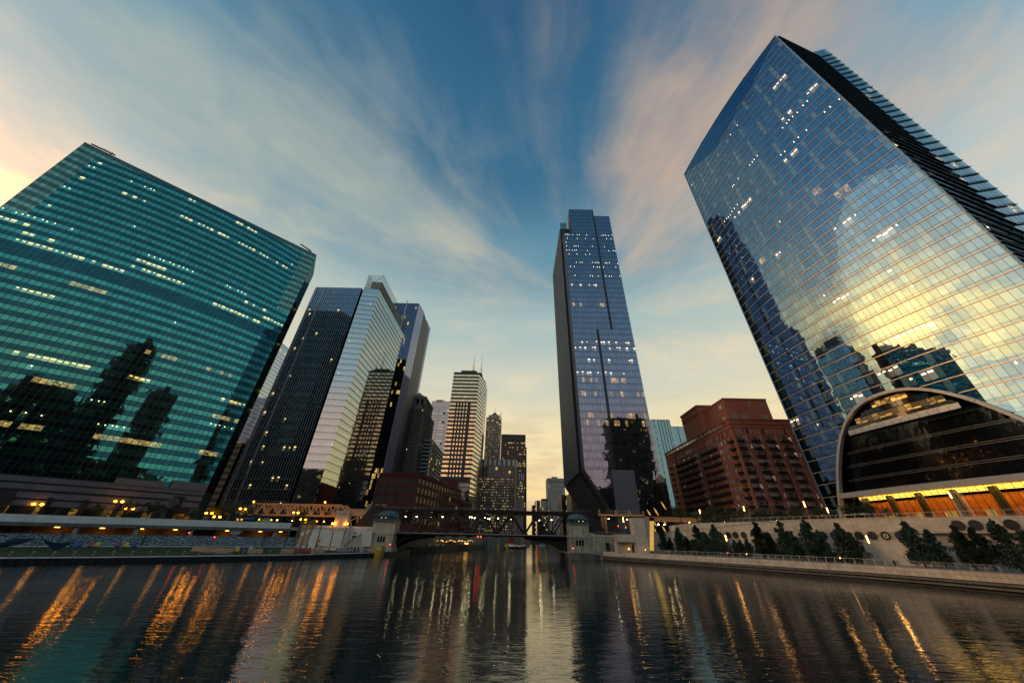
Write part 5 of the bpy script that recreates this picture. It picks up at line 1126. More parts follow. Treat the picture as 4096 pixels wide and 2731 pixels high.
# ================================================================ BRIDGE HOUSES
def house(label, x0, x1, y0, y1, zb, mat, stair, name='bridge_house'):
    r = thing(name, label, 'bridge house', ((x0 + x1) / 2, (y0 + y1) / 2, zb)); hx, hy = (x1 - x0) / 2, (y1 - y0) / 2
    def pt(nm, f, m_):
        b = MB(); f(b); b.build(nm, m_, r)
    Z = lambda z: z - zb
    pt('base', lambda b: b.box(-hx - .35, -hy - .35, 0, hx + .35, hy + .35, Z(2.4)), mat)
    # coursed stone lower storey
    n = 8
    for k in range(n):
        z0 = Z(2.4) + (Z(6.9) - Z(2.4)) * k / n; z1 = Z(2.4) + (Z(6.9) - Z(2.4)) * (k + 1) / n
        pt('stone_course', lambda b: b.box(-hx, -hy, z0, hx, hy, z1 - .05), mat)
    pt('core_wall', lambda b: b.box(-hx + .05, -hy + .05, Z(2.4), hx - .05, hy - .05, Z(11)), mat)
    pt('belt_course', lambda b: [b.box(-hx - .3, -hy - .3, Z(6.9), hx + .3, hy + .3, Z(7.5)), b.box(-hx - .12, -hy - .12, Z(7.5), hx + .12, hy + .12, Z(8.0))], mat)
    pt('upper_wall', lambda b: [b.box(-hx + .25, -hy + .25, Z(8.0), hx - .25, hy - .25, Z(11.1)), b.box(-hx + .1, -hy + .1, Z(10.7), hx - .1, hy - .1, Z(11.1)), b.box(-hx + .7, -hy + .18, Z(8.5), hx - .7, -hy + .25, Z(10.4))], mat)
    pt('ledge', lambda b: b.box(-hx - .15, -hy - .15, Z(11.1), hx + .15, hy + .15, Z(11.4)), matte('house_ledge', (.5, .5, .46), .6, .1) if 'house_ledge' not in MATS else MATS['house_ledge'])
    for k in (-1, 0, 1):
        q = MB(); q.box(k * 1.05 - .42, -hy - .03, Z(4.3), k * 1.05 + .42, -hy + .02, Z(6.2)); o = q.build('window', DIM, r)
        q = MB(); q.box(k * 1.05 - .5, -hy - .1, Z(4.15), k * 1.05 + .5, -hy, Z(4.3)); q.box(k * 1.05 - .52, -hy - .07, Z(4.3), k * 1.05 - .42, -hy, Z(6.3)); q.box(k * 1.05 + .42, -hy - .07, Z(4.3), k * 1.05 + .52, -hy, Z(6.3)); q.build('frame', mat, o)
    # copper lantern storey with eight lights and a ribbed dome
    cw_ = hx * .93
    pt('lantern', lambda b: b.box(-cw_ + .1, -cw_ + .1, Z(11.4), cw_ - .1, cw_ - .1, Z(13.3)), matte('lantern_dark', (.02, .03, .032), .4, .1) if 'lantern_dark' not in MATS else MATS['lantern_dark'])
    pt('lantern_frame', lambda b: [b.box(sx * cw_ * f - .14, -cw_ - .05, Z(11.4), sx * cw_ * f + .14, -cw_ + .12, Z(13.1)) for f in (1, .38) for sx in (-1, 1)] + [b.box(sx * cw_ - .1, sy * cw_ * f - .14, Z(11.4), sx * cw_ + .1, sy * cw_ * f + .14, Z(13.1)) for f in (1, .38) for sx in (-1, 1) for sy in (-1, 1)] + [b.box(-cw_ - .1, -cw_ - .1, Z(11.35), cw_ + .1, cw_ + .1, Z(11.95)), b.box(-cw_ - .3, -cw_ - .3, Z(13.1), cw_ + .3, cw_ + .3, Z(13.45))], COPPER)
    pt('dome', lambda b: b.lathe((0, 0, Z(13.45)), [(cw_ * 1.02 * math.cos(a_), 1.7 * math.sin(a_)) for a_ in lin(0, 1.45, 7)], 16), COPPER)
    pt('dome_rib', lambda b: [b.bar(Vector((cw_ * 1.04 * math.cos(a0) * math.cos(t_), cw_ * 1.04 * math.cos(a0) * math.sin(t_), Z(13.45) + 1.74 * math.sin(a0))), Vector((cw_ * 1.04 * math.cos(a1) * math.cos(t_), cw_ * 1.04 * math.cos(a1) * math.sin(t_), Z(13.45) + 1.74 * math.sin(a1))), .1, .1) for t_ in lin(0, 2 * math.pi, 20)[:-1] for a0, a1 in ((0, .5), (.5, 1.0), (1.0, 1.4))], COPPER)
    pt('finial', lambda b: b.lathe((0, 0, Z(15.0)), [(.18, 0), (.08, .35), (.16, .6), (.03, 1.0)], 8), COPPER)
    pt('lantern_light', lambda b: [b.box(x_ - .16, -cw_ + .02, Z(12.4), x_ + .16, -cw_ + .08, Z(12.6)) for x_ in ((.1, 1.8) if stair > 0 else (-1.2, .4))], glow('lantern_glow', (1, .72, .35), 1.6) if 'lantern_glow' not in MATS else MATS['lantern_glow'])
    # stair that climbs away from the house along the bank
    s = stair; xs = hx * s
    st = MB(); N_ = 14
    ln, zt, zl = 7.2, Z(7.6), Z(2.8)
    for k in range(N_):
        xa, xb = xs + s * (1.2 + ln * k / N_), xs + s * (1.2 + ln * (k + 1) / N_); z = zt - (zt - zl) * (k + 1) / N_
        st.box(min(xa, xb), -hy + .6, -.2, max(xa, xb), -hy + 2.6, z)
    st.box(min(xs, xs + s * 1.2), -hy + .4, -.2, max(xs, xs + s * 1.2), hy, zt); st.build('stair', mat, r)
    sw = MB()
    for yy in (-hy + .3, -hy + 2.6):
        P = [(xs, zt + 1.0), (xs + s * 1.4, zt + 1.0), (xs + s * (1.4 + ln), zl + 1.0), (xs + s * (1.4 + ln), zl - .6 if False else -.2), (xs, -.2)]
        A = [Vector((p[0], yy, p[1])) for p in P]; B = [Vector((p[0], yy + .35, p[1])) for p in P]
        sw.poly(A if s > 0 else A[::-1]); sw.poly(B[::-1] if s > 0 else B)
        for i in range(len(P)): j = (i + 1) % len(P); q = [A[i], B[i], B[j], A[j]]; sw.poly(q if s > 0 else q[::-1])
    sw.build('stair_wall', mat, r)
    hr = MB(); hr.bar((xs + s * 1.4, -hy + .22, zt + .95), (xs + s * (1.4 + ln), -hy + .22, zl + .95), .16, .22); hr.bar((xs, -hy + .22, zt + .95), (xs + s * 1.4, -hy + .22, zt + .95), .16, .22); hr.build('stair_coping', mat, r)
    return r
hl = house('pale limestone bridge house with a green dome at the left end of the bridge', -55.0, -46.2, 146, 152.5, .4, STONE, -1)
hr_ = house("stained grey bridge house with a green dome at the bridge's right end", 21.4, 29.2, 144, 150.5, -.6, MOSSY, 1)
# river pier footing, fenders, yellow dolphin
pf = MB(); pf.prism([(20.6, 143), (30, 143), (36, 146), (36, 172), (20.6, 172)], -3, 1.7); pf.prism([(20.9, 143.2), (30, 143.2), (30, 143.6), (20.9, 143.6)], 1.7, 2.1); tag(pf.build('bridge_pier', WET), 'weathered concrete river pier under the right bridge house', 'pier')
pf = MB(); pf.prism([(-56, 144.5), (-45.6, 144.5), (-45.6, 172), (-56, 172)], -3, 1.3); tag(pf.build('bridge_pier', matte('dark_pier', (.05, .045, .04), .7, .3, streak=.4)), 'dark concrete river pier under the left bridge house', 'pier')
yd = thing('mooring_dolphin', 'yellow steel mooring dolphin with a white notice at the corner of the left quay', 'dolphin', (-49.6, 142.0, -1)); b = MB(); b.prism([(-1.9, -1.2), (1.8, -1.2), (2.1, 1.4), (-1.7, 1.4)], 0, 4.1); b.build('casing', matte('dull_yellow', (.50, .30, .05), .6, .15, .8, streak=.35), yd)
b = MB(); b.box(-1.93, -1.24, .9, .6, -1.2, 1.9); b.build('yellow_band', matte('bright_yellow', (.75, .50, .02), .5, .08), yd)
b = MB(); b.obox((.5, -1.25, 3.4), (.75, 0, 0), (0, .03, 0), (0, 0, .42)); o = b.build('notice', WHITEP, yd); text('NO WAKE', 'lettering', o, (.5, -1.29, 3.4), (1, 0, 0), UP, .3, matte('red_print', (.4, .03, .02), .6))
b = MB(); b.box(-1.95, -1.3, .0, 2.0, -1.2, .85); b.build('base_band', BLACK, yd)
for x, y, lab in ((22.4, 142.6, 'red light on the left corner of the right bridge house'), (18.6, 152, 'red light under the right end of the bridge'), (-46.6, 145.4, 'red light on the right corner of the left bridge house')):
    r = thing('red_light', lab, 'navigation light', (x, y, 3.6)); b = MB(); b.box(-.15, 0, -.5, .15, .3, .3); b.build('bracket', BLACK, r); b = MB(); b.ball((0, -.08, 0), .17); b.build('lens', REDL, r)
fd = thing('fender_cluster', 'cluster of black fender piles at the river side of the right bridge pier', 'fender', (20.0, 150, -1)); b = MB()
for k in range(7): b.tube((random.uniform(-1.2, .3), k * 1.6 - 2, 0), (random.uniform(-1.2, .3), k * 1.6 - 2, random.uniform(2.2, 3.4)), .3, .28, 7)
b.build('pile', BLACK, fd)
b = MB()
for z in (2.0, 2.6, 3.2): b.bar((30.3, 143.2, z), (36.4, 142.6, z), .06, .06)
for k in range(5): b.bar((30.3 + 1.5 * k, 143.2 - .15 * k, 1.7), (30.3 + 1.5 * k, 143.2 - .15 * k, 3.2), .07, .07)
tag(b.build('pier_railing', GALV), 'grey pipe railing beside the stained bridge house stair', 'railing')
# ================================================================ UP-RIVER BANK UNDER THE BRIDGE
b = MB(); b.prism([(-46, 175), (-38.5, 194), (-30, 225), (-19.5, 262), (-24, 266), (-35, 228), (-44, 196), (-52, 178)], -3, 2.2); b.build('landing_stage', matte('landing_dark', (.03, .03, .03), .7, .3), kind='structure')
ts = thing('riverside_terrace', 'riverside cafe terrace with string lights under the left half of the bridge', 'terrace', (-33, 210, 2.2)); b = MB()
for k in range(6): x, y = -8 + 3.2 * k, -10 + 6.5 * k; b.bar((x, y, 0), (x, y, 2.6), .15, .15)
b.bar((-8, -10, 2.6), (8, 22.5, 2.6), 3.0, .15); b.build('pergola', DARK, ts)
b = MB()
for k in range(34): f = k / 33; b.ball((-6 + 14 * f + random.gauss(0, .5), -12 + 31 * f, 2.25 + .35 * math.sin(f * 22)), .09, n=5, m=3)
b.build('string_light', glow('string_glow', (1, .52, .12), 11), ts)
b = MB(); b.box(4.6, 14, 0, 7.6, 19, 1.9); b.build('kiosk', matte('kiosk', (.14, .13, .11), .6, .1), ts); b = MB(); b.box(4.7, 13.95, .8, 6.8, 14, 1.3); b.build('kiosk_window', AMBER, ts)
for k in range(9):
    f = k / 8; col = ((.45, .40, .03), (.03, .15, .35), (.5, .5, .48))[k % 3]; r = thing('terrace_chair', ('yellow', 'blue', 'white')[k % 3] + ' chair on the cafe terrace under the bridge, %s from its left end' % ORD[k], 'chair', (-43 + 6.5 * f, 186 + 14 * f, 2.2), .4, group='chairs on the cafe terrace')
    b = MB(); b.box(-.35, -.35, .35, .35, .35, .45); b.box(-.35, .3, .45, .35, .4, 1.15)
    for sx in (-.3, .3):
        for sy in (-.3, .3): b.box(sx - .04, sy - .04, 0, sx + .04, sy + .04, .36)
    b.build('chair_body', matte('chair_paint_%d' % k, col, .5, .05), r)
cp2 = thing('bridge_pier', 'pale concrete pier of the next bridge seen under the maroon bridge', 'pier', (-14.6, 277, -1)); b = MB(); b.prism([(-4.6, -5), (4.4, -5), (4.4, 10), (-4.6, 10)], 0, 7.2); b.build('shaft', matte('pale_pier', (.22, .22, .20), .8, .2, streak=.3), cp2)
for k, x in enumerate((-10.3, -4.0)):
    r = thing('yellow_fender', ('left' if k == 0 else 'right') + ' yellow drum fender by the pale pier of the next bridge', 'fender', (x, 268, -.5)); b = MB(); b.lathe((0, 0, 0), [(1.0, 0), (1.1, .4), (1.1, 2.3), (.9, 2.7)], 10); b.build('drum', matte('fender_yellow_%d' % k, (.55, .38, .03), .6, .12), r)
bg_ = thing('work_barge', 'low work barge with white cabin and lights beyond the bridge', 'barge', (1.5, 276, -.2)); b = MB(); b.prism([(-8, -3.5), (7.5, -3.5), (8.5, 0), (7.5, 3.5), (-8, 3.5)], 0, 1.3); b.build('hull', BLACK, bg_); b = MB(); b.box(-6.4, -2, 1.3, -1, 2, 3.4); b.build('cabin', matte('cabin_white', (.5, .5, .5), .6, .1), bg_)
b = MB(); b.box(-6.6, -2.5, 3.4, 0, 2.5, 3.7); b.box(-4.8, 4, 3.6, -1.2, 6, 6.6); b.build('red_container', matte('red_panel', (.35, .02, .02), .6, .1), bg_)
b = MB()
for k in range(9): b.ball((-7 + 1.7 * k, -3.3, 1.75 + (k % 3) * .2), .1, n=5, m=3)
b.build('deck_light', glow('deck_glow', (1, .8, .5), 7), bg_)
nb_ = thing('far_bridge', 'low dark bridge closing the river far upstream', 'bridge', (30, 430, 6)); b = MB(); b.box(-45, -4, 0, 40, 8, 1.8); b.box(-45, -4, 1.8, 40, -3.7, 2.8)
for x in (-30, 24): b.box(x - 3, -5, -7, x + 3, 9, 0)
b.build('span', matte('far_span', (.03, .028, .026), .7, .2), nb_)
b = MB()
for k in range(3): b.ball((-5 + 2.2 * k, -4.2, -.6 + .2 * (k % 2)), .28, n=5, m=3)
b.build('signal', REDL, nb_)
fbt = thing('moored_boat', 'small white boat moored far upstream near the far bridge', 'boat', (30, 400, -.1)); b = MB(); b.prism([(-3, -1.2), (3, -1.2), (4.2, 0), (3, 1.2), (-3, 1.2)], 0, 1.0); b.build('hull', WHITEP, fbt); b = MB(); b.box(-2, -1, 1, 1.4, 1, 2.1); b.build('cabin', matte('boat_cabin', (.3, .3, .3), .6), fbt)
# ================================================================ RAIL VIADUCTS EITHER SIDE
tv_ = thing('rail_truss', 'orange lit steel truss carrying the rail line behind the left quay', 'rail viaduct', (-98, 165, 8.6)); 
def tpt(nm, f, m_=ORANGE):
    b = MB(); f(b); b.build(nm, m_, tv_)
zt, zb_ = 9.3, 4.9; xa, xb = -20.2, 19.6; NP = 8
for y in (0, 6.5):
    tpt('top_chord', lambda b: b.box(xa, y, zt - .25, xb, y + .5, zt + .3)); tpt('bottom_chord', lambda b: b.box(xa - 2.4, y, zb_ - .35, xb + 2, y + .5, zb_ + .35))
    tpt('end_post', lambda b: b.bar((xa - 2.2, y + .25, zb_), (xa, y + .25, zt), .55, .5, up=(0, 1, 0))); tpt('end_post', lambda b: b.bar((xb + 2.2, y + .25, zb_ + 2.4), (xb, y + .25, zt), .6, .5, up=(0, 1, 0)))
    for k in range(NP):
        x0_, x1_ = xa + (xb - xa) * k / NP, xa + (xb - xa) * (k + 1) / NP; xm = (x0_ + x1_) / 2
        tpt('diagonal', lambda b: b.bar((x0_, y + .25, zt), (xm, y + .25, zb_), .5, .45, up=(0, 1, 0))); tpt('diagonal', lambda b: b.bar((xm, y + .25, zb_), (x1_, y + .25, zt), .5, .45, up=(0, 1, 0)))
        tpt('vertical', lambda b: b.box(xm - .16, y + .1, zb_, xm + .16, y + .4, zt - .2)); tpt('gusset_plate', lambda b: [b.obox((xm, y + .2, zb_ + .5), (.75, 0, 0), (0, .25, 0), (0, 0, .5)), b.obox((x1_, y + .2, zt - .5), (.7, 0, 0), (0, .25, 0), (0, 0, .4))])
tpt('track_bed', lambda b: b.box(xa - 3, .5, zb_ + .3, 46, 6.5, zb_ + 1.0), matte('track_bed', (.05, .04, .035), .8, .2))
tpt('side_girder', lambda b: b.box(xb + 2.2, -.2, zb_ + .2, 44, .3, zb_ + 2.9)); tpt('walk_plate', lambda b: b.box(xb + 1.8, -.6, zb_ + 2.9, 44, 1.2, zb_ + 3.05), GALV)
for x in (28.5, 31.2): tpt('column', lambda b: b.box(x - .3, .2, 0, x + .3, .8, zb_ + .2))
tpt('column', lambda b: [b.bar((22, .5, zb_ + .2), (25.4, .5, 3.2), .4, .4, up=(0, 1, 0)), b.bar((29, .5, zb_ + .2), (25.4, .5, 3.2), .4, .4, up=(0, 1, 0)), b.bar((25.4, .5, 3.3), (27.0, .5, 0), .45, .45, up=(0, 1, 0))])
for k, x in enumerate((32.5, 36.0, 39)): 
    r = thing('track_cabinet', 'grey track cabinet on the viaduct behind the left bridge house, %s from the left' % ORD[k], 'cabinet', (-98 + x, 164.6, 8.6 + zb_ + 3.05)); b = MB(); b.box(-.8, 0, 0, .8, 1, 1.9); b.build('casing', STEEL, r); b = MB(); b.box(-.86, -.05, 1.9, .86, 1.05, 2.0); b.build('lid', GALV, r)
rv = thing('rail_viaduct', 'orange girder rail viaduct with a platform fence running right behind the tile tower', 'rail viaduct', (52, 153, 8)); 
def rpt(nm, f, m_=ORANGE):
    b = MB(); f(b); b.build(nm, m_, rv)
rpt('girder', lambda b: b.box(-16.5, 0, 7.0, 2.8, .5, 7.7)); rpt('girder', lambda b: [b.box(2.8, 0, 5.3, 26, .5, 7.2)] + [b.box(3 + 2.1 * k, -.1, 5.4, 3.1 + 2.1 * k, 0, 7.1) for k in range(11)]); rpt('track_bed', lambda b: b.box(-20, .5, 7.0, 26, 9, 7.5), BLACK); rpt('track_edge', lambda b: [b.box(2.5, -.5, 7.25, 26, .5, 7.4)] + [b.box(3 + .7 * k, -.6, 7.4, 3.3 + .7 * k, .2, 7.6) for k in range(33)], BLACK)
for x in (-15.3, -14.0, 4.0): rpt('column', lambda b: [b.box(x - .14, .1, .8, x + .14, .6, 7.0), b.box(x + .4, .1, .8, x + .6, .6, 7.0)] + [b.box(x, .1, 1 + .9 * k, x + .5, .6, 1.15 + .9 * k) for k in range(7)])
rpt('platform_fence', lambda b: [b.box(-13, -.1, z, -3.4, -.05, z + .06) for z in (7.8, 8.3, 8.8, 9.2)] + [b.box(-13 + 1.6 * k, -.1, 7.6, -12.9 + 1.6 * k, -.04, 9.25) for k in range(7)], GALV)
rpt('post', lambda b: [b.box(-16.3, -.2, 7.6, -15.7, .4, 9.4), b.box(-9.4, -.2, 7.6, -8.6, .4, 9.4), b.box(2.1, -.2, 7.4, 2.9, .4, 9.0), b.box(-3.9, -.2, 7.5, -2.7, .4, 9.1)], matte('orange_post', (.5, .25, .09), .6, .2))
for k, x in enumerate((39.4, 47.0)):
    r = thing('pendant_lamp', 'small white lamp under the right rail viaduct, %s from the left' % ORD[k], 'lamp', (x, 152.4, 14.0)); b = MB(); b.bar((0, 0, .1), (0, 0, .9), .06, .06); b.lathe((0, 0, 0), [(.3, 0), (.1, .25)], 7); b.build('hood', DARK, r); b = MB(); b.ball((0, 0, -.1), .16, n=6, m=4); b.build('bulb', WLAMP, r)
for k, x in enumerate((59.8, 62.2, 69.5, 72.4)):
    r = thing('pendant_lamp', 'white lamp under the orange girder right of the tile tower, %s from the left' % ORD[k], 'lamp', (x, 152.6, 12.4)); b = MB(); b.bar((0, 0, .1), (0, 0, 1), .06, .06); b.lathe((0, 0, 0), [(.3, 0), (.1, .25)], 7); b.build('hood', DARK, r); b = MB(); b.ball((0, 0, -.1), .24, n=6, m=4); b.build('bulb', WLAMP, r)
for k, (x, sgn) in enumerate(((42.6, 1), (45.6, 1))):
    r = thing('traffic_signal', ('left' if k == 0 else 'right') + ' traffic signal on the road under the right rail viaduct', 'traffic light', (x, 151, 8)); b = MB(); b.tube((0, 0, 0), (0, 0, 3.6), .09, .07, 6); b.build('pole', DARK, r); b = MB(); b.box(-.2, -.2, 2.6, .2, .2, 3.7); b.build('signal_head', matte('signal_yellow_%d' % k, (.5, .3, .03), .5), r); b = MB(); b.ball((0, -.22, 2.85 if k else 3.4), .12, n=6, m=4); b.build('lens', AMBER if k else REDL, r)
# ================================================================ TREES
def leafmat(name, c1, c2):
    m, t = newmat(name); r = rnd_of(t); P = pos(t); n = t.ss(t.noise(P, .7, 3, .6), .35, .65)
    c = t.mix(r, c1, c2); sc = t.n('ShaderNodeVectorMath', operation='SCALE'); t.link(c, sc.inputs[0]); t.put(sc.inputs['Scale'], t.m('ADD', .65, t.m('MULTIPLY', n, .7)))
    p = princ(t, Base_Color=sc.outputs[0], Roughness=.6); finish(t, p.outputs[0]); return m
LEAF_C = leafmat('conical_leaf', (.018, .040, .026), (.035, .066, .036)); LEAF_R = leafmat('street_leaf', (.030, .055, .020), (.060, .085, .028)); LEAF_H = leafmat('hedge_leaf', (.030, .065, .014), (.055, .10, .022))
def leaves(b, c, r, n, size):
    for _ in range(n):
        d_ = Vector((random.gauss(0, 1), random.gauss(0, 1), random.gauss(0, 1))).normalized(); p = Vector(c) + Vector((d_.x * r[0], d_.y * r[1], d_.z * r[2])) * random.random() ** .45
        a = Vector((random.gauss(0, 1), random.gauss(0, 1), random.gauss(0, .7))).normalized(); s = size * random.uniform(.6, 1.3); q = a.orthogonal().normalized() * s * .55; a = a * s
        b.poly([p - a, p + q, p + a, p - q])
def tree_mesh(kind, seed):
    random.seed(seed); tb, lb_ = MB(), MB()
    if kind == 'cone':
        H = 8.2; tb.tube((0, 0, 0), (0, 0, 2.0), .17, .14, 7); tb.tube((0, 0, 2), (.1, .05, H * .8), .14, .04, 6)
        for k in range(80):
            f = random.random() ** 1.15; z = 1.1 + f * (H - 1.4); R_ = 2.75 * (1 - f) ** .62 * (.5 + .5 * min(1, f * 6)) + .12; an = random.random() * 6.28; rr_ = R_ * random.uniform(.35, 1.0)
            c = (rr_ * math.cos(an), rr_ * math.sin(an), z); s = random.uniform(.45, .85) * (1.05 - .55 * f)
            if rr_ > .7: tb.tube((0, 0, z - .5), c, .05, .02, 4)
            leaves(lb_, c, (s, s, s * 1.15), 50, .19)
        leaves(lb_, (0, 0, H - .2), (.2, .2, .5), 26, .14)
        for f in lin(0, 1, 10): leaves(lb_, (0, 0, 1.8 + f * 5.4), (1.8 * (1 - f) + .25,) * 2 + (.6,), 70, .27)
    else:
        H = 8.0; tb.tube((0, 0, 0), (.1, 0, 2.6), .2, .15, 7)
        for k in range(6):
            an = k * 1.05 + random.random() * .5; tb.tube((.1, 0, 2.2 + .15 * k), (1.6 * math.cos(an), 1.6 * math.sin(an), 4.6 + random.random() * 1.6), .1, .04, 5)
        for k in range(40):
            d_ = Vector((random.gauss(0, 1), random.gauss(0, 1), random.gauss(0, .8))).normalized(); rr_ = random.random() ** .4; c = Vector((0, 0, 5.0)) + Vector((d_.x * 2.8, d_.y * 2.8, d_.z * 2.5)) * rr_ * random.uniform(.75, 1.12)
            s = random.uniform(.5, .95); leaves(lb_, c, (s, s, s * .8), 44, .18)
    random.seed(seed + 100)
    return tb.mesh('trunk', [BARK]), lb_.mesh('crown', [LEAF_C if kind == 'cone' else LEAF_R])
TM = {k: [tree_mesh(k, 20 + i) for i in range(4)] for k in ('cone', 'round')}
def tree(kind, x, y, z, h, label, group, wide=1.0):
    r = thing('conical_tree' if kind == 'cone' else 'street_tree', label, 'tree', (x, y, z), random.random() * 6.28, group); tm, cm = random.choice(TM[kind]); s = h / 8.1; r.scale = (s * wide, s * wide, s)
    for nm, me in (('trunk', tm), ('crown', cm)): o = bpy.data.objects.new(nm, me); C.objects.link(o); adopt(o, r)
    return r
random.seed(5)
# ================================================================ LEFT BANK
bo = MB(); bo.lathe((0, 0, 0), [(.2, 0), (.16, .05), (.15, .95), (.18, 1.0)], 8); bo_me = bo.mesh('post', [STEEL]); bc = MB(); bc.lathe((0, 0, 1.0), [(.2, 0), (.2, .09), (.05, .12)], 8); bc_me = bc.mesh('cap', [matte('pale_cap', (.55, .62, .60), .4, .05)])
bpts = along(offset(QUAY[3:], .55), 3.15)
prevb = None
for k, (x, y, e) in enumerate(bpts):
    r = thing('bollard', 'grey chained bollard on the left quay edge, %s from the yellow dolphin' % ORD[len(bpts) - 1 - k], 'bollard', (x, y, 1.13), group='bollards along the left quay')
    for nm, me in (('post', bo_me), ('cap', bc_me)): o = bpy.data.objects.new(nm, me); C.objects.link(o); adopt(o, r)
    if k + 1 < len(bpts):
        nx = Vector((bpts[k + 1][0] - x, bpts[k + 1][1] - y, 0)); c = MB()
        for q in range(5):
            f0, f1 = q / 5, (q + 1) / 5; c.bar(nx * f0 + UP * (.85 - 1.3 * f0 * (1 - f0)), nx * f1 + UP * (.85 - 1.3 * f1 * (1 - f1)), .035, .035)
        c.build('chain', STEEL, r)
# sheet piling ribs under the kerb
sp_ = MB()
for x, y, e in along(QUAY[3:], 1.5):
    sp_.obox((x + e[1] * .1, y - e[0] * .1, .3), (e[0] * .35, e[1] * .35, 0), (e[1] * .14, -e[0] * .14, 0), (0, 0, .65))
sp_.build('sheet_piling', SHEET, kind='structure')
# ------------------------------------------------ shimmering wall of small hanging flaps
sw = thing('shimmer_wall', 'long blue white wall of small shimmering metal flaps behind the lawn', 'art wall', tuple(WA))
b = MB(); c0 = we * -30; c1 = we * 71.6; b.obox((c0 + c1) / 2 + UP * 3.75, (c1 - c0) / 2, wn * .12, UP * 1.45); b.build('frame_wall', matte('wall_back', (.02, .03, .04), .6, .2), sw)
fm_, t = newmat('metal_flap'); rr_ = rnd_of(t); pw = t.m('POWER', rr_, 2.2); sc = t.mix(pw, (.05, .085, .11), (.62, .78, .86)); p = princ(t, Base_Color=sc, Roughness=.35, Metallic=.35); finish(t, p.outputs[0])
fb_ = MB()
for j in range(22):
    z = 2.5 + .124 * j
    for i in range(int(101 / .30)):
        s_ = -29.7 + .30 * i
        if -140.2 + we.x * s_ < -150: continue
        a = wn * .14 + we * s_ + UP * z; tl = random.gauss(0, .35); fb_.poly([a, a + we * .27, a + we * .27 + wn * tl * .1 + UP * .10, a + wn * tl * .1 + UP * .10], r=min(1, max(0, random.random() * (.55 + .5 * math.sin(s_ * .9 + j * .5) ** 2))))
fb_.build('flap', fm_, sw, kind='stuff')
b = MB(); b.bar(c0 + UP * 5.3, c1 + UP * 5.3, .3, .12); b.build('coping', STEEL, sw)
for s_ in (10.2, 27.8, 59.5, 62.8, 66.6):
    b = MB(); b.bar(we * s_ + wn * .7, we * s_ + wn * .5 + UP * 6.0, .22, .22); b.build('strut', DARK, sw)
# ------------------------------------------------ road viaduct
vd = thing('road_viaduct', 'pale concrete road viaduct edge running above the lit lower road on the left bank', 'viaduct', tuple(VA))
CPR = matte('parapet_concrete', (.64, .67, .65), .75, .08, .5, piece=.05, streak=.15)
SEG = 3.4; s_ = -110.0; k = 0
while s_ < 66.5:
    b = MB(); b.obox(we * (s_ + SEG / 2) + UP * 9.05, we * (SEG / 2 - .02), wn * .22, UP * .95)
    b.obox(we * (s_ + SEG / 2) + UP * 9.45 + wn * .23, we * (SEG / 2 - .35), wn * .015, UP * .018); b.obox(we * (s_ + SEG / 2) + UP * 8.75 + wn * .23, we * (SEG / 2 - .35), wn * .015, UP * .018)
    b.build('parapet_panel', [CPR], vd); s_ += SEG
b = MB(); b.obox(we * -22 + UP * 7.62 - wn * .1, we * 89, wn * .3, UP * .45); b.build('edge_girder', matte('girder_concrete', (.12, .13, .13), .8, .2, .5, streak=.6), vd)
for s_ in (-8, 11.6, 24.8, 38.2, 50.5, 62.4):
    b = MB(); b.tube(we * s_ - wn * .9 + UP * 1, we * s_ - wn * .9 + UP * 7.2, .55, .55, 10)
    if s_ == 50.5: b.poly([we * (s_ - 2.2) - wn * .3 + UP * 7.2, we * (s_ - 1) - wn * .3 + UP * 5.9, we * (s_ + 1) - wn * .3 + UP * 5.9, we * (s_ + 2.2) - wn * .3 + UP * 7.2]); b.obox(we * s_ - wn * .5 + UP * 6.6, we * 1.3, wn * .3, UP * .6)
    b.build('column', matte('column_concrete', (.32, .36, .38), .7, .1) if 'column_concrete' not in MATS else MATS['column_concrete'], vd)
b = MB(); b.obox(we * -22 - wn * 11.5 + UP * 4.6, we * 90, wn * .2, UP * 2.9); b.build('back_wall', matte('lower_road_wall', (.42, .30, .18), .85, .2, .3, streak=.3), vd)
for s_ in range(-20, 70, 9):
    b = MB(); b.obox(we * (s_ + 2) - wn * 9.6 + UP * 4.4, we * .45, wn * .45, UP * 3.0); b.build('rear_column', MATS['lower_road_wall'], vd)
b = MB(); b.obox(we * -22 - wn * 6 + UP * 1.9, we * 90, wn * 5.4, UP * .1); b.build('lower_road', ASPH, vd)
SOD2 = glow('sodium_tunnel', (1.0, .40, .05), 13.0, True)
for s_ in (-14, 5.5, 15.2, 24.4, 33, 47.5, 57.8, 64.5):
    b = MB(); b.obox(we * s_ - wn * 8.2 + UP * 7.0, we * .5, wn * .25, UP * .07); b.build('tunnel_light', SOD2, vd)
# ------------------------------------------------ street lamps
LAMP_AT = [(-150.4, 115.7, 13.1), (-136.3, 125.6, 15.0), (-133.4, 127.6, 13.0), (-115.6, 140.1, 12.6), (-107.6, 145.7, 14.6), (-92.5, 156.2, 14.1), (-113.3, 141.7, 11.5), (-89.6, 158.3, 11.7)]
def street_lamp(x, y, z, lab, base=8.6):
    r = thing('street_lamp', lab, 'street lamp', (x, y, base), math.atan2(we.y, we.x), 'orange street lamps on the left bank'); h = z - base
    b = MB(); b.tube((0, 0, 0), (0, 0, h + .1), .13, .08, 8); b.lathe((0, 0, 0), [(.3, 0), (.28, .5), (.14, .9)], 8); b.build('pole', DARK, r)
    b = MB(); b.bar((-1.0, 0, h + .35), (1.0, 0, h + .35), .12, .12); b.lathe((0, 0, h + .2), [(.2, 0), (.05, .5)], 6); b.build('arm', DARK, r)
    for sx in (-.85, .85):
        b = MB(); b.lathe((sx, 0, h), [(.12, -.28), (.36, -.12), (.38, .1), (.15, .28)], 9); b.build('lamp_globe', SOD, r)
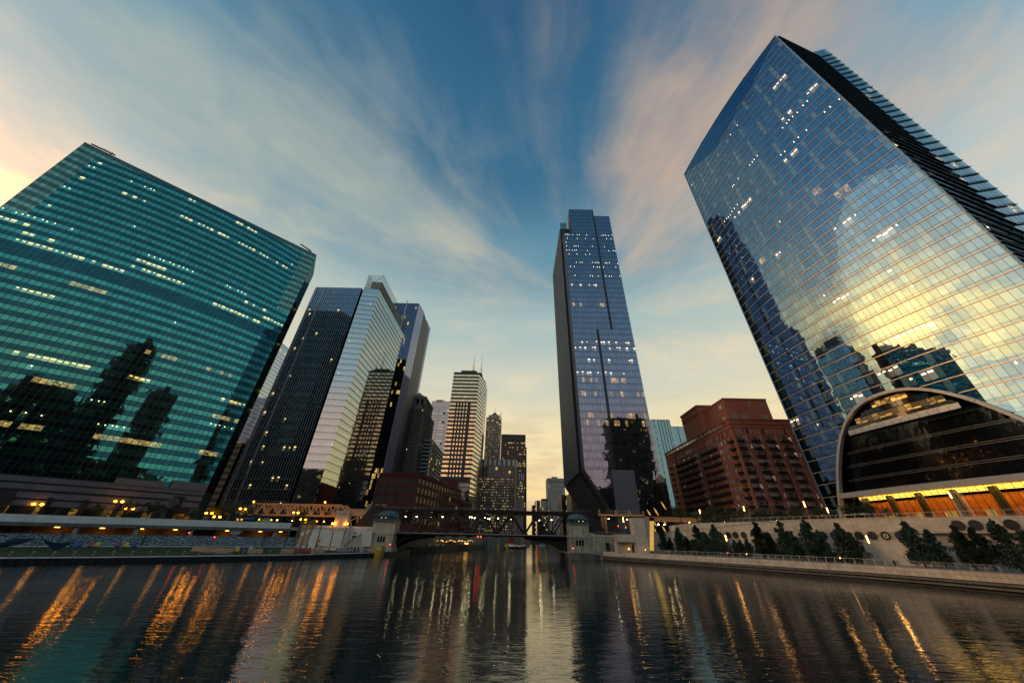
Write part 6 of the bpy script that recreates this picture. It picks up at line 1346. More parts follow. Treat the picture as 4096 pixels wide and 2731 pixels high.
for k, (x, y, z) in enumerate(LAMP_AT): street_lamp(x, y, z, ['orange twin street lamp farthest left before the grey granite base', 'tall orange twin street lamp before the granite base, left of the round louvre', 'lower orange twin street lamp just right of a taller one before the granite base', 'orange twin street lamp at the left foot of the leafy street trees', 'orange twin street lamp at the left end of the orange rail truss', 'orange twin street lamp in front of the middle of the orange rail truss', 'small orange street lamp low between the street trees', 'low orange street lamp behind the golden net sculpture'][k])
for k, (x, y, z) in enumerate(((-119, 166, 18.2), (-86.5, 166, 18.6))):
    r = thing('truss_lamp', 'small orange lamp on top of the orange truss, ' + ('left' if k == 0 else 'right') + ' one', 'lamp', (x, y, z)); b = MB(); b.bar((0, 0, -.4), (0, 0, .3), .1, .1); b.build('bracket', DARK, r); b = MB(); b.ball((0, 0, .45), .3, n=7, m=4); b.build('bulb', SOD, r)
for k, (x, y) in enumerate(((-104, 152), (-98.5, 155), (-95, 160), (-84.5, 160), (-82.2, 161.5), (-76.5, 161))):
    r = thing('shop_lamp', 'small amber lamp under the orange truss, %s from the left' % ORD[k], 'lamp', (x, y, 11.2)); b = MB(); b.tube((0, 0, -2.6), (0, 0, 0), .06, .05, 6); b.build('pole', DARK, r); b = MB(); b.lathe((0, 0, 0), [(.12, -.2), (.3, 0), (.1, .22)], 7); b.build('bulb', SOD, r)
for k, (s_, lab) in enumerate(((38.0, 'red traffic light at the end of a viaduct column'), (45.2, 'red light above the right half of the shimmering wall'))):
    q = WA + we * s_; r = thing('red_light', lab, 'traffic light', (q.x, q.y, 6.1 if k == 0 else 4.9)); b = MB(); b.box(-.15, -.15, -.35, .15, .15, .35); b.build('housing', BLACK, r); b = MB(); b.ball((.08, -.18, .1), .16, n=6, m=4); b.build('lens', REDL, r)
# street trees, shrubs
for k, (x, y, h, wd) in enumerate(((-146, 118.6, 3.9, 1.0), (-139.6, 123.3, 6.6, .8), (-138.2, 123.8, 3.8, 1.1), (-133.3, 127.7, 8.2, .8), (-128.9, 130.7, 8.4, .9), (-123.9, 134.3, 5.2, 1.0), (-119.5, 138.0, 6.6, .9), (-114.6, 141.6, 8.0, 1.0), (-111.2, 144.4, 9.8, 1.05), (-107.2, 147.6, 9.2, .95), (-103.5, 149.6, 5.4, .9), (-91, 159.5, 8.5, .6))):
    tree('round', x, y, 8.6, h, 'green street tree on the upper road of the left bank, %s from the left' % ORD[k], 'street trees on the left bank', wd)
# bus at the kerb
bs = thing('city_bus', 'blue and green city bus standing on the upper road before the orange truss', 'bus', (-108.8, 156, 8.6), .30); b = MB(); b.box(-6.3, -1.25, .5, 6.3, 1.25, 3.1); b.box(-6.1, -1.15, 3.1, 6.1, 1.15, 3.3); b.build('body', matte('bus_blue', (.03, .22, .40), .35, .1), bs)
b = MB(); b.box(-6.2, -1.28, 1.55, 1.5, -1.26, 2.6); b.build('window', glass('bus_glass', (.3, .4, .4), .3, .05, .1), bs); b = MB(); b.box(1.6, -1.28, .7, 6.2, -1.26, 2.7); b.build('side_panel', matte('bus_green', (.16, .36, .10), .4, .1), bs)
for x in (-4.3, 4.3):
    b = MB(); b.tube((x, -1.3, .5), (x, 1.3, .5), .5, .5, 12); b.build('wheel', BLACK, bs)
b = MB(); b.box(6.28, -.9, 2.5, 6.33, .9, 2.9); b.build('front_sign', AMBER, bs)
# ------------------------------------------------ lawn furniture
def lounger(x, y, z, rot, lab, wdt=3.6):
    r = thing('timber_lounger', lab, 'lounger', (x, y, z), rot, 'broad timber loungers along the lawn'); n = 6
    for k in range(n): 
        b = MB(); f = k / n; b.obox((0, .14 + .26 * k, .28 + .19 * k), (wdt / 2, 0, 0), (0, .15, .06), (0, -.02, .035)); b.build('plank', WOOD, r)
    for k in range(3): b = MB(); b.obox((0, -.02 - .0 * k, .06 + .10 * k), (wdt / 2, 0, 0), (0, .03, 0), (0, 0, .045)); b.build('front_plank', WOOD, r)
    for sx in (-1, 1): b = MB(); b.poly([(sx * wdt / 2, 0, 0), (sx * wdt / 2, 1.8, 0), (sx * wdt / 2, 1.7, 1.4), (sx * wdt / 2, 0, .3)]); b.build('side_panel', WOOD, r)
LG_ = [(-92.7, 114.2, 'timber lounger at the left end of the row of three', .30), (-87.8, 113.0, 'middle timber lounger of the row of three', .38), (-83.3, 112.0, 'timber lounger at the right end of the row of three', .45), (-75.4, 113.9, 'single timber lounger between the row of three and the red chairs', .62), (-67.9, 117.3, 'timber lounger just left of the red chairs', .70), (-61.5, 123.0, 'timber lounger right of the golden net posts', .80)]
for x, y, lab, ro in LG_: lounger(x, y, 1.22, ro, lab + ' on the lawn', 3.9 if x < -80 else 3.4)
for x, y, lab in ((-70.6, 143.4, 'left one of two timber loungers against the cream wall'), (-66.6, 143.6, 'right one of two timber loungers against the cream wall')): lounger(x, y, 2.35, .05, lab, 3.1)
def deck_chair(x, y, z, rot, col, lab):
    r = thing('garden_chair', lab, 'garden chair', (x, y, z), rot, 'coloured slatted garden chairs on the lawn'); m_ = MATS.get('chair_' + col) or matte('chair_' + col, dict(blue=(.02, .13, .42), navy=(.02, .06, .25), red=(.50, .03, .03), yellow=(.70, .48, .03), white=(.6, .62, .62), plum=(.25, .03, .10))[col], .45, .06)
    for k in range(5): b = MB(); b.obox((-.4 + .2 * k, .62, .92 + .03 * (2 - abs(k - 2))), (.085, 0, 0), (0, .025, .0), (0, .24, .58)); b.build('back_slat', m_, r)
    b = MB(); b.obox((0, .08, .44), (.46, 0, 0), (0, .5, -.10), (0, 0, .03)); b.build('seat', m_, r)
    for sx in (-.54, .54):
        b = MB(); b.box(sx - .1, -.5, .66, sx + .1, .55, .71); b.build('armrest', m_, r); b = MB(); b.box(sx - .05, -.46, 0, sx + .05, -.36, .66); b.build('leg', m_, r); b = MB(); b.bar((sx, .45, .5), (sx, .95, 0), .07, .1); b.build('leg', m_, r)
for x, y, z, col, lab in ((-126.6, 111.3, 1.9, 'blue', 'left blue chair of the far left trio'), (-124.7, 111.2, 1.9, 'navy', 'dark blue chair in the middle of the far left trio'), (-122.4, 112.0, 1.9, 'red', 'red chair with a yellow neighbour in the far left trio'), (-121.6, 112.9, 1.9, 'yellow', 'yellow chair at the right of the far left trio'),
        (-117.2, 114.6, 1.9, 'plum', 'plum red chair left of the second yellow chair'), (-115.4, 115.0, 1.9, 'yellow', 'bright yellow chair in the second group from the left'), (-113.6, 116.0, 1.9, 'navy', 'dark blue chair right of the bright yellow one'),
        (-82.2, 114.4, 1.3, 'blue', 'blue chair next to the row of three loungers'), (-80.8, 113.6, 1.3, 'yellow', 'yellow chair right of the row of three loungers'), (-79.9, 114.6, 1.3, 'plum', 'plum chair half hidden behind a yellow one'), (-78.9, 113.9, 1.3, 'navy', 'navy chair left of the white chair'), (-77.6, 114.6, 1.3, 'white', 'white chair at the end of the mixed group'),
        (-65.3, 118.0, 1.4, 'red', 'left chair of three red ones by the net posts'), (-64.0, 119.0, 1.4, 'red', 'middle chair of three red ones by the net posts'), (-62.9, 119.6, 1.4, 'red', 'right chair of three red ones by the net posts')): deck_chair(x, y, z, .55, col, lab)
# hammock sails
def sail(lab, P, posts):
    r = thing('shade_sail', lab, 'shade sail', (P[0][0], P[0][1], 2.0)); b = MB(); N = 8; A, B, D, E_ = [Vector(p) - r.location for p in P]
    for i in range(N):
        for j in range(N):
            q = []
            for u_, v_ in ((i, j), (i + 1, j), (i + 1, j + 1), (i, j + 1)):
                u, v = u_ / N, v_ / N; p_ = A.lerp(B, u).lerp(E_.lerp(D, u), v); q.append(p_ - UP * (1.1 * 4 * u * (1 - u) * .5 + .5 * v * (1 - v)))
            b.poly(q, smooth=True)
    b.build('cloth', matte('navy_cloth', (.012, .03, .09), .8, .1) if 'navy_cloth' not in MATS else MATS['navy_cloth'], r)
    for q in posts:
        b = MB(); b.bar(Vector((q[0], q[1], 1.6)) - r.location, Vector((q[0] + .15, q[1], q[2])) - r.location, .12, .12); b.build('post', matte('navy_post', (.02, .05, .12), .5) if 'navy_post' not in MATS else MATS['navy_post'], r)
sail('large dark blue sail hammock at the far left of the lawn', [(-131, 92.5, 2.2), (-125.4, 97.0, 4.4), (-122.6, 98.8, 4.5), (-128, 96, 2.3)], [(-125.4, 97.0, 5.0), (-122.6, 98.8, 4.6), (-131, 92.5, 2.4)])
sail('smaller dark blue sail hammock left of the coloured chairs', [(-122.1, 99.4, 4.4), (-117.5, 103, 3.7), (-118.8, 102.4, 2.3), (-120.4, 101.0, 2.4)], [(-122.1, 99.4, 4.6), (-117.5, 103, 3.9), (-119.6, 103.4, 5.8)])
# golden net sculpture on five posts
nt = thing('net_sculpture', 'golden net sculpture hung between tall slate posts on the lawn', 'sculpture', (-69, 126, 1.6)); lo = nt.location
PT = [(-73.2, 123.6), (-71.4, 125.2), (-68.6, 127.9), (-66.5, 129.8), (-70.2, 127.6)]
for x, y in PT:
    b = MB(); b.tube(Vector((x, y, 1.5)) - lo, Vector((x, y, 11.7)) - lo, .19, .17, 7); b.build('post', matte('slate_post', (.075, .105, .125), .5, .1) if 'slate_post' not in MATS else MATS['slate_post'], nt)
b = MB(); b.bar(Vector((*PT[0], 11.6)) - lo, Vector((*PT[3], 11.6)) - lo, .5, .25); b.bar(Vector((*PT[0], 11.6)) - lo, Vector((*PT[4], 11.6)) - lo, .4, .25); b.bar(Vector((*PT[4], 11.6)) - lo, Vector((*PT[3], 11.6)) - lo, .4, .25); b.build('top_frame', MATS['slate_post'], nt)
NM, t = newmat('gold_net'); tr = t.n('ShaderNodeBsdfTransparent'); df = t.n('ShaderNodeBsdfDiffuse'); df.inputs[0].default_value = (.42, .24, .04, 1); tl = t.n('ShaderNodeBsdfTranslucent'); tl.inputs[0].default_value = (.5, .28, .04, 1); ad = t.n('ShaderNodeMixShader'); ad.inputs[0].default_value = .4; t.link(df.outputs[0], ad.inputs[1]); t.link(tl.outputs[0], ad.inputs[2]); mx = t.n('ShaderNodeMixShader'); mx.inputs[0].default_value = .62; t.link(tr.outputs[0], mx.inputs[1]); t.link(ad.outputs[0], mx.inputs[2]); finish(t, mx.outputs[0])
b = MB(); N, M_ = 14, 18
def netp(u, v):
    a = Vector((-71.6, 126.2, 11.0)).lerp(Vector((-67.4, 129.0, 10.4)), u); c = Vector((-69.3, 125.6, 2.6)).lerp(Vector((-67.6, 127.4, 6.6)), u); p = a.lerp(c, v); s_ = math.sin(u * 3.14)
    return p + Vector((-1.6 * math.sin(v * 3.1) * (1 - u) * 1.2 + .35 * math.sin(9 * u + 4 * v), .5 * math.sin(7 * v + 5 * u), -1.3 * s_ * math.sin(v * 2.6) + .3 * math.sin(11 * u))) - lo
for i in range(N):
    for j in range(M_):
        if (j in (7, 8) and 4 < i < 11): continue
        b.poly([netp(i / N, j / M_), netp((i + 1) / N, j / M_), netp((i + 1) / N, (j + 1) / M_), netp(i / N, (j + 1) / M_)], smooth=True)
b.build('net', NM, nt)
# ------------------------------------------------ cream abutment, monument, stairs
ab = thing('abutment_wall', 'cream concrete abutment wall with a doorway left of the pale bridge house', 'wall', (-68, 147, 1)); lo = ab.location
b = MB(); b.prism(shift([(-82, 146.0), (-63.2, 144.8), (-63.2, 152), (-82, 152)], lo), 0, 7.6); b.build('main_wall', matte('cream_wall', (.74, .68, .56), .8, .08, .3, streak=.12), ab)
for x0, x1 in ((-72.5, -68.6), (-68.2, -64.4)): b = MB(); b.prism(shift([(x0, 143.6), (x1, 143.6), (x1 - .4, 145.5), (x0 + .4, 145.5)], lo), 0, 6.6); b.build('buttress', MATS['cream_wall'], ab)
b = MB(); b.prism(shift([(-63.2, 146.5), (-53.6, 146.5), (-53.6, 152), (-63.2, 152)], lo), 0, 8.3); b.build('stair_wall', MATS['cream_wall'], ab)
b = MB(); b.prism(shift([(-82, 145.6), (-63.2, 144.4), (-63.2, 146), (-82, 147)], lo), 7.6, 8.4); b.build('coping', MATS['cream_wall'], ab)
b = MB(); b.box(6.1, -.6, 1.7, 7.7, -.45, 5.2); b.build('doorway', BLACK, ab); b = MB(); b.box(6.4, -.75, 6.0, 7.2, -.4, 6.3); b.build('wall_lamp', DARK, ab)
b = MB()
for k in range(7): b.obox((12.6 - .1 * k, -2.0, 2.2 + .75 * k), (1.9, 0, 0), (0, .3, 0), (0, 0, .34))
b.build('coursed_face', MATS['cream_wall'], ab)
lb2 = thing('life_ring_box', 'orange rounded life ring cabinet on the cream wall', 'cabinet', (-73.6, 145.3, 3.9)); b = MB(); b.box(-.45, -.2, 0, .45, .1, .75); b.lathe((0, -.05, .75), [(.45, -.02), (.4, .2), (.2, .38)], 10); b.build('casing', matte('orange_box', (.7, .32, .03), .5, .08), lb2)
mo = thing('stone_monument', 'carved limestone pylon with twin lamps above the cream wall', 'monument', (-67.4, 146, 8.0)); b = MB(); b.box(-3.3, -1.6, -.5, 3.3, 2.6, .5); b.box(-2.9, -1.2, .5, 2.9, 2.2, 1.1); b.build('plinth', STONE, mo)
b = MB(); b.prism([(-2.5, -.9), (2.5, -.9), (2.5, 1.8), (-2.5, 1.8)], 1.1, 5.6); b.box(-1.6, -1.0, 1.8, 1.9, -.9, 4.9); b.build('shaft', STONE, mo); b = MB(); b.box(-2.9, -1.3, 5.6, 2.9, 2.2, 6.0); b.box(-2.6, -1.0, 6.0, 2.6, 1.9, 6.6); b.build('cornice', STONE, mo)
for sx in (-1, 1): b = MB(); b.obox((sx * 1.9, -1.5, -1.0), (.6, 0, 0), (0, .5, 0), (0, 0, .6)); b.build('bracket', STONE, mo)
for k, x in enumerate((-2.2, 2.7)):
    r = thing('globe_lamp', 'twin globe lamp at the ' + ('left' if k == 0 else 'right') + ' corner of the limestone pylon', 'lamp', (-67.4 + x, 144.4, 8.5)); b = MB(); b.lathe((0, 0, 0), [(.5, 0), (.25, .5), (.35, .9), (.12, 1.2)], 9); b.build('base', STONE, r); b = MB(); b.bar((-.55, 0, 1.3), (.55, 0, 1.3), .1, .1); b.build('arm', DARK, r)
    for sx in (-.5, .5): b = MB(); b.ball((sx, 0, 1.6), .3, n=8, m=5); b.build('lamp_globe', SOD, r)
stp = thing('stair', 'concrete steps with white handrails down to the left quay', 'stairs', (-60.5, 138.6, 1.0), .75); b = MB()
for k in range(7): b.box(-1.9, .36 * k, 0, 1.9, 2.9, .19 * (k + 1))
b.build('step', CONC, stp); b = MB()
for sx in (-1.9, 0, 1.9): b.bar((sx, 0, 1.0), (sx, 2.6, 2.3), .06, .06); b.bar((sx, 0, .1), (sx, 0, 1.0), .06, .06); b.bar((sx, 2.6, 1.3), (sx, 2.6, 2.3), .06, .06)
b.build('handrail', WHITEP, stp)
for k in range(4):
    r = thing('litter_bin', 'dark blue litter bin by the pale bridge house, %s from the left' % ORD[k], 'bin', (-61.3 + 1.25 * k, 143.6, 1.15)); b = MB(); b.lathe((0, 0, 0), [(.36, 0), (.42, 1.15)], 8); b.build('body', matte('bin_blue_%d' % k, ((.01, .012, .02), (.02, .06, .16), (.01, .012, .02), (.015, .05, .2))[k], .5), r); b = MB(); b.lathe((0, 0, 1.15), [(.46, 0), (.3, .22)], 8); b.build('lid', BLACK, r)
bn = thing('litter_bin', 'black litter bin on the lawn path left of the orange life ring cabinet', 'bin', (-76.4, 142.6, 2.3)); b = MB(); b.lathe((0, 0, 0), [(.3, 0), (.34, .9)], 8); b.build('body', BLACK, bn)
# ------------------------------------------------ people
SKIN = matte('skin', (.35, .20, .14), .6, .05)
def person(lab, loc, rot, pose, shirt, trousers, hair=(.03, .02, .015)):
    r = thing('person', lab, 'person', loc, rot)
    if pose == 'stand': J = dict(pel=(0, 0, .95), ch=(0, -.02, 1.32), nk=(0, 0, 1.5), hd=(0, -.02, 1.66), ls=(.19, 0, 1.42), le=(.25, .03, 1.14), lh=(.24, -.08, .9), rs=(-.19, 0, 1.42), re=(-.27, 0, 1.15), rh=(-.22, -.18, 1.0), lhip=(.1, 0, .9), lk=(.11, -.05, .5), lf=(.12, 0, .08), lt=(.13, -.14, .04), rhip=(-.1, 0, .9), rk=(-.11, -.02, .5), rf=(-.12, .05, .08), rt=(-.13, -.1, .04))
    else: J = dict(pel=(0, 0, .5), ch=(0, -.06, .88), nk=(0, -.08, 1.06), hd=(0, -.12, 1.22), ls=(.19, -.06, .98), le=(.26, -.18, .74), lh=(.16, -.38, .62), rs=(-.19, -.06, .98), re=(-.26, -.18, .74), rh=(-.14, -.4, .62), lhip=(.1, -.04, .48), lk=(.13, -.45, .52), lf=(.13, -.5, .08), lt=(.14, -.64, .04), rhip=(-.1, -.04, .48), rk=(-.13, -.45, .52), rf=(-.13, -.46, .08), rt=(-.14, -.6, .04))
    rad = dict(pel=.15, ch=.17, nk=.06, hd=.11, ls=.075, le=.05, lh=.04, rs=.075, re=.05, rh=.04, lhip=.1, lk=.065, lf=.045, lt=.04, rhip=.1, rk=.065, rf=.045, rt=.04)
    ed = [('pel', 'ch'), ('ch', 'nk'), ('nk', 'hd'), ('ch', 'ls'), ('ls', 'le'), ('le', 'lh'), ('ch', 'rs'), ('rs', 're'), ('re', 'rh'), ('pel', 'lhip'), ('lhip', 'lk'), ('lk', 'lf'), ('lf', 'lt'), ('pel', 'rhip'), ('rhip', 'rk'), ('rk', 'rf'), ('rf', 'rt')]
    def skin(nm, names, grow, mat):
        ns = list(names); me = bpy.data.meshes.new(nm); me.from_pydata([J[n] for n in ns], [(ns.index(a), ns.index(b)) for a, b in ed if a in ns and b in ns], []); me.materials.append(mat)
        o = bpy.data.objects.new(nm, me); C.objects.link(o); adopt(o, r); o.modifiers.new('skin', 'SKIN'); me.skin_vertices.new() if not me.skin_vertices else None
        for i, n in enumerate(ns):
            sv_ = me.skin_vertices[0].data[i]; g = rad[n] + grow; sv_.radius = (g, g); sv_.use_root = (i == 0)
        o.modifiers.new('sub', 'SUBSURF').levels = 1; o.modifiers['sub'].render_levels = 1; return o
    skin('body', J, 0, SKIN); skin('shirt', ('ch', 'pel', 'ls', 'le', 'rs', 're'), .018, matte('shirt_' + lab[:9], shirt, .8)); skin('trousers', ('pel', 'lhip', 'lk', 'lf', 'rhip', 'rk', 'rf'), .016, matte('trousers_' + lab[:9], trousers, .8))
    b = MB(); h = Vector(J['hd']); b.lathe(h + Vector((0, .02, .0)), [(.118, 0), (.115, .07), (.06, .125)], 9); b.build('hair', matte('hair_' + lab[:9], hair, .7), r)
    b = MB(); b.ball(h + Vector((0, -.115, -.01)), .018, n=5, m=3); b.ball(h + Vector((.04, -.1, .03)), .013, n=5, m=3); b.ball(h + Vector((-.04, -.1, .03)), .013, n=5, m=3); b.box(-.03, h.y - .11, h.z - .06, .03, h.y - .1, h.z - .05); b.build('face', matte('face_' + lab[:9], (.22, .11, .08), .6), r)
person('person in dark clothes sitting in front of the left lounger by the cream wall', (-72.6, 142.4, 2.3), -.3, 'sit', (.03, .03, .05), (.02, .02, .03))
person('person in a pale shirt standing at the top of the quay steps', (-62.4, 142.3, 2.35), .5, 'stand', (.5, .5, .48), (.06, .07, .1))
person('walker in black clothes on the quay beside the steps', (-58.0, 138.6, 1.1), .8, 'stand', (.012, .012, .015), (.012, .012, .015))
r = thing('folding_chair', 'yellow folding chair under the seated person by the cream wall', 'chair', (-72.6, 142.5, 2.3), -.3); b = MB(); b.box(-.28, -.25, .38, .28, .3, .43); b.build('seat', MATS['chair_yellow'], r); b = MB(); b.box(-.28, .28, .43, .28, .33, .85); b.build('backrest', MATS['chair_yellow'], r)
for sx in (-.25, .25): b = MB(); b.bar((sx, -.22, 0), (sx, .28, .4), .04, .04); b.bar((sx, .28, 0), (sx, -.22, .4), .04, .04); b.build('leg', DARK, r)
# ================================================================ RIGHT BANK
PE = [(33.4, 143.6), (44.6, 130.4), (56.3, 116.1), (64.6, 104.4), (70.9, 95.0), (76.2, 86.2), (80.4, 77.2), (83.6, 66), (86, 50), (87, 20)]   # promenade edge, z = 2.8
TW = [(51.2, 144.3), (64, 123.5), (80, 97.6), (90.1, 81.2), (97, 70), (105, 57), (122, 30)]                                                                  # tiled wall line
PW = [(30, 141)] + offset(PE, -1.7)[1:]
prom = MB(); prom.prism(PE + [(160, 20), (160, 160), (36, 160)], -3, 2.8, 0, 1); prom.build('promenade', [WET, PAVE], kind='structure')
# river wall: tiled band on top, three ledges of wet timber and concrete stepping down to the water
rw = thing('river_wall', 'stepped river wall with a pale tiled band on top along the right promenade', 'river wall', (60, 110, 0)); lo = rw.location
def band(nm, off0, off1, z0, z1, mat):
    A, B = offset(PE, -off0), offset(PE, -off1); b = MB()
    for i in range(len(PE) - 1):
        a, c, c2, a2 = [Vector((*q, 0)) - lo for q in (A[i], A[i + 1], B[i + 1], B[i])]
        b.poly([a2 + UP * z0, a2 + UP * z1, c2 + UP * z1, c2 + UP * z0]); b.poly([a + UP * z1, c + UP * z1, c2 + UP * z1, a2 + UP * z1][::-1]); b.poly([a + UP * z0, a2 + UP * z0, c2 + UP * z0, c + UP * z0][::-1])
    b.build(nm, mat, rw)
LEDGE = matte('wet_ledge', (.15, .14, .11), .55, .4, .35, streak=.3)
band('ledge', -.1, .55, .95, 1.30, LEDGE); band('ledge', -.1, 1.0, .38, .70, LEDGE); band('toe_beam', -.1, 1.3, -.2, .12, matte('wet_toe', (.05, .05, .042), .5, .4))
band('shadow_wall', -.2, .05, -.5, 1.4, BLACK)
# tile courses of the band (each tile a piece)
tile_me = None
def tile_run(parent, line, zs, w_, mat, off, nobj, nm='tile', skip=None, gap=.018):
    P = [(x, y) for x, y, e in along(line, w_)]; P = P[::-1]
    facade(parent, P, zs, dict(a=mat), lambda i, j: 'a', (gap, gap), off, .0008, nobj, nm, 'small_' + nm, skip)
b = MB()
for i in range(len(PE) - 1):
    a, c = Vector((*PE[i], 0)) - lo, Vector((*PE[i + 1], 0)) - lo; e_ = (c - a).normalized(); n_ = Vector((e_.y, -e_.x, 0)); b.poly([a - n_ * .02 + UP * 1.3, a - n_ * .02 + UP * 2.81, c - n_ * .02 + UP * 2.81, c - n_ * .02 + UP * 1.3])
b.build('band_back', JOINT, rw)
def faced(line): return line
PEr = PE
def tiles(parent, line, zs, w_, mat, off, nobj, skip=None, nm='tile'):
    """line runs left to right as seen from the water"""
    P = [(x, y) for x, y, e in along(line, w_)]
    facade(parent, P, zs, dict(a=mat), lambda i, j: 'a', (.018, .018), off, .0008, nobj, nm, 'small_' + nm, skip)
tiles(rw, PE, [1.42, 2.1, 2.78], .92, TILE, .03, 300)
for k, s_ in enumerate((31.6, 51.8, 66.5)):
    q = along(PE, .5)[int(s_ / .5)]; r = thing('ladder', 'steel ladder on the tiled river wall, %s from the bridge' % ORD[k], 'ladder', (q[0], q[1], 0)); e_ = Vector((q[2][0], q[2][1], 0)); n_ = Vector((e_.y, -e_.x, 0)); b = MB()
    for sx in (-.3, .3): b.bar(e_ * sx + n_ * .22 + UP * .3, e_ * sx + n_ * .22 + UP * 3.0, .05, .05)
    b.build('rail', GALV, r)
    for z in lin(.5, 2.7, 7): b = MB(); b.bar(e_ * -.3 + n_ * .22 + UP * z, e_ * .3 + n_ * .22 + UP * z, .045, .045); b.build('rung', GALV, r)
def railing(lab, line, z, step, h=1.1, inset=.35, fine=.22):
    L_ = offset(line, inset); r = thing('railing', lab, 'railing', (L_[0][0], L_[0][1], z)); pts_ = along(L_, step); b = MB(); lo_ = Vector((L_[0][0], L_[0][1], z)); wm = MB()
    for k, (x, y, e) in enumerate(pts_):
        q = Vector((x, y, z)) - lo_; q2 = MB(); q2.bar(q, q + UP * h + Vector((-e[1], e[0], 0)) * .18, .07, .07); q2.build('post', GALV, r)
        if k + 1 < len(pts_):
            c = Vector((pts_[k + 1][0], pts_[k + 1][1], z)) - lo_; b.bar(q + UP * h, c + UP * h, .07, .06); b.bar(q + UP * .12, c + UP * .12, .04, .04)
            n = int((c - q).length / fine)
            for i in range(1, n): p_ = q.lerp(c, i / n); wm.bar(p_ + UP * .12, p_ + UP * h, .022, .022)
    b.build('handrail', GALV, r); wm.build('baluster', matte('baluster_steel', (.16, .17, .17), .5, .1, metal=.4) if 'baluster_steel' not in MATS else MATS['baluster_steel'], r, kind='stuff')
railing('long grey steel railing along the edge of the right promenade', PE[1:8], 2.8, 1.75)
# tiled plaza wall with round openings
pw = thing('plaza_wall', 'cream tiled wall with a row of round openings below the plaza', 'wall', (75, 105, 2.8)); lo = pw.location
def tz(x): return interp(x, [(51, 8.6), (56, 9.1), (64, 10.4), (70.5, 11.3), (75.5, 11.95), (80, 12.05), (130, 11.95)])
we2 = Vector((90.1 - 51.2, 81.2 - 144.3, 0)).normalized(); wn2 = Vector((we2.y, -we2.x, 0))
def on_wall(s): return Vector((51.2, 144.3, 0)) + we2 * s
WINS = [22.4 + 1.2, 26.5 + .6, 29.1 + .5, 31.5 + .6, 33.9 + .5, 36.2 + .6, 40.4 + .5, 42.8 + .4, 47.4 + .3, 54.2, 56.5, 58.9, 61.3, 63.7, 66.1, 68.4, 70.8]
WINS = [x - .9 for x in WINS]
cw_, rw_ = 1.06, .40; ncol = int(74.1 / cw_); zs = [2.8 + rw_ * k for k in range(24)]
P = [tuple(on_wall(74.1 * i / ncol)[:2]) for i in range(ncol + 1)]
def pskip(i, j):
    s_ = 74.1 * (i + .5) / ncol; zz = (zs[j] + zs[j + 1]) / 2
    if zs[j + 1] > tz(on_wall(s_).x) + .1: return True
    if any((s_ - c) ** 2 + (zz - 8.4) ** 2 < .95 ** 2 for c in WINS): return True
    return (53.6 < s_ < 61.3 and zz < 4.9) or (61.6 < s_ < 63.5 and zz < 5.3)
facade(pw, P, zs, dict(a=TILE), lambda i, j: 'a', (.014, .014), .05, .0008, 300, 'tile', 'small_tile', pskip)
b = MB()
for i in range(37):
    s0, s1 = 74.1 * i / 37, 74.1 * (i + 1) / 37; a, c = on_wall(s0) - lo, on_wall(s1) - lo; a.z = c.z = 0; ta, tb_ = tz(on_wall(s0).x) - 2.8, tz(on_wall(s1).x) - 2.8
    b.poly([a, c, c + UP * tb_, a + UP * ta]); b.poly([a + UP * ta, c + UP * tb_, c + UP * tb_ - wn2 * 1.0, a + UP * ta - wn2 * 1.0])
b.build('wall_back', matte('wall_back_tile', (.42, .375, .30), .75, .12, .4, streak=.12), pw)
cp_ = MB()
for i in range(37):
    s0, s1 = 74.1 * i / 37, 74.1 * (i + 1) / 37; a, c = on_wall(s0), on_wall(s1); cp_.bar(Vector((a.x, a.y, tz(a.x) + .05)) - lo + wn2 * .0, Vector((c.x, c.y, tz(c.x) + .05)) - lo, .5, .14)
cp_.build('coping', TILE, pw)
def disc(b, c, r0, r1, n_, o, mi=0, N=26):
    ex = we2
    for i in range(N):
        a0, a1 = 2 * math.pi * i / N, 2 * math.pi * (i + 1) / N; f = lambda r_, a_: c + (ex * math.cos(a_) + UP * math.sin(a_)) * r_ + n_ * o
        if r0 > 0: b.poly([f(r0, a0), f(r1, a0), f(r1, a1), f(r0, a1)], mi)
        else: b.poly([c + n_ * o, f(r1, a0), f(r1, a1)], mi)
RIM = matte('round_rim', (.46, .42, .35), .5, .08); HOLE = matte('opening_dark', (.010, .011, .013), .5, .3)
def porthole(parent, c, lo_, n_, spiral=False, R0=.9):
    b = MB(); c = c - lo_
    disc(b, c, R0, R0 + .14, n_, .16); N = 26
    for i in range(N):
        a0, a1 = 2 * math.pi * i / N, 2 * math.pi * (i + 1) / N; f = lambda r_, a_, o: c + (we2 * math.cos(a_) + UP * math.sin(a_)) * r_ + n_ * o
        b.poly([f(R0 + .14, a0, .16), f(R0 + .14, a0, 0), f(R0 + .14, a1, 0), f(R0 + .14, a1, .16)]); b.poly([f(R0, a0, .10), f(R0, a0, .16), f(R0, a1, .16), f(R0, a1, .10)])
    o = b.build('opening_rim', RIM, parent); b = MB(); disc(b, c, 0, R0, n_, .09); b.build('dark_opening', HOLE, o)
    if spiral: b = MB(); disc(b, c, .24, .44, n_, .13); b.build('white_ring', WHITEP, o)
for k, s_ in enumerate(WINS): porthole(pw, on_wall(s_) + UP * 8.4, lo, wn2, k == 15)
b = MB(); c = on_wall(57.4) - lo; c.z = 1.05
for k in range(15): b.obox(c + wn2 * .1 + UP * (.0 + .08 * (k - 6.5) * 1.6), we2 * 3.7, wn2 * .05, UP * .04)
b.build('louvre', STEEL, pw); b = MB(); b.obox(c + wn2 * .02, we2 * 3.8, wn2 * .04, UP * 1.0); b.build('louvre_back', BLACK, pw)
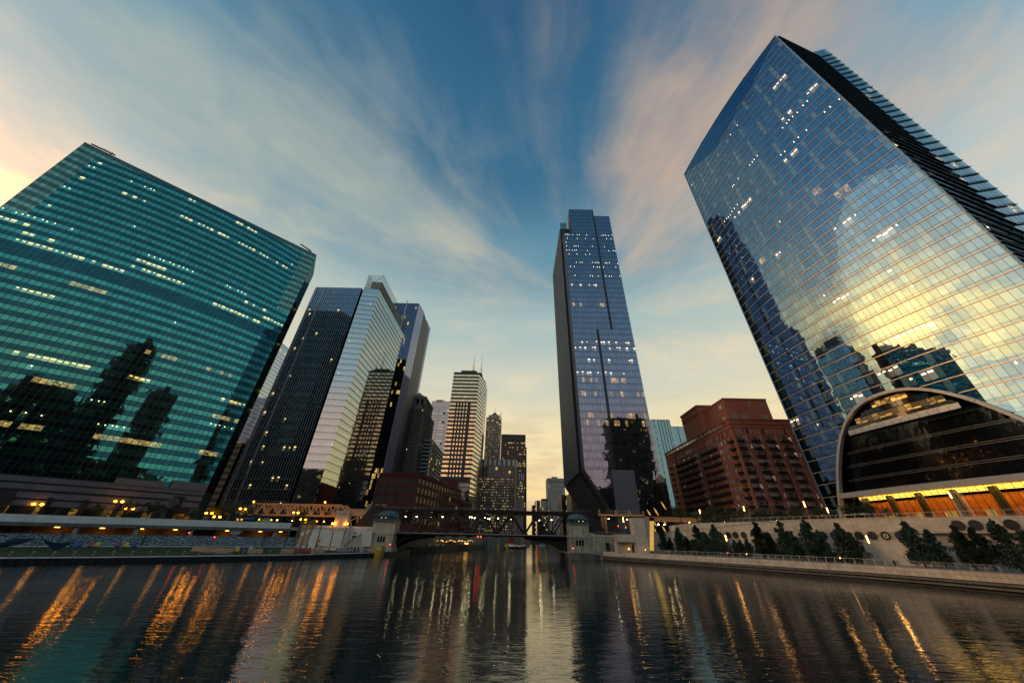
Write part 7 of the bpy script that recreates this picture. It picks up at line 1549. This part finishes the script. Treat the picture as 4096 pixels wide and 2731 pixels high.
b = MB(); c = on_wall(62.5) - lo; c.z = 1.2; b.obox(c + wn2 * .08, we2 * .9, wn2 * .05, UP * 1.25); b.build('door', matte('pale_door', (.66, .60, .48), .6, .06), pw)
# overhanging right part of the wall
oh = thing('overhang_wall', 'cream tiled overhang with larger round openings at the right end of the plaza wall', 'wall', (96, 72, 9)); lo = oh.location
o0, o1 = on_wall(72.4), on_wall(128); b = MB(); b.prism(shift([tuple((o0 + wn2 * .5)[:2]), tuple((o1 + wn2 * .5)[:2]), tuple((o1 - wn2 * 6)[:2]), tuple((o0 - wn2 * 6)[:2])], lo), -.1, 2.8); b.build('soffit_block', MATS['wall_back_tile'], oh)
P = [tuple((o0 + wn2 * .52 + we2 * 1.06 * i)[:2]) for i in range(45)]; zs2 = [8.95 + .405 * k for k in range(8)]
OW = [79.5, 81.8, 86.2, 92, 96]
facade(oh, P, zs2, dict(a=TILE), lambda i, j: 'a', (.014, .014), .03, .0008, 200, 'tile', 'small_tile', lambda i, j: any((72.4 + 1.06 * (i + .5) - c) ** 2 + ((zs2[j] + zs2[j + 1]) / 2 - 10.3) ** 2 < .95 ** 2 for c in OW))
for s_ in OW: porthole(oh, on_wall(s_) + wn2 * .52 + UP * 10.3, lo, wn2, False, .95)
b = MB(); b.prism(shift([tuple((on_wall(74) - wn2 * 3)[:2]), tuple((o1 - wn2 * 3)[:2]), tuple((o1 - wn2 * 5)[:2]), tuple((on_wall(74) - wn2 * 5)[:2])], lo), -6.2, -.1); b.build('recess_wall', MATS['wall_back_tile'], oh)
pz = MB(); pz.prism([tuple((on_wall(18) - wn2 * .6)[:2]), tuple((on_wall(76) - wn2 * .6)[:2]), tuple((o1 - wn2 * .6)[:2]), (170, 20), (170, 158), (66, 158)], 2.8, 11.9, 0, 1); pz.build('plaza', [CREAM, PAVE], kind='structure')
railing('thin steel railing along the edge of the plaza above the round openings', [tuple(on_wall(s_)[:2]) for s_ in (33, 60, 76, 100)], 11.95, 1.9, 1.0, .5, .3)
# lamps with tall glowing tubes
def tube_lamp(x, y, z0, z1, z2, lab, grp='tube lamps on the right bank'):
    r = thing('tube_lamp', lab, 'street lamp', (x, y, z0), 0, grp); b = MB(); b.tube((0, 0, 0), (0, 0, z1 - z0), .09, .075, 8); b.lathe((0, 0, 0), [(.2, 0), (.2, .06), (.1, .12)], 8); b.build('pole', GALV, r)
    b = MB(); b.tube((0, 0, z1 - z0 + .06), (0, 0, z2 - z0), .10, .10, 9); b.build('lamp_tube', TUBE, r); b = MB(); b.tube((0, 0, z2 - z0), (0, 0, z2 - z0 + .08), .12, .1, 8); b.build('cap', GALV, r)
tube_lamp(63.1, 111.6, 2.8, 6.8, 8.3, 'tube lamp on the promenade in front of the left round openings'); tube_lamp(79.8, 84.6, 2.8, 6.8, 8.3, 'tube lamp on the promenade by the pale door')
for x, y, z0, z1, z2, lab in ((70.4, 137.3, 11, 15.5, 16.8, 'tube lamp half hidden in the leftmost plaza trees'), (79.2, 124.2, 12, 15.7, 17.1, 'tube lamp rising from the hedge on the plaza'), (88.9, 109.6, 12, 16, 17.6, 'tallest looking tube lamp before the brick flats on the plaza'), (91.7, 105.5, 12, 14.3, 15.6, 'tube lamp on the plaza left of the arch foot'), (105.3, 85, 12, 16.5, 17.9, 'tube lamp in front of the orange lit lobby'), (44.6, 149.5, 8, 12.6, 14.4, 'tube lamp under the right rail viaduct left of the tile tower')): tube_lamp(x, y, z0, z1, z2, lab)
# benches
def bench(s_, lab):
    q = along(offset(PE, 3.2), .25)[int(s_ / .25)]; r = thing('bench', lab, 'bench', (q[0], q[1], 2.8), math.atan2(q[2][1], q[2][0]))
    for k in range(3): b = MB(); b.box(-1.2, -.22 + .16 * k, .42, 1.2, -.09 + .16 * k, .47); b.build('seat_slat', WOOD, r)
    for k in range(2): b = MB(); b.box(-1.2, .27, .6 + .17 * k, 1.2, .31, .72 + .17 * k); b.build('back_slat', WOOD, r)
    for sx in (-.95, .95): b = MB(); b.box(sx - .04, -.2, 0, sx + .04, .3, .42); b.box(sx - .04, .27, .4, sx + .04, .31, .95); b.build('leg', DARK, r)
bench(24, 'slatted bench behind the railing left of the small hedge'); bench(33, 'slatted bench behind the railing in front of the small hedge'); bench(56.2, 'slatted bench left of the pale door on the promenade'); bench(63, 'slatted bench right of the pale door on the promenade')
for k, s_ in enumerate((10.5, 17, 43.5, 48.5, 69)):
    q = along(offset(PE, 1.6), .25)[int(s_ / .25)]; r = thing('path_light', 'small path light behind the promenade railing, %s from the bridge' % ORD[k], 'path light', (q[0], q[1], 2.8)); b = MB(); b.tube((0, 0, 0), (0, 0, .95), .06, .06, 6); b.build('stem', DARK, r); b = MB(); b.lathe((0, 0, .95), [(.11, 0), (.11, .14), (.04, .18)], 7); b.build('bulb', TUBE if k != 2 else REDL, r)
lbn = thing('litter_bin', 'dark litter bin right of the pale door behind the railing', 'bin', (82.2, 83.2, 2.8)); b = MB(); b.lathe((0, 0, 0), [(.34, 0), (.38, .95), (.2, 1.05)], 9); b.build('body', DARK, lbn)
# conical trees along the promenade
TT = [(51.3, 130.6, 9.8), (52.6, 128.5, 7.6), (54.7, 125.2, 10.5), (56.0, 123.1, 7.9), (57.0, 121.3, 7.2), (58.1, 119.6, 11.0), (59.4, 117.4, 9.2), (60.2, 116.2, 7.6), (61.2, 114.6, 11.2), (62.6, 112.4, 8.2), (63.9, 110.3, 7.2), (64.8, 108.8, 7.2), (65.8, 107.1, 7.5), (67.7, 104.2, 11.5), (69.0, 102.0, 8.8), (70.9, 98.9, 11.5), (71.9, 97.2, 9.3), (73.9, 94.1, 11.8), (75.0, 92.4, 9.4), (77.2, 88.7, 10.9), (78.2, 87.1, 9.0), (83.4, 78.8, 11.0), (84.8, 76.4, 9.6), (86.8, 73.1, 10.1), (88.0, 71.2, 9.8), (89.6, 68.7, 10.9), (91.0, 66.4, 9.3), (92.6, 63.6, 9.6)]
big = small = 0
for k, (x, y, zt_) in enumerate(TT):
    tree('cone', x + .7, y + .4, 2.8, (zt_ - 2.8) * 1.0, '%s dark conical tree before the cream tiled wall, %s counted from the tile tower' % ('tall' if zt_ > 9.5 else 'low', ORD[k]), 'conical trees along the promenade', 1.0 if zt_ > 9.5 else 1.05)
hs = MB(); hp = along(offset(PE, 2.6), .35)
for x, y, e in hp[76:106]: leaves(hs, (x, y, 3.35), (.4, .4, .5), 50, .11)
tag(hs.build('hedge', LEAF_H), 'small clipped green hedge behind the promenade railing', 'hedge')
# plaza planting
hb = MB(); A = Vector((69.5, 138, 0)); B_ = Vector((87.6, 111.4, 0))
for k in range(150):
    q = A.lerp(B_, k / 149); leaves(hb, (q.x, q.y, 12.9), (.55, .55, .65), 60, .13)
tag(hb.build('hedge', LEAF_H), 'long clipped hedge along the plaza above the tiled wall', 'hedge')
pl = MB(); n_ = Vector((B_ - A).normalized()); pl.bar(Vector((A.x, A.y, 12.05)) , Vector((B_.x, B_.y, 12.05)), 1.6, .6); tag(pl.build('planter', CREAM), 'long pale planter under the plaza hedge', 'planter')
for k in range(22):
    f = k / 21; q = Vector((66.5, 143.5, 0)).lerp(Vector((104, 103, 0)), f) + Vector((random.gauss(0, .6) + 1.6 * (k % 2), random.gauss(0, .6), 0)); tree('round', q.x, q.y, 11.9, random.uniform(4.6, 6.6) * (1.12 if k < 9 else .92), 'leafy tree on the plaza before the brick flats, %s from the left' % ORD[k], 'plaza trees', .95)
for k, (x, y) in enumerate(((67.6, 141.5), (70.2, 138.6), (72.6, 135), (75.4, 131.2), (79.2, 127.0), (85.0, 118.5), (91, 112))):
    r = thing('uplight', 'small yellow ground light under the plaza trees, %s from the left' % ORD[k], 'ground light', (x, y, 12.5)); b = MB(); b.lathe((0, 0, 0), [(.14, 0), (.16, .2)], 7); b.build('housing', DARK, r); b = MB(); b.ball((0, 0, .26), .11, n=6, m=4); b.build('lens', glow('uplight_glow', (1, .62, .08), 60, True) if 'uplight_glow' not in MATS else MATS['uplight_glow'], r)
# tile tower with the glowing strip, stair block beside it
tw = thing('tile_tower', 'cream tiled tower with a slanting strip of glowing yellow panes', 'tower', (45, 134, 2.6)); lo = tw.location
b = MB(); f = [(43.3, 133), (47.3, 133), (47.3, 138), (43.3, 138)]; b.prism(shift(f, lo), 0, 10.9); b.poly([Vector(q) - lo for q in ((47.3, 133.2, 2.6), (47.35, 133.2, 2.6), (50.6, 133.2, 13.5), (47.3, 133.2, 13.5))]); b.poly([Vector(q) - lo for q in ((48.9, 133.2, 2.6), (48.9, 138, 2.6), (51, 138, 13.2), (51, 133.2, 13.2))]); b.build('wall', MATS['wall_back_tile'], tw)
facade(tw, linp((43.3, 133), (47.3, 133), 4), lin(2.7, 13.5, 16), dict(a=TILE), lambda i, j: 'a', (.014, .014), .03, .001, 64, 'tile', 'small_tile'); facade(tw, linp((43.3, 138), (43.3, 133), 4), lin(2.7, 13.5, 16), dict(a=TILE), lambda i, j: 'a', (.014, .014), .03, .001, 0, 'tile', 'small_tile')
YG = glow('yellow_pane', (1.0, .62, .16), .62, True)
for k in range(6):
    z0, z1 = 3.5 + 1.52 * k, 3.5 + 1.52 * (k + 1) - .07; e0, e1 = 47.35 + .2 * (z0 - 3.6), 47.35 + .2 * (z1 - 3.6); b = MB(); q = [Vector(v) - lo for v in ((e0, 132.98, z0), (e0 + 1.55, 132.98, z0), (e1 + 1.55, 132.98, z1), (e1, 132.98, z1))]; b.poly(q); b.poly([v + Vector((0, .1, 0)) for v in q][::-1]); b.build('glowing_pane', YG, tw)
b = MB(); q = [Vector(v) - lo for v in ((49.25, 132.98, 12.6), (50.8, 132.98, 12.6), (51.0, 132.98, 13.7), (49.4, 132.98, 13.7))]; b.poly(q); b.build('dark_pane', DIM, tw)
b = MB(); b.bar(Vector((47.3, 132.95, 3.4)) - lo, Vector((49.3, 132.95, 13.6)) - lo, .12, .1); b.bar(Vector((48.95, 132.95, 3.4)) - lo, Vector((51.05, 132.95, 13.6)) - lo, .12, .1); b.build('strip_frame', DARK, tw)
ub = thing('tile_pavilion', 'low cream tiled pavilion on a round column left of the tile tower', 'pavilion', (40.5, 136, 2.8)); lo = ub.location
b = MB(); b.prism(shift([(37.4, 134), (43.2, 134), (43.2, 141), (37.4, 141)], lo), 3.1, 5.5); b.build('upper_block', MATS['wall_back_tile'], ub); facade(ub, linp((37.4, 134), (43.2, 134), 6), lin(5.9, 8.3, 6), dict(a=TILE), lambda i, j: 'a', (.014, .014), .03, .001, 36, 'tile', 'small_tile')
b = MB(); b.tube((1.1, -1.4, 0), (1.1, -1.4, 3.1), .3, .3, 12); b.build('column', CREAM, ub); b = MB(); b.prism(shift([(37.4, 137), (43.2, 137), (43.2, 141), (37.4, 141)], lo), 0, 3.1); b.build('back_wall', CREAM, ub); b = MB(); b.box(2.0, .9, 0, 2.7, 1.0, 2.3); b.build('doorway', BLACK, ub)
gb = thing('grey_abutment', 'grey coursed concrete abutment with a dark doorway right of the stained bridge house', 'wall', (34, 143, 2.6)); b = MB()
for k in range(8): b.box(-2.6, 1.2, .62 * k, 4.0, 6, .62 * k + .58)
b.build('course', MOSSY, gb); b = MB(); b.box(-2.8, 1.0, 4.96, 9.4, 7, 5.4); b.build('coping', CREAM, gb); b = MB(); b.box(1.1, 1.1, 0, 2.5, 1.25, 2.9); b.build('doorway', BLACK, gb); b = MB(); b.box(3.0, 1.12, 2.0, 3.5, 1.2, 2.4); b.build('red_plate', matte('red_plate', (.4, .03, .03), .6), gb)
railing('pipe railing on the road above the grey abutment', [(31.5, 143.9), (43.5, 143.9)], 8.05, 1.5, 1.0, .2, .3)
# grass slopes and steps left of the tiled wall
ps = thing('plaza_stair', 'pale steps with handrails climbing to the plaza behind the conical trees', 'stairs', (62, 141, 7)); b = MB()
for k in range(12): b.obox((-2 + .55 * k, 1.2 + .25 * k, .2 + .36 * k), (.4, .2, 0), (-1.0, 2.0, 0), (0, 0, .3))
b.build('step', CREAM, ps); b = MB(); b.bar((-3, -1, 1.2), (4, 2.2, 5.4), .07, .07); b.bar((-1.6, 3, 1.2), (5.4, 6.2, 5.4), .07, .07); b.build('handrail', GALV, ps)
og = MB()
for k in range(420): f = random.random(); q = Vector((63.5, 137, 8.2)).lerp(Vector((74, 121, 10.6)), f); leaves(og, (q.x + random.gauss(0, .8) + 1.2, q.y + random.gauss(0, .8) + .6, q.z + .3), (.3, .3, .35), 6, .2)
og.build('ornamental_grass', leafmat('pale_grass', (.10, .11, .08), (.16, .17, .12)), kind='stuff')
